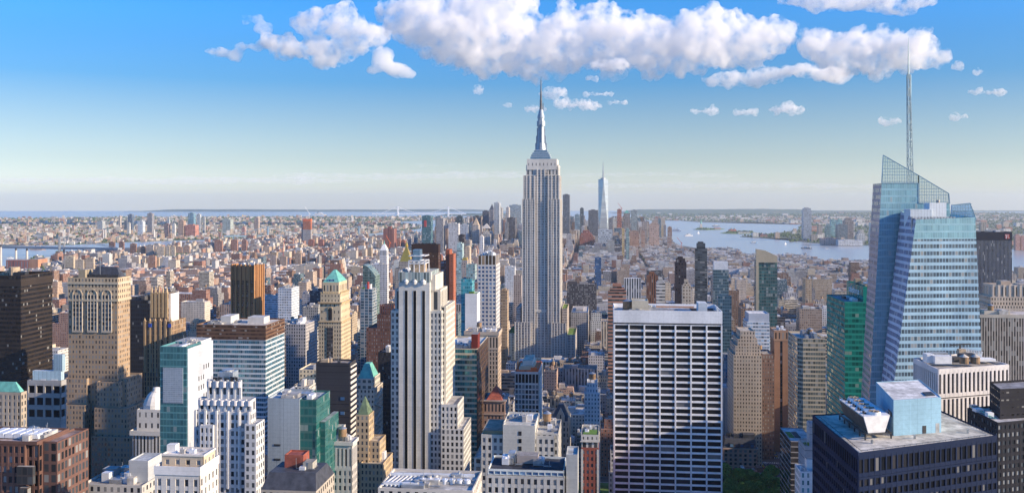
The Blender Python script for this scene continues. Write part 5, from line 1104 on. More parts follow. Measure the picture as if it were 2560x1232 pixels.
# black slab with red logo panel
b = B('office_tower', 'black pinstriped slab tower with a square red emblem near its top right', 'office tower', 2440, 2530, 1250, 790, 'the black slab with red emblem', depth=30)
W = b.W; z = b.z(581, W*.5); D = max(20, b.yd(2538))
b.tier('wall', 0, W, 0, D, 0, z-11, sp((.24, .27, .34), (.02, .025, .035), 1.75, 4, .72, 1, .1, .2, .05)); b.tier('top_band', -.2, W+.2, -.2, D+.2, z-11, z, plain((.022, .027, .045), .3), (.1, .1, .1), 1); b.rooftop(2, W-2, 3, D-2, z, 6, 0, 8, 5)
mb = MB(); ex, ez, es = W*.80, z-8.6, 6.2; mb.box(ex, ex+es, -.5, -.1, ez, ez+es, plain((.6, .05, .05))); em = b.add('emblem', mb, 'red_paint')
mb = MB()
for (xa_, xb_, za_, zb_) in ((.22, .36, 0, .85), (.08, .36, .72, .86), (.60, .70, .3, .95), (.72, .95, .06, .16)): mb.box(ex+es*xa_, ex+es*xb_, -.62, -.45, ez+es*za_, ez+es*zb_, plain((.8, .8, .8)))
mb.build('emblem_mark', 'white_paint', em)
# stone deco at the right edge
b = B('office_tower', 'cream stone art deco tower with a stepped ribbed crown at the right edge', 'office tower', 2474, 2575, 900, 790, 'the cream deco tower', depth=36)
W = b.W; z = lambda v: b.z(v, W*.3); Sd = sp((.58, .48, .38), (.06, .055, .05), 2.8, 3.8, .4, .55, 0, 0, .15)
b.tier('wall', 0, W, 0, 36, 0, z(765), Sd, (.5, .44, .36), 1); b.tier('upper_wall', W*.06, W, 3, 34, z(765), z(745), Sd, (.5, .44, .36), 1); b.tier('crown', W*.14, W*.95, 5, 30, z(745), z(716), sp((.60, .50, .40), (.07, .06, .06), 3.4, 16, .34, .7), (.5, .44, .36), 1); b.tier('roof_house', W*.38, W*.62, 9, 20, z(716), z(704), plain((.46, .36, .28)))
for i in range(7): mb = MB(); xx = W*.14+i*W*.135; mb.box(xx-.7, xx+.7, 4.4, 6, z(745), z(713), plain((.62, .53, .43))); b.add('buttress', mb)
# grid of tan piers at the right edge
b = B('office_tower', 'tall tan slab with close vertical piers at the right edge', 'office tower', 2448, 2620, 720, 990, 'the tan pier slab', depth=30)
W = b.W; z = b.z(788, W*.2); b.tier('wall', 0, W, 0, 30, 0, z-2, sp((.42, .36, .32), (.07, .06, .055), 2.0, 3.9, .55, 1, 0, 0, .22), (.5, .46, .42), 1); b.tier('cornice', -.3, W+.3, -.3, 30.3, z-2, z, plain((.48, .42, .36)), (.55, .5, .46), .8); b.rooftop(3, W*.5, 3, 27, z, 6, 1, 19, 4); b.tier('plant_house', W*.12, W*.5, 6, 18, z, z+3, plain((.55, .5, .42)))
# white pier block with roof plant
pts = [(2345, 921), (2523, 909), (2420, 880), (2283, 893)]
k = 96.0
b = poly_building('office_building', 'white block of tall close piers with dark strip windows and crowded roof plant', 'office building', pts, k, 1075, 'the white pier block', None, None)
P = b.poly; h = b.h
ex = max(p[0] for p in P); 
b.rec['vtop'] = 880
b._grow = lambda *a: None
WP = (.62, .60, .60)
b.lattice('lower_wall', 0, 1, 0, 1, h-100, h-17.5, sp(WP, cw=3.0, ch=82, fw=.52, fh=.985), 'fl', .7, 60, 'pane_dark', roof=(.2, .2, .2), parapet=0, corners=P)
b.lattice('upper_wall', 0, 1, 0, 1, h-17, h-1.2, sp(WP, cw=3.0, ch=15.8, fw=.52, fh=.72), 'fl', .7, 60, 'pane_dark', roof=(.34, .32, .30), parapet=.9, corners=P)
def roof_box(b, part, u0, u1, v, hgt, dep, mat, dz=0.0, extra=None):
    """A box on the roof whose front foot runs between two picture columns at picture row v."""
    p, q = b.on(u0, v, dz), b.on(u1, v, dz); d = (q-p); d.z = 0; n = Vector((-d.y, d.x, 0)).normalized()*dep
    mb = MB(); mb.prism([(p.x, p.y), (q.x, q.y), (q.x+n.x, q.y+n.y), (p.x+n.x, p.y+n.y)], p.z-.05, p.z+hgt, plain((.5, .5, .5)), (.5, .5, .5)); return b.add(part, mb, mat)
for (u0, u1, v, hg, de, mt) in ((2318, 2336, 906, 5, 6, 'metal_white'), (2338, 2380, 909, 4.5, 5, 'metal_white'), (2330, 2370, 898, 4, 5, 'metal_grey'), (2382, 2400, 905, 3, 5, 'roof_tar'), (2405, 2440, 897, 3, 5, 'roof_tar'), (2440, 2490, 903, 1.4, 6, 'white_paint'), (2398, 2415, 893, 5, 3, 'stone_tan')): roof_box(b, 'roof_unit', u0, u1, v, hg, de, mt)
for u in (2410, 2438):
    p = b.on(u, 908); mb = MB(); mb.cyl(p.x, p.y, 2.6, p.z, p.z+4, plain((.5, .45, .38)), n=14); t = b.add('water_tank', mb, 'wood_tank'); mb = MB(); mb.cyl(p.x, p.y, 2.8, p.z+4, p.z+5.6, plain((.5, .5, .5)), r2=.05, n=14); mb.build('tank_lid', 'stone_light', t)
mb = MB()
for i in range(13): p = b.on(2405+i*4, 888+i*.9); mb.bar((p.x, p.y, p.z), (p.x, p.y, p.z+5), .25, plain((.8, .8, .8))); r_ = b.on(2409+i*4, 889+i*.9); mb.bar((p.x, p.y, p.z+5), (r_.x, r_.y, p.z+5), .25, plain((.8, .8, .8))); mb.bar((p.x, p.y, p.z+1), (r_.x, r_.y, p.z+5), .2, plain((.8, .8, .8)))
b.add('steel_frame', mb, 'white_paint')
mb = MB(); p = b.on(2400, 886); mb.bar((p.x-6, p.y, p.z+6), (p.x+7, p.y+1, p.z+6.6), .7, plain((.05, .05, .05))); mb.bar((p.x, p.y, p.z), (p.x, p.y, p.z+6), .8, plain((.05, .05, .05))); b.add('davit', mb, 'metal_dark')
# black tower in the right foreground
pts = [(2145, 1131), (2493, 1087), (2340, 1020), (2031, 1036)]
b = poly_building('office_tower', 'near black office tower, pale gravel roof with cooling tower and blue shade-tinted plant house', 'office tower', pts, 95.0, 1240, 'the black foreground tower', None, None)
P = b.poly; h = b.h; b._grow = lambda *a: None
BK = (.005, .015, .050)
b.lattice('wall', 0, 1, 0, 1, h-80, h-9.6, sp(BK, cw=2.75, ch=4.4, fw=.74, fh=.58, gloss=.15), 'fl', .5, 100, 'pane_dark', parapet=0, corners=P)
b.lattice('top_storey', 0, 1, 0, 1, h-9.5, h-1.2, sp(BK, cw=2.75, ch=8.3, fw=.78, fh=.62, gloss=.15), 'fl', .4, 60, 'pane_dark', parapet=0, corners=P)
mb = MB(); mb.prism(P, h-80, h-81, plain(BK))
mb = MB(); mb.prism(P, h-1.2, h-.5, plain(BK, .15), (.5, .47, .42), None, None, .5); b.add('roof_slab', mb)
def inset_poly(P, d):
    cx, cyy = sum(p[0] for p in P)/4, sum(p[1] for p in P)/4; return [(cx+(x-cx)*d, cyy+(y-cyy)*d) for x, y in P]
mb = MB(); mb.prism(inset_poly(P, .965), h-.49, h-.30, plain((.50, .47, .42)), (.56, .53, .47)); b.add('gravel_bed', mb)
mb = MB(); Q = inset_poly(P, .935)
for i in range(4):
    a_, c_ = Q[i], Q[(i+1) % 4]; n = 22
    mb.bar((*a_, h+.15), (*c_, h+.15), .12, plain((.1, .1, .12)))
    for k in range(n): t = k/n; mb.bar((a_[0]+(c_[0]-a_[0])*t, a_[1]+(c_[1]-a_[1])*t, h-.4), (a_[0]+(c_[0]-a_[0])*t, a_[1]+(c_[1]-a_[1])*t, h+.15), .1, plain((.1, .1, .12)))
b.add('roof_rail', mb, 'metal_dark')
dz = -.3
p0, p1 = b.on(2234, 1089, -.3), b.on(2353, 1080, -.3); d = p1-p0; d.z = 0; q1 = b.on(2190, 1035, -.3); n = (q1-p0); n.z = 0
hb_ = 14.0
mb = MB(); mb.prism([(p0.x, p0.y), (p1.x, p1.y), (p1.x+n.x, p1.y+n.y), (p0.x+n.x, p0.y+n.y)], h-.3, h+hb_, sp((.27, .45, .57), (.22, .38, .5), 3.5, 30, .03, 1), (.70, .69, .67), None, None, .25); b.add('plant_house', mb)  # walls coloured blue to stand in for skylit shade; roof kept pale
un, vn = d.normalized(), n.normalized()
def quad_on(part, base, ax, u0, u1, z0, z1, off, mat):
    nrm = Vector((ax.y, -ax.x, 0)); a_ = base+ax*u0+nrm*off; c_ = base+ax*u1+nrm*off
    mb = MB(); mb.prism([(a_.x, a_.y), (c_.x, c_.y), (c_.x-nrm.x*(off+.1), c_.y-nrm.y*(off+.1)), (a_.x-nrm.x*(off+.1), a_.y-nrm.y*(off+.1))], z0, z1, plain((.2, .2, .2))); return b.add(part, mb, mat)
Lf = d.length
quad_on('door', p0, un, Lf*.60, Lf*.68, h-.2, h+3.0, .08, 'metal_dark'); quad_on('side_panel', p0, un, Lf*.88, Lf*.96, h-.2, h+3.6, .05, 'metal_grey')
e0 = p0+n; quad_on('vent', e0, -vn, n.length*.72, n.length*.92, h+6.5, h+8.5, .08, 'metal_dark')
rb = [p0+d*.74+n*.12, p0+d*.93+n*.12, p0+d*.93+n*.3, p0+d*.74+n*.3]; mb = MB(); mb.prism([(p.x, p.y) for p in rb], h+hb_, h+hb_+.35, plain((.1, .12, .15))); b.add('hatch', mb, 'metal_dark')
# cooling tower with five fans
t0, t1, t2 = b.on(2161, 1098, -.3), b.on(2222, 1094, -.3), b.on(2101, 1050, -.3)
ax, ay = (t1-t0), (t2-t0); ax.z = ay.z = 0; zb_, zt_ = h+2.2, h+9.0
def quadp(a, c, g, s_, z): pass
cr_ = lambda s_, t, w=0.0: (t0.x+ax.x*s_+ay.x*t, t0.y+ax.y*s_+ay.y*t)
mb = MB(); mb.prism([cr_(.16, 0), cr_(.84, 0), cr_(.84, 1), cr_(.16, 1)], zb_, zt_, plain((.62, .66, .70)), (.72, .73, .74), None, [cr_(-.04, -.01), cr_(1.04, -.01), cr_(1.04, 1.01), cr_(-.04, 1.01)]); ct = b.add('cooling_tower', mb, 'metal_white')
mb = MB()
for j in range(9):
    z_ = zb_+.5+j*.68; t_ = (z_-zb_)/(zt_-zb_); s_ = .16-.20*t_-.012
    pa, pb_ = cr_(s_, .02), cr_(s_, .98); mb.bar((*pa, z_), (*pb_, z_), .45, plain((.05, .05, .06)))
mb.build('louvre', 'metal_dark', ct)
for i in range(5):
    c_ = cr_(.5, .1+.2*i); r_ = ay.length*.078
    mb = MB(); mb.cyl(c_[0], c_[1], r_*1.1, zt_-.05, zt_+1.1, plain((.6, .64, .68)), r2=r_, n=24, roof=(.03, .03, .04)); f_ = mb.build('fan_cowl', 'metal_white', ct)
    mb = MB(); mb.cyl(c_[0], c_[1], r_*.90, zt_+1.11, zt_+1.14, plain((.04, .035, .03)), n=24); mb.build('fan_well', 'metal_dark', ct)
    mb = MB(); mb.cyl(c_[0], c_[1], r_*.22, zt_+1.1, zt_+1.45, plain((.3, .28, .25)), n=10)
    for q in range(6): a_ = q*math.pi/3; mb.bar((c_[0], c_[1], zt_+1.22), (c_[0]+r_*.86*math.cos(a_), c_[1]+r_*.86*math.sin(a_), zt_+1.22), .38, plain((.4, .33, .25)))
    mb.build('fan_blades', 'stone_tan', ct)
    m0 = cr_(.10, .13+.2*i); mb = MB(); mb.cyl(m0[0], m0[1], .5, zt_, zt_+1.2, plain((.1, .13, .2)), n=8); mb.box(m0[0]-.3, m0[0]+1.1, m0[1]-.3, m0[1]+.3, zt_, zt_+.7, plain((.1, .13, .2))); mb.build('fan_motor', 'metal_dark', ct)
mb = MB()
for t in np.linspace(0, 1, 9):
    for s_ in (-.04, 1.04):
        c_ = cr_(s_, t); mb.bar((*c_, zt_), (*c_, zt_+1.1), .1, plain((.2, .2, .2)))
for s_ in (-.04, 1.04): mb.bar((*cr_(s_, 0), zt_+1.1), (*cr_(s_, 1), zt_+1.1), .1, plain((.2, .2, .2)))
mb.build('guard_rail', 'metal_grey', ct)
mb = MB(); sk = [cr_(.0, -.04), cr_(1.06, -.04), cr_(1.06, 1.04), cr_(.0, 1.04)]
for i in range(4): mb.bar((*sk[i], zb_-.2), (*sk[(i+1) % 4], zb_-.2), .6, plain((.05, .04, .04)))
for t in np.linspace(-.03, 1.03, 6):
    for s_ in (.0, 1.06): c_ = cr_(s_, t); mb.bar((*c_, h-.4), (*c_, zb_), .5, plain((.05, .04, .04)))
mb.build('steel_stand', 'metal_dark', ct)
for (u, v) in ((2287, 1096), (2180, 1108), (2420, 1082)): p = b.on(u, v, -.3); mb = MB(); mb.box(p.x-.35, p.x+.35, p.y-.35, p.y+.35, p.z, p.z+1.6, plain((.3, .32, .34))); b.add('roof_vent', mb, 'metal_grey')
# dark brown tower at the right edge
pts = [(2494, 1053), (2640, 1040), (2560, 1003), (2418, 1016)]
b = poly_building('office_tower', 'dark brown chamfered office tower with roof cranes, cut by the right edge', 'office tower', pts, 112.0, 1240, 'the dark brown edge tower', None, None)
P = b.poly; h = b.h; b._grow = lambda *a: None
b.lattice('wall', 0, 1, 0, 1, h-90, h-1.2, sp((.026, .027, .034), cw=3.0, ch=4.1, fw=.6, fh=.52), 'fl', .4, 90, 'pane_office', parapet=.6, corners=P, roof=(.4, .4, .42))
pu = [b.on(2500, 1040), b.on(2640, 1032), b.on(2600, 1010), b.on(2474, 1018)]
mb = MB(); mb.prism([(p.x, p.y) for p in pu], h-1.5, h+13, sp((.03, .03, .036), (.03, .03, .03), 3, 4, .5, .2), (.3, .3, .32), None, None, 1.2); b.add('upper_block', mb)
for (u0, u1, v, hg, de, mt) in ((2440, 2460, 1030, 1.6, 4, 'metal_white'), (2470, 2485, 1042, 2.2, 3, 'white_paint'), (2430, 2445, 1020, 1.5, 3, 'metal_grey')): roof_box(b, 'roof_unit', u0, u1, v, hg, de, mt)
mb = MB()
for (ua, va, ub_, vb_) in ((2425, 1018, 2490, 1050), (2435, 1018, 2480, 1030), (2450, 1026, 2478, 1048)): p, q = b.on(ua, va), b.on(ub_, vb_); mb.bar((p.x, p.y, p.z+.8), (q.x, q.y, q.z+.8), .35, plain((.3, .5, .4)))
b.add('roof_track', mb, 'copper_green')
# cream stepped block
b = B('office_building', 'cream stepped stone block with a rounded shoulder top, right of the wide white slab', 'office building', 1834, 1905, 880, 1000, 'the cream stepped block', depth=44)
W = b.W; z = lambda v: b.z(v, W*.5); Sc = sp((.54, .45, .35), (.07, .06, .055), 2.7, 3.7, .42, .5, 0, 0, .2)
for i, (f, v) in enumerate(((1.0, 890), (.86, 868), (.70, 852), (.52, 833))): b.tier('wall' if i == 0 else 'setback', W*(1-f)*.6, W*(1-f)*.6+W*f, 3*i, 44-2*i, 0 if i == 0 else zp, z(v), Sc, (.5, .45, .38), 1); zp = z(v)
b = B('office_building', 'brown stepped brick block with cooling units, left of the brown slab tower', 'office building', 1893, 1936, 905, 1085, 'the brown stepped block', depth=46)
W = b.W; D = 40; z = lambda v: b.z(v, W*.5); Sc = sp((.19, .13, .11), (.09, .09, .10), 2.6, 3.7, .42, .5, 0, 0, .3)
b.tier('wall', 0, W, 0, D, 0, z(900), Sc, (.35, .33, .3), 1); b.tier('setback', W*.35, W, 4, D-4, z(900), z(889), Sc, (.35, .33, .3), 1); b.tier('left_wing', -10, 0, 4, D+8, 0, z(935), Sc, (.35, .33, .3), 1); b.tier('left_wing', -18, -10, 8, D+10, 0, z(975), Sc, (.35, .33, .3), 1); b.rooftop(2, W-1, 4, D-4, z(889), 4, 1, 7, 5)
# slim brown slab with cream glass
b = B('office_tower', 'slim brown brick slab tower standing left of the cream banded glass tower', 'office tower', 1936, 1970, 930, 1130, 'the brown slab tower', depth=26)
W = b.W; z = lambda v: b.z(v, W*.5); b.tier('wall', 0, W*.42, 0, 24, 0, z(852), plain((.34, .20, .13)), (.4, .3, .22), 1); b.tier('wall', W*.6, W, 0, 24, 0, z(852), plain((.34, .20, .13)), (.4, .3, .22), 1); b.tier('window_strip', W*.42, W*.6, .6, 24, 0, z(852), sp((.07, .06, .06), (.03, .035, .04), 4, 4, .9, .7)); b.tier('crown', -.4, W+.4, -.4, 24.5, z(852), z(828), sp((.38, .24, .16), (.07, .06, .055), 3.4, 12, .4, .6), (.5, .42, .34), 1); b.rooftop(1, W-1, 2, 22, z(828), 4, 0, 5, 4)
b = B('office_tower', 'cream banded glass tower between the brown slab and the emerald green tower', 'office tower', 1996, 2064, 800, 1130, 'the cream banded glass tower', depth=50)
W = b.W; z = lambda v: b.z(v, W*.5); D = b.yd(1970, 0); Sq = sp((.52, .44, .32), (.16, .18, .17), 2.2, 3.9, .92, .60, .35, .35, .15)
c_ = 4.0; poly = [(c_, 0), (W, 0), (W, D), (0, D), (0, c_)]
mb = MB(); mb.prism(poly, 0, z(850), Sq, (.5, .5, .48), None, None, 1.5); b._grow(0, W, 0, D, z(850)); b.add('wall', mb); b.rooftop(4, W-3, 5, D-6, z(850), 9, 1, 33, 6)
# low black glass by the avenue
b = B('office_building', 'low dark glass block with pale slab edges and planted roof, avenue corner', 'office building', 1977, 1997, 700, 1215, 'the low dark glass block', depth=60)
W = max(b.W, 8); z = b.z(1104); D = b.yd(1950, 0); D = min(90, D)
b.tier('wall', 0, W+10, 0, D, 0, z, sp((.36, .35, .36), (.035, .033, .036), 3, 4.3, 1, .8, .15, .2, .08), (.55, .55, .58), .6); b.tier('planter', W*.2, W*.7, D*.3, D*.7, z, z+.5, plain((.2, .2, .08)), mat='green_roof'); b.tier('planter', W*.8, W*1.3, D*.3, D*.7, z, z+.5, plain((.08, .08, .08)), mat='roof_tar')
b = B('office_building', 'narrow white block with teal windows squeezed beside the black foreground tower', 'office building', 2001, 2040, 520, 1240, 'the narrow white block', depth=24)
W = b.W; z = b.z(1183); D = min(30, b.yd(1987, 0)); b.tier('wall', 0, W, 0, D, 0, z, sp((.72, .73, .74), (.1, .26, .3), W/3, 4.2, .4, .6), (.5, .52, .55), 1.2); b.tier('roof_house', W*.6, W, 8, D-2, z, z+6, plain((.7, .7, .7))); b.rooftop(1, W*.6, 2, D-2, z, 3, 0, 3, 2)
b = B('office_building', 'blue grey side wall block with roof terrace, behind the narrow white block', 'office building', 2012, 2045, 640, 1160, 'the blue grey terrace block', depth=40)
W = b.W; D = min(60, b.yd(1996, 0)); z = b.z(1118); b.tier('wall', 0, W, 0, D, 0, z, sp((.36, .42, .48), (.2, .25, .3), 40, 6, .98, .06), (.5, .5, .46), 1); b.tier('upper_wall', W*.5, W+6, 6, D-6, z, b.z(1066), sp((.44, .5, .56), (.2, .25, .3), 40, 6, .98, .06), (.6, .6, .6), 1); b.rooftop(1, W*.5, 2, D*.6, z, 3, 0, 2, 2, ('green_roof', 'metal_grey')) 
# white-grey flat and mansion by the park
b = B('office_building', 'pale grey marble block with slim vertical window strips behind the mansard mansion', 'office building', 1806, 1874, 930, 1095, 'the pale marble block', depth=30)
W = b.W; z = b.z(972, W*.5); D = 26; b.tier('wall', 0, W, 0, D, 0, z, sp((.55, .53, .53), (.2, .2, .22), 4.4, 60, .18, .9), (.6, .6, .6), 1); b.tier('side_wing', W, W+5, 3, D, 0, b.z(1010), sp((.55, .53, .53), (.12, .12, .14), 3, 4, .4, .5), (.6, .6, .6), 1); b.rooftop(2, W-2, 3, D-3, z, 6, 0, 18, 8, ('roof_tar', 'metal_dark'))
b = B('mansion', 'ornate pink stone mansion block with black mansard roof and lit windows beside the park', 'mansion', 1809, 1894, 868, 1180, 'the mansard mansion', depth=22)
W = b.W; z = lambda v: b.z(v, W*.5); D = 22
b.lattice('wall', 0, W, 0, D, 0, z(1122), sp((.55, .36, .27), cw=W/7, ch=4.4, fw=.52, fh=.62), 'fr', .5, 50, 'pane_office', parapet=.4); b.tier('cornice', -.6, W+.6, -.6, D+.6, z(1123), z(1120), plain((.5, .34, .26))); b.hip('mansard_roof', .4, W-.4, .4, D-.4, z(1119.8), z(1098), 'slate', (.9, .7))
for i in range(3): mb = MB(); xx = W*(.18+.3*i); mb.box(xx, xx+4, .2, 3, z(1118), z(1108), plain((.03, .03, .035))); d_ = b.add('dormer', mb, 'slate'); mb = MB(); mb.box(xx+.5, xx+3.5, .05, .25, z(1117), z(1110), plain((.1, .4, .5))); mb.build('pane', 'pane_blue', d_)
b.tier('roof_house', W*.6, W*.95, 5, 14, z(1098), z(1088), plain((.05, .07, .09)), mat='slate'); b.rooftop(2, W*.6, 4, D-3, z(1098), 5, 0, 3, 4, ('metal_dark', 'slate'))
b = B('office_building', 'white glass office block with a grey banded front, behind the cream stepped block', 'office building', 1868, 1924, 1000, 838, 'the white glass office block', depth=30)
W = b.W; z = b.z(786, W*.5); b.tier('wall', 0, W, 0, 30, 0, z-9, sp((.70, .72, .74), (.24, .34, .44), 3, 3.8, .9, .5), (.7, .7, .7), 1); b.tier('upper_wall', W*.08, W, 2, 28, z-9, z, plain((.46, .50, .56)), (.75, .75, .75), 1); b.tier('low_wing', W, b.x(1948), 2, 30, 0, b.z(828), sp((.66, .72, .76), (.2, .34, .44), 3, 3.8, .9, .5), (.6, .6, .6), 1)
b = B('office_building', 'blue glass drum-fronted block right of the wide white slab', 'office building', 1808, 1834, 980, 960, 'the blue drum block', depth=30)
W = b.W; mb = MB(); mb.cyl(W*.5, 14, W*.55, 0, b.z(888), sp((.06, .16, .28), (.05, .16, .30), 1.6, 3.8, .8, .7, .4, .4), (.3, .32, .34), n=20); b._grow(0, W, 0, 28, b.z(888)); b.add('wall', mb)
# left foreground
b = B('office_tower', 'brown granite office tower with bay windows and skylit roof, bottom left corner', 'office tower', -110, 91, 352, 1240, 'the granite corner tower', depth=30)
W = b.W; D = b.yd(173); z = lambda v, y=0: b.z(v, W, y); GRA = (.155, .088, .072); h = z(1106)  # granite darkened in its colour, standing in for cast shade on this corner
xn = b.x(62)
b.lattice('wall', 0, xn, 0, D, h-75, h-1, sp(GRA, cw=2.4, ch=3.95, fw=.60, fh=.64), 'f', .4, 60, 'pane_office', roof=(.34, .28, .26), parapet=0)
b.lattice('side_wall', xn+.02, W, 1.5, D-.02, h-75, h-1, sp(GRA, cw=2.4, ch=5.6, fw=.62, fh=.78), 'fr', .4, 100, 'pane_dark', roof=(.34, .28, .26), parapet=0)
b.tier('roof_slab', 0, W, .3, D, h-1+.01, h-.6, plain(GRA), (.40, .33, .31), .9)
b.tier('bay_window', b.x(45, -.6), b.x(85, -.6), -1.4, .3, h-16, h-9, sp((.06, .05, .05), (.05, .055, .06), 2, 3.4, .85, .8, 0, .3)); b.tier('bay_window', b.x(55, -.6), b.x(74, -.6), -2, .3, h-40, h-17, sp((.10, .07, .06), (.05, .055, .06), 2, 3.6, .85, .75, 0, .3))
for i in range(6):
    mb = MB(); xa_ = 1+b.x(-20, 10)+i*3.6; pf = [(xa_, h-.2), (xa_+3.5, h-.2), (xa_+3.1, h+1.6), (xa_+.4, h+1.6)]
    mb.face([(x_, 6, z_) for x_, z_ in pf], plain((.6, .6, .6))); mb.face([(x_, 15, z_) for x_, z_ in reversed(pf)], plain((.6, .6, .6)))
    for (xa2, za2), (xb2, zb2) in zip(pf, pf[1:]+pf[:1]): mb.face([(xa2, 6, za2), (xa2, 15, za2), (xb2, 15, zb2), (xb2, 6, zb2)], plain((.6, .6, .6)))
    b.add('skylight', mb, 'metal_white')
b.rooftop(b.x(20), W-1, 2, D-2, h-.6, 7, 0, 91, 2.4, ('metal_white', 'roof_grey', 'concrete')); b.rooftop(b.x(-60), b.x(60), 15, D-1, h-.6, 5, 0, 92, 2.5)
mb = MB(); p_ = (b.x(93, 8), 8); mb.cyl(p_[0], p_[1], .9, h+.6, h+1.3, plain((.8, .8, .8)), r2=.3, n=14); mb.bar((*p_, h-.6), (*p_, h+.7), .2, plain((.6, .6, .6))); b.add('satellite_dish', mb, 'white_paint')
b.tier('lower_step', W, W+6, 4, D+4, 0, b.z(1115, W), sp(GRA, (.04, .045, .05), 2.4, 4.1, .62, .7), (.3, .22, .2), .8)
# white art deco stepped
b = B('office_tower', 'white stone art deco tower with scalloped stepped crown and a steel tank house', 'office tower', 485, 626, 450, 1240, 'the scalloped white tower', depth=30)
W = b.W; D = b.yd(640); z = lambda v, y=0: b.z(v, W*.5, y); WD = (.57, .57, .57)
b.lattice('wall', 0, W, 0, D, 0, z(1032), sp(WD, cw=2.75, ch=4.0, fw=.62, fh=.62), 'fr', .5, 100, 'pane_office', parapet=.6)
b.tier('setback', b.x(496, 2), b.x(631, 2), 2, D-1, z(1032), z(1000, 2), sp((.60, .60, .60), (.05, .06, .07), 4, 9, .42, .6), (.45, .46, .48), .8); b.tier('upper_setback', b.x(518, 4), b.x(605, 4), 4, D-3, z(1000, 2), z(953, 4), sp((.60, .60, .60), (.06, .07, .08), 3.8, 14, .38, .5), (.10, .12, .15), 1)
for part, u0, u1, y, v0, v1, n in (('crown_pier', 518, 605, 4, 1000, 948, 6), ('crown_pier', 496, 631, 2, 1028, 996, 9), ('wall_pier', 486, 626, 0, 1220, 1026, 6)):
    for i in range(n): mb = MB(); xx = b.x(u0+(u1-u0)*i/(n-1), y); xx = min(max(xx, b.x(u0, y)+.7), b.x(u1, y)-.7); mb.box(xx-.5, xx+.5, y-.6, y+.4, z(v0, y), z(v1, y), plain((.62, .62, .62))); b.add(part, mb)
for i in range(8): mb = MB(); xx = b.x(503+i*17.2, 2); mb.cyl(xx, 2, 1.5, z(1012, 2), z(999, 2), plain((.66, .63, .63)), n=12); b.add('scallop', mb)
for i in range(5): mb = MB(); xx = b.x(524+i*18.5, 4); mb.cyl(xx, 4, 1.4, z(967, 4), z(952, 4), plain((.64, .62, .62)), n=12); b.add('scallop', mb)
mb = MB(); mb.box(b.x(545, 9), b.x(582, 9), 9, 16, z(953, 9), z(930, 9), plain((.6, .6, .6))); tk = b.add('tank_house', mb, 'steel_bright'); mb = MB(); mb.cyl(b.x(563, 9), 12.5, 3, z(930, 9), z(926, 9), plain((.5, .5, .5)), n=14); mb.build('tank_cover', 'metal_grey', tk); b.rooftop(b.x(522, 5), b.x(603, 5), 5, D-4, z(953, 4), 6, 0, 3, 3, ('metal_dark', 'steel_blue'))
b.lattice('front_bay', b.x(500, -2), b.x(533, -2), -2.2, -.02, 0, z(1066, -2), sp(WD, cw=2.6, ch=4.0, fw=.50, fh=.58), 'f', .4, 30, 'pane_office', parapet=.6); b.tier('front_bay', b.x(612, -2), b.x(640, -2), -2, D+2, 0, z(1062, -2), sp(WD, (.05, .06, .07), 2.6, 4, .48, .58), (.45, .46, .48), .8)
# small cream tower bottom
b = B('office_building', 'cream block top with white stone trim and a white chimney box, bottom left', 'office building', 387, 500, 330, 1240, 'the cream trimmed top', depth=22)
W = b.W; D = b.yd(546); z = lambda v, y=0: b.z(v, W*.5, y)
b.lattice('wall', 0, W, 0, D, 0, z(1192), sp((.66, .62, .56), cw=3.2, ch=4.1, fw=.42, fh=.62), 'fr', .4, 50, 'pane_office', parapet=.8, roof=(.55, .5, .46))
b.tier('white_band', -.25, W+.25, -.25, D+.25, z(1192)+.82, z(1172), plain((.74, .72, .70)), (.5, .45, .42), 1); 
b.lattice('penthouse', b.x(405, 3), b.x(509, 3), 3, D-3, z(1172), z(1143, 3), sp((.56, .46, .34), cw=3.6, ch=5.6, fw=.4, fh=.5), 'fr', .3, 20, 'pane_office', parapet=.6, roof=(.62, .58, .54)); b.tier('cornice', b.x(404, 2.7), b.x(510, 2.7), 2.7, D-2.7, z(1143, 3)+.62, z(1138, 3), plain((.70, .65, .58)), (.66, .62, .58), .5); b.tier('chimney_box', b.x(417, 6), b.x(439, 6), 6, 9, z(1143, 3), z(1112, 6), plain((.78, .76, .73)), (.7, .7, .68)); b.tier('terrace_house', W*.86, W-.6, D*.3, D*.9, z(1172), z(1166, 5), plain((.5, .3, .22)), (.5, .4, .34)); b.rooftop(b.x(440, 5), b.x(500, 5), 5, D-4, z(1140, 3), 3, 0, 12, 2.4)
b = B('office_building', 'flat grey roof strewn with ducts and fan boxes at the bottom edge, left', 'office building', 205, 355, 380, 1240, 'the ducted flat roof', depth=26)
W = b.W; z = b.z(1216, W*.5); b.tier('wall', 0, W, 0, 26, 0, z, sp((.5, .48, .44), cw=3, ch=4, fw=.4, fh=.5), (.34, .32, .3), .9); b.rooftop(2, W-2, 2, 24, z, 14, 0, 77, 4.5); b.tier('roof_house', W*.66, W*.98, 6, 18, z, z+9, plain((.42, .44, .45)), (.4, .42, .43), .6)
b = B('office_building', 'black mansard roofed block with a red roof house, bottom edge', 'office building', 652, 790, 380, 1240, 'the black mansard block', depth=26)
W = b.W; z = b.z(1225, W*.5); b.tier('wall', 0, W, 0, 26, 0, z, sp((.42, .38, .32), cw=3, ch=4, fw=.4, fh=.5)); b.hip('mansard_roof', 0, W, 0, 26, z, z+6, 'slate', (.85, .6)); b.tier('roof_house', W*.25, W*.6, 12, 20, z+3, z+11, plain((.5, .12, .1)), (.3, .2, .2), .6, 'tile_red'); b.tier('stair_house', W*.62, W*.8, 10, 16, z+3, z+9, plain((.4, .38, .33)), (.3, .3, .28)); b.rooftop(3, W-3, 8, 18, z+6, 4, 0, 8, 3)
b = B('office_building', 'white pipe-covered flat roof with fan drums, below the white shaft', 'office building', 945, 1182, 300, 1240, 'the pipe covered roof', depth=20)
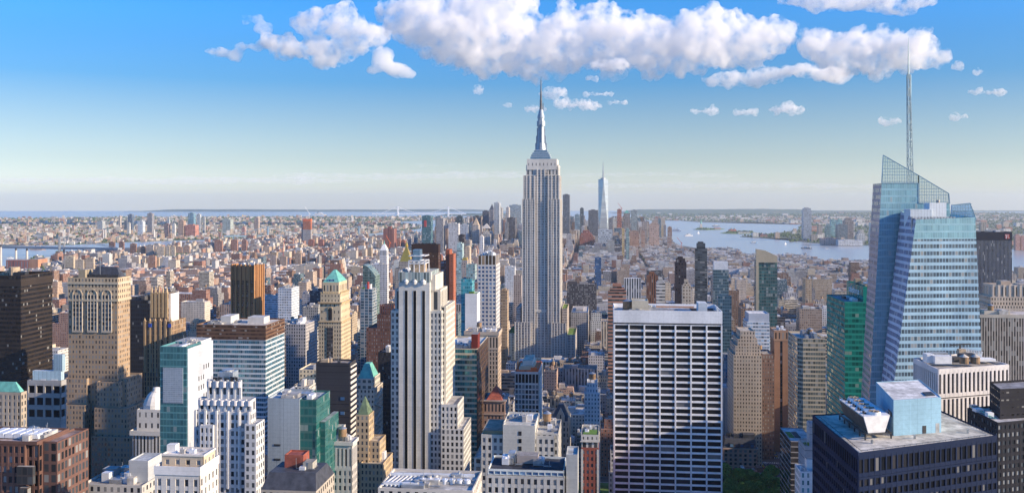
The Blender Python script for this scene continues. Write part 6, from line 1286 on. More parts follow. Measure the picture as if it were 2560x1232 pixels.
W = b.W; z = b.z(1228, W*.5); b.tier('wall', 0, W, 0, 22, 0, z, sp((.6, .55, .48), cw=3, ch=4, fw=.4, fh=.5), (.45, .44, .42), .8)
for i in range(7): mb = MB(); xx = W*.42+i*W*.08; mb.cyl(xx, 9, W*.034, z, z+1.6, plain((.7, .68, .62)), n=18, roof=(.12, .11, .1)); mb.cyl(xx, 9, W*.008, z+1.6, z+1.9, plain((.7, .68, .62)), n=8); b.add('fan_drum', mb, 'metal_white')
for i in range(9): mb = MB(); mb.bar((W*.02+i*W*.045, 3, z+.6), (W*.1+i*W*.045, 17, z+.6), .5, plain((.7, .7, .7))); b.add('pipe', mb, 'metal_white')
for q0_, q1_ in (((1, 4, z+1.2), (W*.4, 4, z+1.2)), ((1, 14, z+1.2), (W*.95, 15, z+1.2))): mb = MB(); mb.bar(q0_, q1_, .8, plain((.7, .7, .7))); b.add('pipe', mb, 'metal_white')
b.rooftop(1, W-1, 2, 19, z, 9, 0, 6, 1.8)
# ------------------------------------------------------------------ across the water
def far(label, u0, u1, vt, vb, wall, glass=(.08, .09, .1), st='grid', side=None, name='apartment_tower', cat='apartment tower', step=None, cap=None, short=None):
    return tw(label, u0, u1, vt, F*H/(vb-CY), vb, wall, glass, st, side, short, cap, cat, name, None, None, step)
far('tall grey glass tower standing alone on the far shore of the bay', 2008, 2029, 521, 600, (.40, .42, .44), (.22, .26, .3), 'vert', None, 'skyscraper', 'skyscraper', (5, (.85,)), None, 'the lone far shore tower')
far('small tan twin-capped tower right of the lone far shore tower', 2045, 2056, 563, 596, (.50, .42, .36)); far('small teal tower right of the tan twin-capped tower', 2064, 2077, 564, 596, (.24, .36, .38), (.15, .26, .28), 'glass')
far('pale green tower on the far shore', 2077, 2091, 550, 594, (.26, .42, .42), (.16, .32, .33), 'glass'); far('second pale green tower on the far shore, further right', 2093, 2106, 550, 590, (.22, .40, .42), (.14, .3, .33), 'glass')
far('dark grey slab on the far shore', 2094, 2119, 562, 602, (.15, .18, .2), (.1, .13, .15), 'vert', None, 'office_tower', 'office tower'); far('brown stepped tower on the far shore, behind the dark grey slab', 2112, 2134, 547, 600, (.26, .22, .2), (.14, .13, .13), 'grid', None, 'office_tower', 'office tower', (4, (.7,)))
far('low pink riverside block on the far shore', 2055, 2098, 596, 612, (.46, .32, .28), name='riverside_block', cat='apartment block'); far('curved white riverside terrace block on the far shore', 2096, 2158, 601, 614, (.62, .62, .6), (.3, .3, .32), 'grid', None, 'riverside_block', 'apartment block'); far('stepped white block behind the riverside terrace', 2142, 2162, 580, 604, (.56, .56, .55), name='riverside_block', cat='apartment block', step=(8, (.7, .4)))
far('dark capped pale tower half hidden by the faceted glass skyscraper', 2177, 2200, 577, 614, (.50, .50, .49), name='office_tower', cat='office tower', cap=('steel_blue', 20, .98)); far('tan block left of the dark grey slab on the far shore', 2028, 2044, 588, 603, (.42, .36, .3))
far('pink tower pair on the far shore at the right edge', 2539, 2551, 588, 626, (.48, .26, .2), 'grid' and (.2, .12, .1)); far('tan tower on the far shore left of the pink pair', 2452, 2466, 557, 600, (.44, .38, .3)); far('low pale tan block on the far shore above the black slab', 2482, 2498, 574, 598, (.5, .42, .34)); far('second pink tower at the right edge', 2553, 2570, 592, 626, (.48, .26, .2))
# downtown of the far borough at the left
for lab, u0, u1, vt, vb, c, g, st in (
    ('dark blue glass twin tower on the far left skyline', 319, 330, 537, 585, (.14, .18, .24), (.1, .14, .2), 'glass'), ('pale tower just right of the dark blue twin on the far left skyline', 318, 324, 558, 588, (.58, .56, .52), (.3, .3, .3), 'grid'),
    ('brown and grey tall slab, widest of the far left skyline', 368, 380, 534, 585, (.26, .22, .21), (.2, .24, .28), 'vert'), ('tan clock-topped slim tower on the far left skyline', 296, 301, 541, 572, (.56, .46, .36), (.2, .2, .2), 'grid'),
    ('white stepped tower below the widest far left slab', 344, 357, 553, 592, (.56, .6, .64), (.3, .36, .4), 'grid'), ('blue glass tower with pale edge on the far left skyline', 470, 484, 533, 568, (.2, .34, .42), (.14, .28, .36), 'glass'),
    ('slim pale tower right of the blue glass one', 492, 500, 536, 580, (.52, .54, .54), (.3, .34, .36), 'vert'), ('second slim pale tower right of the blue glass one', 507, 512, 543, 580, (.46, .46, .44), (.26, .28, .3), 'grid'),
    ('wide salmon brick block on the far left skyline', 463, 488, 563, 592, (.48, .22, .17), (.3, .14, .1), 'grid'), ('tan round-topped tower left of the salmon brick block', 446, 459, 552, 592, (.48, .34, .25), (.2, .15, .12), 'grid'),
    ('pale green-topped pair tower on the far left skyline', 556, 576, 548, 585, (.44, .48, .44), (.22, .28, .28), 'vert'), ('tall dark slim slab left of the widest far left slab', 311, 317, 552, 580, (.12, .14, .17), (.08, .1, .13), 'glass'),
    ('tan slim tower on the far left skyline beside the netted tower', 635, 646, 545, 585, (.42, .33, .28), (.2, .16, .14), 'grid'), ('red and white striped block on the far left skyline', 604, 612, 569, 592, (.46, .24, .2), (.3, .2, .18), 'vert'),
    ('white boxy block with green trees behind, far left shore', 94, 118, 583, 602, (.46, .45, .43), (.4, .4, .38), 'grid'), ('brown slab left of the salmon brick block', 410, 421, 560, 594, (.24, .17, .17), (.12, .1, .1), 'grid'),
    ('white slab between the widest slab and the brown slab', 430, 437, 560, 594, (.6, .6, .58), (.4, .4, .4), 'vert'), ('grey block with lit pale side on the left river shore', 243, 256, 553, 575, (.4, .42, .42), (.2, .24, .26), 'grid'),
    ('pale slim tower with hipped cap near the blue glass one', 418, 423, 545, 580, (.42, .46, .48), (.3, .34, .36), 'grid')):
    far(lab, u0, u1, vt, vb, c, g, st)
R = random.Random(3)
# brick slab estates along the left river shore, and the long ocean-front row
ESTATE = []
for lab, u0, u1, vt, vb, c in (('cream slab, nearest left of three by the left river shore', 164, 184, 642, 674, (.54, .46, .34)), ('cream slab, middle of three by the left river shore', 188, 209, 650, 676, (.56, .46, .34)), ('cream slab, right of three by the left river shore', 213, 234, 645, 676, (.52, .42, .31)),
    ('red brown tall slab alone above the white low roofs at left', 371, 388, 640, 672, (.40, .24, .17)), ('pale slab left of the row of three cream slabs beyond the low roofs', 365, 383, 613, 640, (.44, .38, .33)), ('first cream slab of a row beyond the low roofs at left', 392, 410, 617, 642, (.56, .48, .37)), ('second cream slab of a row beyond the low roofs at left', 413, 424, 615, 642, (.56, .48, .37)), ('third cream slab of a row beyond the low roofs at left', 426, 437, 617, 642, (.56, .48, .37)), ('pink tan slab right of the cream row', 440, 455, 618, 636, (.50, .34, .25)), ('second pink tan slab right of the cream row', 459, 474, 615, 636, (.46, .32, .24)),
    ('brown slab at the river bend', 272, 286, 606, 626, (.24, .14, .11)), ('second brown slab at the river bend', 297, 309, 605, 624, (.26, .15, .12)), ('dark brown slab with lit side, right of the river bend', 325, 340, 610, 634, (.30, .18, .13)),
    ('brown slab in a row left of the netted tower', 536, 555, 602, 632, (.34, .19, .14)), ('second brown slab in a row left of the netted tower', 577, 593, 600, 630, (.36, .2, .15)), ('third brown slab in a row left of the netted tower', 604, 616, 600, 628, (.34, .2, .16)), ('tan stepped block below the netted tower', 737, 752, 634, 662, (.44, .33, .25)), ('second tan block below the netted tower', 700, 716, 642, 664, (.46, .34, .26)), ('grey brick slab left of the bronze fluted tower', 676, 690, 640, 664, (.40, .33, .29)),
    ('red brick long block below the netted tower', 770, 784, 600, 618, (.36, .16, .11)), ('second red brick block right of the netted tower', 796, 808, 600, 618, (.34, .15, .11)), ('third red brick block right of the netted tower', 986, 1000, 600, 618, (.38, .18, .12)), ('red brick block between the campanile and the gold pyramid', 1002, 1012, 601, 617, (.36, .15, .1))):
    far(lab, u0, u1, vt, vb, c, tuple(x*.5 for x in c), 'grid', u1+2.5, 'apartment_block', 'apartment block')
# power station with chimneys
b = B('power_station', 'long red brick power station on the left river bank', 'power station', 15, 72, 3500, 690, 'the brick power station', depth=60); z = b.z(650)
b.tier('wall', 0, b.W, 0, 60, 0, z, sp((.36, .14, .11), (.2, .2, .22), 12, 60, .35, .75), (.4, .34, .3)); b.tier('end_block', b.W, b.W+38, 0, 60, 0, z+4, plain((.44, .24, .15)))
for lab, u, vt in (('white chimney with black tip, left of the pair behind the power station', 40, 620), ('white chimney with black tip, right of the pair behind the power station', 67.5, 621), ('pale chimney cut by the left picture edge', 2, 612)):
    p = at(u, 668, 3600); r = empty('chimney', (p.x, p.y, 0)); tag(r, lab, 'chimney', 'power station chimneys'); zt = at(u, vt, 3600).z; mb = MB(); mb.cyl(0, 0, 4.6, 0, zt-9, plain((.6, .56, .5)), r2=3.8, n=12); mb.build('shaft', 'facade', r); mb = MB(); mb.cyl(0, 0, 3.85, zt-9, zt, plain((.03, .03, .03)), n=12); mb.build('tip', 'metal_dark', r)
for lab, u, vt in (('slim white chimney on the far left shore, left of two', 259, 574), ('slim white chimney on the far left shore, right of two', 264, 573), ('lone slim white chimney left of the widest far slab', 386, 574)):
    p = at(u, 598, 6200); r = empty('chimney', (p.x, p.y, 0)); tag(r, lab, 'chimney'); zt = at(u, vt, 6200).z; mb = MB(); mb.cyl(0, 0, 5.5, 0, zt, plain((.66, .64, .6)), r2=4, n=10); mb.build('shaft', 'facade', r)
# bridges
def bridge(name, label, p0, p1, zdeck, t0, t1, ztop, w, mat, sag=.12, ends=(0, 1), tw_=6.0, truss=0):
    a, c = Vector(p0), Vector(p1); d = (c-a); L_ = d.length; d.normalize(); n = Vector((-d.y, d.x, 0)); r = empty(name, a); tag(r, label, 'bridge')
    pt = lambda s, off, z: tuple(d*(s*L_)+n*off+Vector((0, 0, z)))
    mb = MB(); mb.prism([pt(0, -w/2, 0)[:2], pt(1, -w/2, 0)[:2], pt(1, w/2, 0)[:2], pt(0, w/2, 0)[:2]], zdeck-truss-2, zdeck, plain((.3, .3, .32)), (.2, .2, .2), bottom=True); mb.build('deck', mat, r)
    for t in (t0, t1):
        mb = MB()
        for o in (-w/2, w/2): mb.bar(pt(t, o, -3), pt(t, o, ztop), tw_, plain((.5, .5, .5)))
        for zz in (zdeck+ (ztop-zdeck)*.45, ztop-tw_*.6): mb.bar(pt(t, -w/2, zz), pt(t, w/2, zz), tw_, plain((.5, .5, .5)))
        mb.build('tower', mat, r)
    mid, half = (t0+t1)/2, (t1-t0)/2
    for o in (-w/2, w/2):
        mb = MB(); pr = None; n_ = 40
        for i in range(n_+1):
            s = ends[0]+(ends[1]-ends[0])*i/n_
            if t0 <= s <= t1: zz = zdeck+5+(ztop-zdeck-5)*((s-mid)/half)**2
            elif s < t0: zz = zdeck+(ztop-zdeck)*max(0, (s-ends[0])/max(1e-6, t0-ends[0]))
            else: zz = zdeck+(ztop-zdeck)*max(0, (ends[1]-s)/max(1e-6, ends[1]-t1))
            q = pt(s, o, zz)
            if pr: mb.bar(pr, q, max(.9, tw_*.26), plain((.5, .5, .5)))
            pr = q
        mb.build('cable', mat, r)
    npier = 10
    mb = MB()
    for i in range(npier): s = (i+.5)/npier; mb.bar(pt(s, 0, -3), pt(s, 0, zdeck-truss-2), w*.3 if not (t0 < s < t1) else .02, plain((.4, .4, .4)))
    mb.build('pier', mat, r); return r
simple('bridge_steel', (.30, .32, .34), .7); simple('bridge_pale', (.78, .80, .82), .6, namp=.05); simple('bridge_blue', (.22, .34, .42), .7)
vz = lambda v, Y: H-(v-CY)/F*Y
bridge('suspension_bridge', 'long pale suspension bridge with two towers far across the bay', ((930-CX)/F*16100, 16100, 0), ((1165-CX)/F*16100, 16100, 0), vz(533.4, 16100), (995-930)/235, (1121-930)/235, vz(516.5, 16100), 30, 'bridge_pale', ends=(.1, .98), tw_=24, truss=12)
pa, pb = Vector(((-260-CX)/F*4600, 4600, 0)), Vector(((300-CX)/F*4250, 4250, 0))
bridge('suspension_bridge', 'grey truss suspension bridge over the river at the left', pa, pb, 42, .28, .755, 92, 30, 'bridge_steel', ends=(.05, .98), tw_=8, truss=9)
bridge('suspension_bridge', 'low blue suspension bridge behind the netted tower', ((560-CX)/F*6000, 6000, 0), ((1010-CX)/F*6300, 6300, 0), 34, .235, .74, 92, 28, 'bridge_blue', ends=(.05, .95), tw_=9, truss=6)
# the statue and its star-shaped pedestal
p = ground(1752.5, 571.5); r = empty('statue', p); tag(r, 'green copper statue of a robed figure raising a torch on a stone pedestal', 'statue')
mb = MB(); mb.cyl(0, 0, 34, 0, 9, plain((.4, .38, .34)), n=11); mb.box(-14, 14, -14, 14, 9, 22, plain((.5, .46, .4))); mb.prism([(-10, -10), (10, -10), (10, 10), (-10, 10)], 22, 47, plain((.52, .47, .41)), None, None, [(-7, -7), (7, -7), (7, 7), (-7, 7)]); mb.build('pedestal', 'facade', r)
mb = MB()
for (r0, h0), (r1, h1) in zip([(6.5, 47), (6.0, 55), (5.0, 68), (5.4, 74), (4.2, 79), (1.7, 80.5), (2.2, 82), (2.3, 84), (1.6, 86)], [(6.0, 55), (5.0, 68), (5.4, 74), (4.2, 79), (1.7, 80.5), (2.2, 82), (2.3, 84), (1.6, 86), (.2, 86.6)]): mb.cyl(0, 0, r0, h0, h1, plain((.2, .45, .38)), r2=r1, n=12)
mb.bar((3.6, 0, 77), (5.5, 0, 85), 2.2, plain((.2, .45, .38))); mb.bar((5.5, 0, 85), (5.0, 0, 92), 1.7, plain((.2, .45, .38))); mb.bar((-3.4, -1.5, 76), (-4.6, -3, 70), 2.2, plain((.2, .45, .38))); mb.box(-5.6, -3.6, -4.2, -3, 68, 74, plain((.2, .45, .38)))
for k in range(7): a = math.pi*(k+.5)/7; mb.bar((1.8*math.cos(a), 0, 84.5+1.6*math.sin(a)), (3.8*math.cos(a), 0, 84.5+3.6*math.sin(a)), .35, plain((.2, .45, .38)))
mb.build('figure', 'copper_green', r); mb = MB(); mb.cyl(5, 0, 1.7, 92, 93, plain((.7, .5, .1)), n=8); mb.cyl(5, 0, 1.1, 93, 95.5, plain((.7, .5, .1)), r2=.1, n=8); mb.build('torch', 'gold', r)
def hall(label, u0, u1, v, hgt, dep, wall, towers=0, roof='tile_red'):
    p, q = ground(u0, v), ground(u1, v); w = q.x-p.x; r = empty('island_building', p); tag(r, label, 'public building'); mb = MB(); mb.box(0, w, 0, dep, 0, hgt, sp(wall, (.1, .1, .1), 12, 8, .4, .5)); mb.build('wall', 'facade', r)
    mb = MB(); mb.prism([(0, 0), (w, 0), (w, dep), (0, dep)], hgt, hgt*1.6, plain((.3, .1, .1)), None, .5, [(w*.1, dep*.4), (w*.9, dep*.4), (w*.9, dep*.6), (w*.1, dep*.6)]); mb.build('roof', roof, r)
    for k in range(towers): mb = MB(); xx = w*(.3+.4*k/(max(1, towers-1))); mb.cyl(xx, 8, 5, 0, hgt*2, plain(wall), n=8); mb.cyl(xx, 8, 5, hgt*2, hgt*2.6, plain((.2, .4, .36)), r2=.3, n=8); mb.build('corner_tower', 'facade', r)
hall('red roofed hall with corner towers on the wooded harbour island', 1823, 1842, 580.5, 16, 40, (.42, .2, .15), 2); hall('long pale ferry building on the wooded harbour island', 1846, 1876, 583.2, 10, 30, (.6, .58, .54), 0, 'slate'); hall('dark red riverside rail terminal with a clock turret', 1900, 1918, 591.6, 14, 40, (.3, .15, .13), 1, 'slate'); hall('low tan visitor halls on the statue island', 1785, 1803, 573, 9, 30, (.5, .42, .34))
# boats
def boat(label, u, v, L_, kind, col, rz):
    p = ground(u, v); r = empty('boat', (p.x, p.y, -2), rz); tag(r, label, 'boat', 'boats on the water'); w = L_*.24
    hull = [(-L_/2, -w*.4), (L_*.3, -w*.5), (L_/2, 0), (L_*.3, w*.5), (-L_/2, w*.4)]; mb = MB(); mb.prism([(x*.94, y*.8) for x, y in hull], 0, L_*.07, plain(col), (.6, .6, .6), None, hull); mb.build('hull', 'facade', r)
    if kind == 'sail':
        mb = MB(); mb.bar((0, 0, L_*.07), (0, 0, L_*1.3), L_*.02, plain((.5, .5, .5))); mb.build('mast', 'metal_grey', r)
        mb = MB(); pf = [(-L_*.42, L_*.16), (-.02*L_, L_*.16), (-.02*L_, L_*1.25)]; o = .2
        mb.face([(x, -o, z) for x, z in pf], plain((.8, .8, .8))); mb.face([(x, o, z) for x, z in reversed(pf)], plain((.8, .8, .8))); pf = [(.03*L_, L_*.16), (.45*L_, L_*.12), (.03*L_, L_*1.1)]; mb.face([(x, -o, z) for x, z in pf], plain((.8, .8, .8))); mb.face([(x, o, z) for x, z in reversed(pf)], plain((.8, .8, .8))); mb.build('sail', 'white_paint', r)
    else:
        mb = MB(); mb.box(-L_*.35, L_*.22, -w*.36, w*.36, L_*.07, L_*.15, sp((.7, .7, .68), cw=4, ch=3, fw=.6, fh=.4), (.7, .7, .7)); mb.box(-L_*.1, L_*.15, -w*.3, w*.3, L_*.15, L_*.21, plain((.72, .72, .7))); mb.build('cabin', 'facade', r); mb = MB(); mb.cyl(-L_*.15, 0, L_*.025, L_*.15, L_*.26, plain((.2, .2, .2)), n=8); mb.build('funnel', 'metal_dark', r)
boat('large pale ferry on the bay right of the riverfront tower', 1688, 577, 110, 'ferry', (.5, .55, .6), 2.9); boat('white sailing boat below the statue island', 1746, 584, 20, 'sail', (.75, .75, .75), .3); boat('white excursion boat left of the sailing boat', 1722, 589, 70, 'ferry', (.75, .75, .75), .2); boat('blue grey barge mid river', 1885, 607, 50, 'ferry', (.2, .35, .5), 0); boat('small white sailing boat mid river, below the rail terminal', 1964, 611, 15, 'sail', (.75, .75, .75), .5)
boat('dark tugboat on the river', 2016, 620.5, 60, 'ferry', (.05, .05, .06), 2.7); boat('tiny white motor boat right of the dark tugboat', 2067, 621, 28, 'ferry', (.8, .8, .8), 3.0); boat('white motor boat on the river at far left', 26, 645, 30, 'ferry', (.8, .8, .8), .2); boat('white ship on the open sea left of the long suspension bridge', 800, 538, 260, 'ferry', (.75, .75, .75), 0); boat('white ferry with wake left of the teal tower', 1034, 585.5, 70, 'ferry', (.8, .8, .8), .1); boat('rust moored barge under the grey truss bridge', 95, 623, 90, 'ferry', (.42, .3, .22), 0); boat('small dark boat at the right edge of the bay', 1790, 565.5, 90, 'ferry', (.1, .12, .15), 0)
# ------------------------------------------------------------------ the rest of the city, laid out on its street grid
import bisect
HF = []
for r in HEROES:
    gs = [q[0] for q in r['fp']]; hs = [q[1] for q in r['fp']]
    HF.append((min(gs)-3, max(gs)+3, min(hs)-3, max(hs)+3, r))
for a_, b_, Y_ in ((1800, 1946, 868), (1940, 1992, 825)): HF.append((1e6, 1e6, 1e6, 1e6, dict(u0=a_, u1=b_, Y=Y_, vbot=1250)))   # the park and the avenue stay in view
def proj(x, y, z): return CX+x/y*F, CY+(H-z)/y*F
PAL = {'tan': [(.48, .36, .25), (.44, .34, .26), (.52, .42, .31)], 'brick': [(.34, .19, .14), (.30, .16, .12), (.38, .24, .18)], 'brown': [(.22, .14, .10), (.26, .17, .12)], 'grey': [(.38, .37, .36), (.44, .43, .42), (.30, .29, .29)], 'white': [(.56, .55, .53), (.62, .61, .59)], 'dark': [(.08, .085, .095), (.12, .11, .11)], 'pink': [(.46, .33, .26), (.42, .30, .24)], 'glass': [(.12, .18, .22), (.16, .22, .24)], 'cream': [(.58, .49, .37), (.60, .53, .43)]}
def weights(z):
    return {'mid': dict(tan=4, brick=2, brown=1.5, grey=4.5, white=4, dark=1, glass=1.4, cream=4, pink=1), 'east': dict(tan=3, brick=3.6, brown=1.4, grey=2, white=2.6, glass=.8, cream=3.2, pink=3.2, dark=.3), 'low': dict(tan=4, brick=2.4, brown=1.3, grey=4, white=3.6, cream=4, pink=2.4, dark=.4, glass=.2), 'stuy': dict(brick=4, pink=8, brown=.6), 'down': dict(tan=4, grey=4, cream=3, brown=2, dark=1.5, glass=1.5, white=2, brick=1)}[z]
ROOFS = [(.50, .49, .47), (.42, .41, .40), (.30, .30, .30), (.12, .12, .125), (.36, .32, .28), (.62, .61, .60), (.22, .21, .20)]
R = random.Random(11)
def pick(w):
    k = R.choices(list(w), list(w.values()))[0]; q = R.uniform(.86, 1.12); c = R.choice(PAL[k]); return k, (c[0]*q, c[1]*q*R.uniform(.98, 1.02), c[2]*q*R.uniform(.96, 1.06))
FILL = []
def try_fill(cs, g0, g1, h0, h1, hgt, zone):
    gm, hm = (g0+g1)/2, (h0+h1)/2
    pts = [from_grid(*q) for q in cs]; ys = [p[1] for p in pts]; Y = min(ys)
    if Y < 330: return
    us = [CX+p[0]/p[1]*F for p in pts]; u0, u1 = min(us), max(us)
    if u1 < -260 or u0 > 2820: return
    for a, b_, c, d, r in HF:
        if g0 < b_ and g1 > a and h0 < d and h1 > c: return
    lim = None
    for a, b_, c, d, r in HF:
        if r['Y'] > Y+1 and u0 < r['u1']+1 and u1 > r['u0']-1:
            zm = H-(r['vbot']-CY)/F*max(ys)
            if zm < hgt: hgt = zm; lim = r
    if hgt < 5: hgt = min(6, hgt) if hgt > 3.5 else 4
    k, c = pick(weights(zone))
    FILL.append(dict(cs=cs, pts=pts, g=(g0, g1, h0, h1), z=hgt, k=k, c=c, Y=Y, u0=u0, u1=u1, vt=CY+(H-hgt)/Y*F, vb=CY+H/Y*F, seed=R.random(), roof=R.choice(ROOFS), zone=zone))
for (g0, g1, h0, h1) in BLOCKS:
    gm, hm = (g0+g1)/2, (h0+h1)/2
    x, y = from_grid(gm, hm); u, v = proj(x, y, 0)
    if u < -420 or u > 2980 or y < 330: continue
    if PARK[0]-5 < gm < PARK[1]+5 and PARK[2]-20 < hm < PARK[3]+20: continue
    if any(abs(u-a) < p and abs(v-b_) < q for a, b_, p, q in ((905, 634, 14, 8), (470, 669, 74, 6), (1569, 663, 9, 6), (1465, 669, 22, 4), (96, 650, 16, 7), (1220, 640, 16, 6))): continue
    if hm < 1150: zone, lo, hi, tall, pt = 'mid', 32, 88, 120, .06
    elif hm < 1800: zone, lo, hi, tall, pt = 'mid', 26, 66, 105, .07
    elif hm < 2500: zone, lo, hi, tall, pt = 'mid', 18, 52, 80, .07
    elif hm < 3100: zone, lo, hi, tall, pt = 'low', 14, 36, 62, .06
    elif hm < 4400: zone, lo, hi, tall, pt = 'low', 11, 24, 55, .035
    else: zone, lo, hi, tall, pt = 'down', 18, 50, 85, .08
    if 1180 < u < 1560 and hm < 1150: lo, hi, tall, pt = 26, 62, 75, .04
    if gm < -560 and hm < 2900: zone = 'east'; lo, hi, pt = 16, 46, .12; tall = 85
    if gm < -860 and 2250 < hm < 2900: zone, lo, hi, tall, pt = 'stuy', 34, 44, 46, .1
    if gm < -1000 and hm > 3300: zone = 'east'; lo, hi, tall, pt = 14, 26, 48, .16
    if 1120 < u < 1680 and hm > 4500: lo, hi, tall, pt = 36, 95, 140, .14
    if u > 1620 and hm > 3000: lo, hi, tall, pt = 7, 15, 24, .05
    if gm > 460 and hm > 900 and not (u > 1620 and hm > 3000): zone = 'east' if zone == 'mid' else zone; lo, hi = lo*.75, hi*.75
    small = hm > 2400
    if zone == 'stuy':
        for q in range(3):
            a = g0+(g1-g0)*q/3+6; w = (g1-g0)/3*R.uniform(.45, .8); b0 = h0+R.uniform(0, 12); b1 = b0+R.uniform(16, 26); t = R.uniform(lo, hi)
            try_fill([(a, b0), (a+w, b0), (a+w, b1), (a, b1)], a, a+w, b0, b1, t, zone); a2 = a+w*.35; try_fill([(a2, b1+.3), (a2+14, b1+.3), (a2+14, h1-6), (a2, h1-6)], a2, a2+14, b1+.3, h1-6, t*.98, zone)
        continue
    for half in (0, 1):
        ha, hb = (h0+1, (h0+h1)/2-R.uniform(0, 4)) if half == 0 else ((h0+h1)/2+R.uniform(0, 4), h1-1)
        g = g0+.6
        while g < g1-6:
            w = R.uniform(12, 40) if small else R.choice((R.uniform(10, 20), R.uniform(16, 34), R.uniform(26, 60)))
            if g1-(g+w) < 8: w = g1-g-.6
            end = g-g0 < 40 or g1-g-w < 40
            t = tall*R.uniform(.75, 1.1) if R.random() < pt*(1.6 if end else 1) else R.uniform(lo, hi)*(1.15 if end else .9)
            b1_ = hb if R.random() < .6 else hb-R.uniform(0, 8)
            if half == 0: hb2, ha2 = b1_, ha
            else: ha2, hb2 = ha+(hb-b1_), hb
            if R.random() > .04: try_fill([(g, ha2), (g+w-.25, ha2), (g+w-.25, hb2), (g, hb2)], g, g+w-.25, ha2, hb2, t, zone)
            g += w
# what shows: a coarse near-to-far coverage of the picture
W2, H2 = 1280, 616; cov = np.zeros((H2, W2), bool)
items = [(r['Y'], r['u0'], r['u1'], r['vtop'], min(1232, CY+H/r['Y']*F), None) for r in HEROES]+[(f['Y'], f['u0'], f['u1'], f['vt'], f['vb'], f) for f in FILL]
items.sort(key=lambda q: q[0])
for Y_, a, b_, vt, vb_, f in items:
    i0, i1, j0, j1 = max(0, int(a/2)), min(W2, int(b_/2)+1), max(0, int(vt/2)), min(H2, int(vb_/2)+1)
    if i1 <= i0 or j1 <= j0:
        if f: f['vis'] = 0; f['vu'] = (a+b_)/2
        continue
    if f:
        blk = ~cov[j0:j1, i0:i1]; f['vis'] = int(blk.sum())
        if f['vis']: cols = np.nonzero(blk.any(0))[0]; f['vu'] = 2*(i0+cols.mean())
        else: f['vu'] = (a+b_)/2
    cov[j0:j1, i0:i1] = True
STY = {'tan': (3.0, 3.6, .42, .55), 'brick': (2.8, 3.3, .40, .5), 'brown': (2.9, 3.5, .42, .55), 'grey': (3.0, 3.7, .5, .55), 'white': (3.0, 3.6, .45, .5), 'dark': (2.2, 3.8, .75, .6), 'pink': (2.9, 3.2, .36, .45), 'glass': (2.2, 3.7, .86, .7), 'cream': (2.9, 3.5, .42, .52)}
def emit(f, body, roofs, tanks, T, feats):
    R2 = random.Random(int(f['seed']*1e9)); cw, ch, fw, fh = STY[f['k']]; k = max(1, f['Y']/2600)
    var = R2.random()
    if var < .18 and f['Y'] < 2400: fw = 1
    elif var > .86 and f['Y'] < 2400: fh = 1; cw *= 1.3
    gl = (.05, .055, .065) if f['k'] != 'glass' else (.06, .13, .17)
    s_ = sp(f['c'], gl, cw*k, ch*k, fw, fh, .35 if f['k'] == 'glass' else 0, .4 if f['k'] in ('glass', 'dark') else 0, .3)
    g0, g1, h0, h1 = f['g']; z = f['z']; near = f['Y'] < 2600 and f['vis'] > 0
    P_ = lambda a, b_: T(*from_grid(a, b_))
    ring = [P_(g0, h0), P_(g1, h0), P_(g1, h1), P_(g0, h1)]
    steps = 0
    if z > 45 and R2.random() < .45 and g1-g0 > 14: steps = R2.choice((1, 1, 2))
    zb = z*(1-.16*steps)
    body.prism(ring, 0, zb, s_, f['roof'], f['seed'], None, 1.0 if near else 0)
    a, b_, c, d = g0, g1, h0, h1
    for i in range(steps):
        q = R2.uniform(.1, .2); a, b_, c, d = a+(b_-a)*q*R2.uniform(.3, 1), b_-(b_-a)*q*R2.uniform(.3, 1), c+(d-c)*q, d-(d-c)*q*.5
        z1 = zb+z*.16; body.prism([P_(a, c), P_(b_, c), P_(b_, d), P_(a, d)], zb, z1, s_, f['roof'], f['seed']+.3, None, .8 if near else 0); zb = z1
    if steps: feats.append('a stepped top')
    n = (R2.randint(1, 3) if near else (1 if R2.random() < .5 else 0))
    big = 0
    for i in range(n):
        w_, d_ = (b_-a)*R2.uniform(.15, .42), (d-c)*R2.uniform(.18, .4); x0, y0 = a+(b_-a-w_)*R2.random(), c+(d-c-d_)*R2.random(); hh = R2.uniform(2.2, 5.5); big = max(big, hh)
        cc = R2.choice((f['c'], (.5, .49, .47), (.35, .34, .34), (.62, .61, .6)))
        roofs.prism([P_(x0, y0), P_(x0+w_, y0), P_(x0+w_, y0+d_), P_(x0, y0+d_)], zb-.02, zb+hh, plain(cc), tuple(min(.7, q*1.1) for q in cc), .5)
    if near and f['Y'] < 1700:
        for i in range(R2.randint(2, 6)):
            x0, y0 = a+(b_-a)*R2.uniform(.08, .85), c+(d-c)*R2.uniform(.08, .85); w_ = R2.uniform(.8, 2.4); cc = R2.uniform(.2, .65); roofs.prism([P_(x0, y0), P_(x0+w_, y0), P_(x0+w_, y0+w_*.7), P_(x0, y0+w_*.7)], zb-.02, zb+R2.uniform(.7, 1.8), plain((cc, cc, cc)), None, .5)
    if near and f['k'] not in ('glass', 'dark') and R2.random() < .42:
        x, y = P_(a+(b_-a)*R2.uniform(.2, .8), c+(d-c)*R2.uniform(.2, .8)); zz = zb+R2.choice((2.5, 3.5, 5)); wd = plain(R2.choice(((.24, .16, .1), (.36, .25, .16), (.2, .17, .15))))
        tanks.cyl(x, y, 2.1, zz, zz+4, wd, n=10, bottom=True); tanks.cyl(x, y, 2.25, zz+4.02, zz+5.4, plain((.3, .28, .26)), r2=.05, n=10, bottom=True)
        for q in range(4): tanks.bar((x+1.5*math.cos(q*1.571+.78), y+1.5*math.sin(q*1.571+.78), zb-.1), (x+1.5*math.cos(q*1.571+.78), y+1.5*math.sin(q*1.571+.78), zz), .3, plain((.12, .11, .1)))
        feats.append('a rooftop water tank')
    if big > 4.2: feats.append('a tall roof house')
    if sum(f['roof']) > 1.75: feats.append('a bright white roof')
    elif sum(f['roof']) < .3: feats.append('a black roof')
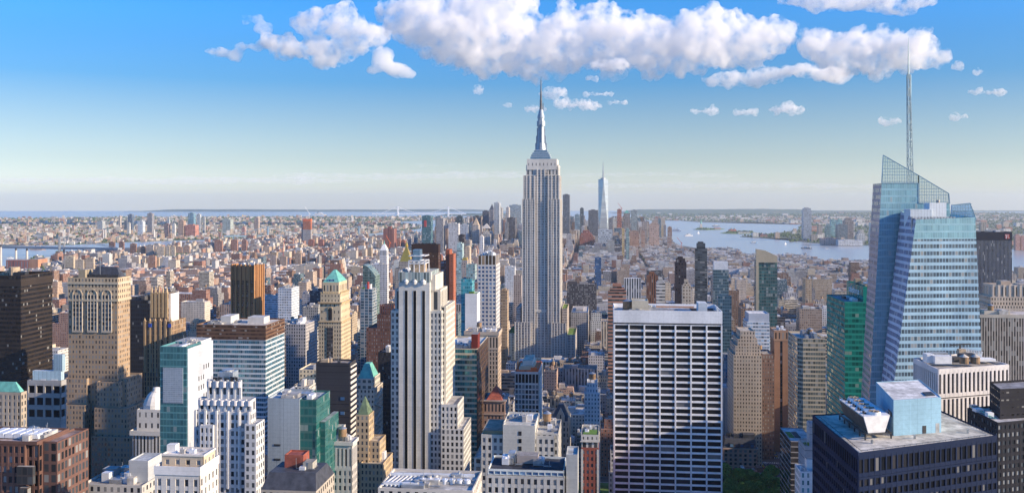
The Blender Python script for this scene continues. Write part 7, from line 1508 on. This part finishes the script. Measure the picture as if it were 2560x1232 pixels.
N_SINGLE = 190
FILL.sort(key=lambda f: -f['vis'])
singles, rest = FILL[:N_SINGLE], FILL[N_SINGLE:]
LM = [r for r in HEROES if r.get('short')]
WORD = {'tan': 'tan stone', 'brick': 'red brick', 'brown': 'brown brick', 'grey': 'grey stone', 'white': 'white', 'dark': 'dark', 'pink': 'pinkish brick', 'glass': 'blue-grey glass', 'cream': 'cream stone'}
NAME = {'tan': 'stone_building', 'brick': 'brick_building', 'brown': 'brick_building', 'grey': 'stone_building', 'white': 'office_building', 'dark': 'office_building', 'pink': 'apartment_block', 'glass': 'glass_building', 'cream': 'stone_building'}
def relations(f):
    um, vm = f['vu'], max(f['vt'], CY); out = []
    for r in LM:
        vis0, vis1 = r['vtop'], r['vbot']
        du = 0 if r['u0'] <= um <= r['u1'] else (r['u0']-um if um < r['u0'] else um-r['u1'])
        dv = 0 if vis0 <= vm <= vis1 else min(abs(vm-vis0), abs(vm-vis1))
        rel = ('below' if f['Y'] < r['Y'] else 'behind') if du == 0 else ('left of' if um < r['u0'] else 'right of')
        out.append((du*1.0+dv*1.2, rel, r['short'], 'just ' if du < 30 and dv < 60 and du > 0 else ''))
    out.sort(); return out
class Pieces:                                              # every roof piece becomes a mesh of its own
    def __init__(s): s.items = []
    def prism(s, ring, z0, z1, *a): m_ = MB(); m_.prism(ring, z0, z1, *a); s.items.append(('roof_house' if z1-z0 > 2 else 'roof_unit', m_))
pend = []
for f in singles:
    x0, y0 = from_grid(f['g'][0], f['g'][2]); T = lambda x, y, x0=x0, y0=y0: (x-x0, y-y0)
    body, roofs, tanks, feats = MB(), Pieces(), MB(), []
    emit(f, body, roofs, tanks, T, feats)
    o = body.build(NAME[f['k']]); o.location = (x0, y0, 0)
    for nm_, m_ in roofs.items: m_.build(nm_, 'facade', o)
    if tanks.f: tanks.build('water_tank', 'facade', o)
    size = 'low' if f['z'] < 22 else ('mid-height' if f['z'] < 50 else 'tall')
    w = f['g'][1]-f['g'][0]; size = ('slim ' if w < 13 else ('wide ' if w > 40 else ''))+size
    pend.append((f, o, size, feats))
def make_label(f, size, feats, lvl):
    rel = relations(f); w = f"{size} {WORD[f['k']]} block"; ft = ' with '+feats[0] if feats else ''
    opts = []
    for q in rel[:5]:
        for ft_ in ((ft, '') if ft else ('',)): opts.append(f"{w}{ft_}, {q[3]}{q[1]} {q[2]}")
    opts = [o for o in opts if len(o.split()) <= 14] or [w]
    return opts[min(lvl, len(opts)-1)]
level = {id(p[1]): 0 for p in pend}
for rnd_ in range(8):
    cnt = {}
    for f, o, s_, ft in pend: cnt.setdefault(make_label(f, s_, ft, level[id(o)]), []).append(o)
    for lab, os_ in cnt.items():
        if len(os_) > 1 and rnd_ < 7:
            for o in os_[1:]: level[id(o)] += 1
final = {}
for f, o, s_, ft in pend: final.setdefault(make_label(f, s_, ft, level[id(o)]), []).append((f, o))
ORD = ['leftmost', 'second leftmost', 'third leftmost', 'fourth leftmost', 'fifth leftmost', 'sixth leftmost', 'seventh leftmost', 'eighth leftmost']
for lab, fo in final.items():
    fo.sort(key=lambda q: q[0]['vu'])
    for i, (f, o) in enumerate(fo):
        t = lab if len(fo) == 1 else f"{lab}, {ORD[min(i, 7)]}"
        ws = t.split()
        tag(o, t, 'building', 'blocks filling the street grid')
mass = MB(); ident = lambda x, y: (x, y)
for f in rest: emit(f, mass, mass, mass, ident, [])
# ---- low city across the water
def scatter(poly, y0, y1, ky, kx, fn, seed):
    R3 = random.Random(seed); y = y0
    while y < y1:
        dx = y*kx; x = -.62*y+R3.random()*dx
        while x < .62*y:
            px_, py_ = x+R3.uniform(-.4, .4)*dx, y+R3.uniform(-.4, .4)*y*ky
            if inside(poly, px_, py_): fn(R3, px_, py_)
            x += dx
        y *= 1+ky
TREES = []
ya = math.radians(18)
def brook(R3, x, y):
    u, v = proj(x, y, 0); q = R3.random()
    t_ = .42 + (.25 if abs(v-551) < 3 or abs(v-563) < 2 else 0)
    if q < t_: TREES.append((x, y, R3.uniform(9, 15)*max(1, y/7500))); return
    k, c = pick(weights('low')); s = R3.uniform(.0028, .0058)*y; d = R3.uniform(.5, 1)*s; hgt = R3.uniform(9, 16) if q < .9 else R3.uniform(20, 48)
    if q > .9: s *= .6; d *= .6
    a = ya+R3.choice((0, .12, -.3)); ca, sa = math.cos(a), math.sin(a); ring = [(x+p*ca-r*sa, y+p*sa+r*ca) for p, r in ((-s/2, -d/2), (s/2, -d/2), (s/2, d/2), (-s/2, d/2))]
    mass.prism(ring, 0, hgt, sp(c, (.1, .1, .1), 9, 5, .4, .45), R3.choice(ROOFS), R3.random())
scatter(BROOK, 5000, 15300, .0095, .0068, brook, 5)
def jersey(R3, x, y):
    u, v = proj(x, y, 0); q = R3.random(); port = 1880 < u < 2450 and 546 < v < 562; wh = 542 < v < 551
    if q < (.4 if port else .6 if wh else .94): TREES.append((x, y, R3.uniform(9, 15)*max(1, y/8000))); return
    c = R3.choice(((.6, .58, .55), (.66, .65, .62), (.5, .4, .32), (.4, .2, .14), (.45, .44, .42))); s = R3.uniform(.003, .009)*y; d = R3.uniform(.4, 1)*s; hgt = R3.uniform(7, 15) if q < .95 else R3.uniform(20, 45)
    ring = [(x-s/2, y-d/2), (x+s/2, y-d/2), (x+s/2, y+d/2), (x-s/2, y+d/2)]; mass.prism(ring, 0, hgt, sp(c, (.1, .1, .1), 12, 6, .4, .4), R3.choice(ROOFS[:5]), R3.random())
scatter(JERSEY, 4700, 21000, .012, .0085, jersey, 9)
tag(mass.build('distant_buildings'), kind='stuff')
# ---- far trees: one mass of leafy clumps
def make_leaf(name, lo, hi, sc):
    m, nt, b = new_mat(name); L = nt.links.new; geo = N(nt, 'ShaderNodeNewGeometry'); n = N(nt, 'ShaderNodeTexNoise'); n.inputs['Scale'].default_value = sc; n.inputs['Detail'].default_value = 4; L(geo.outputs['Position'], n.inputs['Vector'])
    r = math_n(nt, 'MULTIPLY_ADD', geo.outputs['Random Per Island'], .55, math_n(nt, 'MULTIPLY_ADD', n.outputs[0], 1.2, -.4)); r.node.use_clamp = True
    L(mixc(nt, r, lo, hi), b.inputs['Base Color']); b.inputs['Roughness'].default_value = .75; b.inputs['Specular IOR Level'].default_value = .2
    return m
make_leaf('leaf_far', (.045, .080, .025), (.12, .175, .05), .02); make_leaf('leaf_near', (.08, .18, .04), (.23, .38, .09), .25)
R = random.Random(21)
def patch(u, v, ru, rv, n, hl=(9, 14)):
    for _ in range(n):
        a, q = R.uniform(0, 6.28), math.sqrt(R.random()); p = ground(u+ru*q*math.cos(a), v+rv*q*math.sin(a)); TREES.append((p.x, p.y, R.uniform(*hl)))
for u, v, ru, rv, n in ((905, 634, 16, 9, 90), (470, 669, 76, 6, 170), (1569, 663, 9, 6, 30), (1465, 669, 22, 4, 40), (96, 650, 17, 6, 60), (1220, 640, 16, 6, 40), (355, 632, 18, 4, 30), (440, 640, 40, 3, 50), (600, 640, 60, 6, 60), (1765, 573, 24, 1.2, 50), (1850, 581, 36, 2, 90), (1960, 588, 45, 3, 90), (2080, 585, 60, 5, 90), (1985, 603, 12, 2, 25), (150, 634, 10, 2, 20), (560, 650, 60, 8, 60)): patch(u, v, ru, rv, n)
for f in rest:
    if f['Y'] > 1900 and R.random() < .2: g0, g1, h0, h1 = f['g']; x, y = from_grid(g0+R.uniform(-2, 2), h0-4 if R.random() < .5 else h1+3); TREES.append((x, y, R.uniform(7, 12)))
ico = bmesh.new(); bmesh.ops.create_icosphere(ico, subdivisions=1, radius=1); IV = np.array([v.co[:] for v in ico.verts]); IF = np.array([[v.index for v in f.verts] for f in ico.faces]); ico.free()
rs = np.random.RandomState(4); V_, F_ = [], []; off = 0
for (x, y, h_) in TREES:
    for k in range(3):
        w = h_*(.36 if k else .5); vv = IV*(1+rs.uniform(-.25, .25, (len(IV), 1)))*np.array([w, w, h_*.38])
        V_.append(vv+np.array([x+rs.uniform(-.4, .4)*h_*(k > 0), y+rs.uniform(-.4, .4)*h_*(k > 0), h_*(.55+.18*rs.uniform(-1, 1)*(k > 0))])); F_.append(IF+off); off += len(IV)
me = bpy.data.meshes.new('woodland'); me.from_pydata(np.concatenate(V_).tolist(), [], np.concatenate(F_).tolist()); me.materials.append(MATS['leaf_far']); tag(link('woodland', me), kind='stuff')
# ---- the park trees beside the avenue, one by one
flat('park_lawn', [from_grid(*q) for q in ((PARK[0]+3, PARK[2]+3), (PARK[1]-3, PARK[2]+3), (PARK[1]-3, PARK[3]-3), (PARK[0]+3, PARK[3]-3))], .2, 'park_grass')
simple('bark', (.10, .075, .055), .9)
def tree_meshes(seed):
    R4 = np.random.RandomState(seed); mb = MB(); R5 = random.Random(seed)
    mb.cyl(0, 0, .45, 0, 5, plain((.1, .1, .1)), r2=.3, n=8); tips = []
    for i in range(7):
        a = i*.9+R5.random()*.5; p = (0, 0, 4+i*.5); q = (math.cos(a)*R5.uniform(2.5, 4.5), math.sin(a)*R5.uniform(2.5, 4.5), 7.5+i*.9); mb.bar(p, q, .28, plain((.1, .1, .1))); tips.append(q)
    tips += [(0, 0, 13), (1, 1, 11), (-1.5, .5, 12)]
    V, Fc = [], []
    for q in tips:
        for _ in range(420):
            d = R4.normal(size=3); d /= np.linalg.norm(d); c = np.array(q)+d*np.array([2.6, 2.6, 1.9])*R4.uniform(.45, 1)**.5; a = R4.normal(size=3)*.33; b_ = R4.normal(size=3)*.33; i = len(V)
            V += [tuple(c-a), tuple(c+b_), tuple(c+a), tuple(c-b_)]; Fc.append((i, i+1, i+2, i+3))
    me = bpy.data.meshes.new('crown'); me.from_pydata(V, [], Fc); me.materials.append(MATS['leaf_near']); return mb, me
PROTO = []
for s_ in range(3):
    mb, cm = tree_meshes(s_+1); t = mb.build('trunk', 'bark'); PROTO.append((t.data, cm)); bpy.data.objects.remove(t)
def tree(x, y, sc, label, group, i):
    r = empty('park_tree', (x, y, .15), i*1.3); r.scale = (sc, sc, sc); tag(r, label, 'tree', group); tm, cm = PROTO[i % 3]; link('trunk', tm, r); link('crown', cm, r)
k = 0
R = random.Random(5)
for h_ in np.linspace(PARK[2]+8, PARK[3]-6, 9):
    for g_ in (PARK[1]-7, PARK[1]-19, PARK[1]-32, PARK[1]-46, PARK[1]-60):
        x, y = from_grid(g_+R.uniform(-3, 3), h_+R.uniform(-4, 4))
        if CX+x/y*F > 1795: tree(x, y, R.uniform(1.1, 1.45), 'leafy green park tree in the dense grove beside the avenue', 'park trees beside the avenue', k); k += 1
for i in range(4):
    x, y = from_grid(AVES[12]+AVE_W/2+2.5, PARK[2]+30+i*26); tree(x, y, .5, 'small green street tree on the pavement across the avenue from the park', 'street trees on the avenue', i)
# ---- traffic on the avenue
def car_parts(col):
    Lc, w = 4.7, 1.85; mb = MB()
    prof = [(-2.35, .35), (2.35, .35), (2.35, .8), (1.35, .95), (.7, 1.45), (-1.2, 1.45), (-2.0, .98), (-2.35, .9)]
    for s_, rev in ((-w/2, False), (w/2, True)):
        pts = [(s_, y, z) for y, z in prof]; mb.face(pts if rev else list(reversed(pts)), plain(col, .6))
    for (ya_, za_), (yb_, zb_) in zip(prof, prof[1:]+prof[:1]): mb.face([(-w/2, ya_, za_), (w/2, ya_, za_), (w/2, yb_, zb_), (-w/2, yb_, zb_)], plain(col, .6))
    gb = MB(); gb.face([(-w*.44, 1.33, .99), (w*.44, 1.33, .99), (w*.42, .76, 1.43), (-w*.42, .76, 1.43)], plain((.02, .02, .03), .8)); gb.face([(-w*.42, -1.24, 1.43), (w*.42, -1.24, 1.43), (w*.44, -1.95, 1.03), (-w*.44, -1.95, 1.03)], plain((.02, .02, .03), .8))
    for s_ in (-1, 1): gb.box(s_*w/2-.02, s_*w/2+.02, -1.25, .9, 1.0, 1.36, plain((.02, .02, .03), .8))
    wb = []
    for sx in (-1, 1):
        for yy in (-1.45, 1.45):
            m_ = MB(); c_ = [(sx*.82+o, yy+.33*math.cos(q*math.pi/5), .33+.33*math.sin(q*math.pi/5)) for o in (-.11, .11) for q in range(10)]
            m_.face(c_[:10], plain((.02, .02, .02))); m_.face(list(reversed(c_[10:])), plain((.02, .02, .02)))
            for q in range(10): m_.face([c_[q], c_[(q+1) % 10], c_[10+(q+1) % 10], c_[10+q]], plain((.02, .02, .02)))
            wb.append(m_)
    a = mb.build('body'); g_ = gb.build('car_windows'); ws = [m_.build('wheel') for m_ in wb]; ds = (a.data, g_.data, [q.data for q in ws])
    for o in [a, g_]+ws: bpy.data.objects.remove(o)
    return ds
CARS = [((.75, .45, .02), 'yellow taxi', 'yellow taxi in the traffic on the avenue beside the park', 'taxis on the avenue'), ((.75, .75, .74), 'white car', 'white car in the traffic on the avenue beside the park', 'white cars on the avenue'), ((.03, .03, .035), 'black car', 'black car in the traffic on the avenue beside the park', 'black cars on the avenue'), ((.35, .36, .38), 'grey car', 'grey car in the traffic on the avenue beside the park', 'grey cars on the avenue'), ((.35, .04, .04), 'red car', 'red car in the traffic on the avenue beside the park', 'red cars on the avenue')]
CD = [car_parts(c[0]) for c in CARS]; R = random.Random(8)
for lane in (-9.6, -6, -2.4, 2.4, 6, 9.6):
    h_ = 660+R.uniform(0, 10)
    while h_ < 1180:
        st = abs((h_-ST0) % ST_D); 
        cu_, cv_ = proj(*from_grid(AVES[12]+lane, h_), 1)
        if not (st < 11 or st > ST_D-11) and 1880 < cu_ < 1995 and 1030 < cv_ < 1245:
            i = R.choices(range(5), (5, 4, 4, 3, 1))[0]; x, y = from_grid(AVES[12]+lane+R.uniform(-.3, .3), h_); r = empty('parked_car' if abs(lane) > 9 else 'car', (x, y, .02), -YAW); tag(r, CARS[i][2], 'car', CARS[i][3]); d = CD[i]; link('body', d[0], r); link('windows', d[1], r)
            for q in d[2]: link('wheel', q, r)
        h_ += R.uniform(6.5, 8) if abs(lane) > 9 else R.uniform(8, 22)
# ------------------------------------------------------------------ clouds and air
def cloud_mat(name, density, k, lo, hi, scale, aniso=.0):
    m = bpy.data.materials.new(name); m.use_nodes = True; nt = m.node_tree; nt.nodes.clear(); MATS[name] = m
    out = N(nt, 'ShaderNodeOutputMaterial'); v = N(nt, 'ShaderNodeVolumePrincipled'); v.inputs['Color'].default_value = (1, 1, 1, 1); v.inputs['Anisotropy'].default_value = aniso
    tc = N(nt, 'ShaderNodeTexCoord'); n = N(nt, 'ShaderNodeTexNoise'); n.inputs['Scale'].default_value = 1/(scale*k); n.inputs['Detail'].default_value = 6; n.inputs['Roughness'].default_value = .62
    mr = N(nt, 'ShaderNodeMapRange'); mr.inputs[1].default_value = lo; mr.inputs[2].default_value = hi; mr.inputs[3].default_value = 0; mr.inputs[4].default_value = density
    nt.links.new(tc.outputs['Object'], n.inputs['Vector']); nt.links.new(n.outputs[0], mr.inputs[0]); nt.links.new(mr.outputs[0], v.inputs['Density']); nt.links.new(v.outputs[0], out.inputs['Volume']); return m
CT = []
for i, (sz, dp) in enumerate(((90, 4), (36, 4), (14, 3))):
    t = bpy.data.textures.new(f"cloud_noise_{i}", 'CLOUDS'); t.noise_depth = dp; CT.append((t, sz))
def cloud(label, blobs, D, density=.009, lo=.43, hi=.55, vox=4.0, disp=1.0, scale=38, thick=.9, group=None):
    k = D/F; bm = bmesh.new()
    cu, cv = sum(b_[0] for b_ in blobs)/len(blobs), sum(b_[1] for b_ in blobs)/len(blobs); c0 = at(cu, cv, D)
    for (u, v, ru, rv) in blobs:
        p = at(u, v, D)-c0; bmesh.ops.create_icosphere(bm, subdivisions=3, radius=1, matrix=Matrix.Translation(p) @ Matrix.Diagonal((ru*k, (ru*.5+rv*.5)*thick*k, rv*k, 1)))
    me = bpy.data.meshes.new('cloud'); bm.to_mesh(me); bm.free(); o = link('cloud', me); o.location = c0; tag(o, label, 'cloud', group)
    md = o.modifiers.new('merge', 'REMESH'); md.mode = 'VOXEL'; md.voxel_size = vox*k
    for (t, sz), st in zip(CT, (110, 60, 36)):
        t2 = t.copy(); t2.noise_scale = sz*k*min(1, vox/5); d = o.modifiers.new('billow', 'DISPLACE'); d.texture = t2; d.strength = st*k*disp*min(1, vox/5); d.mid_level = .46; d.texture_coords = 'GLOBAL'
    md = o.modifiers.new('close', 'REMESH'); md.mode = 'VOXEL'; md.voxel_size = vox*k*.8
    me.materials.append(cloud_mat('cloud', density, k, lo, hi, scale)); return o
cloud('huge white cloud bank stretching above the spired skyscraper', [(1080, 50, 120, 55), (1180, 90, 150, 70), (1230, 40, 120, 60), (1280, 140, 120, 42), (1345, 170, 60, 24), (1420, 105, 110, 62), (1520, 95, 110, 66), (1640, 110, 120, 62), (1760, 100, 110, 58), (1860, 100, 80, 58), (1925, 95, 48, 46), (1000, 35, 50, 32), (1740, 148, 110, 22), (1660, 165, 50, 14), (1410, 18, 22, 14)], 9000)
cloud('white cloud with a wispy left tail, left of the huge bank', [(790, 60, 44, 42), (850, 55, 60, 34), (920, 85, 50, 26), (770, 120, 90, 22), (700, 105, 40, 12), (830, 140, 60, 18), (900, 110, 60, 22)], 8600, disp=.7)
cloud('small bright triangular cloud below the left end of the huge bank', [(955, 150, 26, 30), (985, 172, 40, 16), (940, 178, 26, 8), (1015, 186, 22, 7)], 8300, disp=.45, lo=.3, hi=.42)
cloud('broad cloud behind the tall lattice spire', [(2080, 125, 80, 30), (2170, 125, 90, 38), (2260, 125, 80, 44), (2310, 140, 44, 34), (2140, 165, 90, 16), (2220, 100, 50, 26), (2050, 100, 40, 18)], 8800)
cloud('long low cloud left of the lattice spire', [(1790, 198, 40, 12), (1850, 198, 60, 16), (1920, 186, 60, 18), (1990, 178, 60, 16), (2080, 186, 50, 14)], 8400, disp=.5)
cloud('bright cloud cut by the top edge, upper right', [(2000, 2, 60, 14), (2090, 2, 90, 18), (2180, 6, 80, 18), (2250, 18, 40, 14), (2300, 4, 40, 10)], 8200, disp=.5)
cloud('faint wisp high at upper left', [(630, 52, 22, 10), (655, 72, 22, 8)], 8600, density=.006, disp=.5)
cloud('ragged small wisp row at the left of the white clouds', [(540, 130, 30, 7), (580, 136, 20, 7), (625, 120, 34, 11), (660, 108, 24, 9)], 8600, density=.009, disp=.45)
for lab, u, v, ru, rv in (('small white cloud touching the spire tip on the right', 1385, 232, 30, 14), ('thin cloud right of the spire, under the small white one', 1450, 264, 55, 9), ('small puff right of the huge bank underside', 1478, 193, 17, 8), ('tiny flat cloud below the bank, right of the puff', 1545, 256, 28, 5), ('flat small cloud in the middle right sky', 1766, 277, 36, 5), ('second flat small cloud in the middle right sky', 1864, 281, 28, 5), ('small bright cloud in the middle right sky', 1962, 272, 42, 11), ('small round cloud left of the lattice spire', 2228, 303, 24, 7), ('small cloud at the right, upper of a pair', 2440, 228, 24, 9), ('ragged small cloud at the far right', 2490, 230, 26, 6), ('small cloud right of the lattice spire, lower', 2400, 292, 20, 6), ('tiny puff left of the spire, upper', 1195, 227, 14, 6), ('tiny puff left of the spire, lower', 1265, 262, 13, 5), ('thin wisp just left of the spire', 1340, 271, 30, 4), ('tiny puff at the upper right', 2395, 166, 12, 4), ('tiny puff further right at the upper right', 2450, 179, 12, 6), ('thin ragged cloud under the bank, right of the spire', 1500, 235, 40, 4), ('small ragged cloud between the bank and the flat cloud', 1520, 163, 46, 6)):
    R = random.Random(lab); cloud(lab, [(u+R.uniform(-.5, .5)*ru, v+R.uniform(-.3, .3)*rv, ru*R.uniform(.5, .7), rv*R.uniform(.7, 1)) for _ in range(3)]+[(u, v+rv*.2, ru, rv*.6)], 8000, density=.014, vox=2.0, disp=.7, scale=16, lo=.42, hi=.58)
for lab, u, v, ru, rv in (('long thin haze streak above the left horizon', 420, 452, 420, 7), ('long thin haze streak left of the spire above the horizon', 1040, 440, 300, 6), ('short thin streak cloud left of the spired skyscraper', 1100, 413, 65, 4), ('thin streak cloud behind the tall tapering glass tower', 1620, 437, 190, 5), ('faint long streak low in the right sky', 1850, 465, 360, 6), ('pale streak low behind the spired skyscraper', 1230, 432, 130, 4)):
    R = random.Random(lab); cloud(lab, [(u+(i-2)*ru*.38, v+R.uniform(-.4, .4)*rv, ru*.45, rv*R.uniform(.6, 1)) for i in range(5)], 21000, density=.0008, vox=3.0, disp=.25, scale=40, lo=.36, hi=.7, thick=.6, group='thin streak clouds over the horizon')
def make_haze(density):
    bm = bmesh.new(); bmesh.ops.create_cube(bm, size=1); me = bpy.data.meshes.new('haze'); bm.to_mesh(me); bm.free(); o = link('haze', me); z0, z1 = -5.6, 480.0
    o.scale = (42400, 29200, z1-z0); o.location = (0, 11900, (z0+z1)/2); tag(o, kind='stuff')
    m = bpy.data.materials.new('haze'); m.use_nodes = True; nt = m.node_tree; nt.nodes.clear(); out = N(nt, 'ShaderNodeOutputMaterial'); v = N(nt, 'ShaderNodeVolumePrincipled'); v.inputs['Color'].default_value = (.82, .91, 1, 1); v.inputs['Density'].default_value = density; v.inputs['Anisotropy'].default_value = .3
    nt.links.new(v.outputs[0], out.inputs['Volume']); me.materials.append(m); return o
make_haze(2.4e-5)
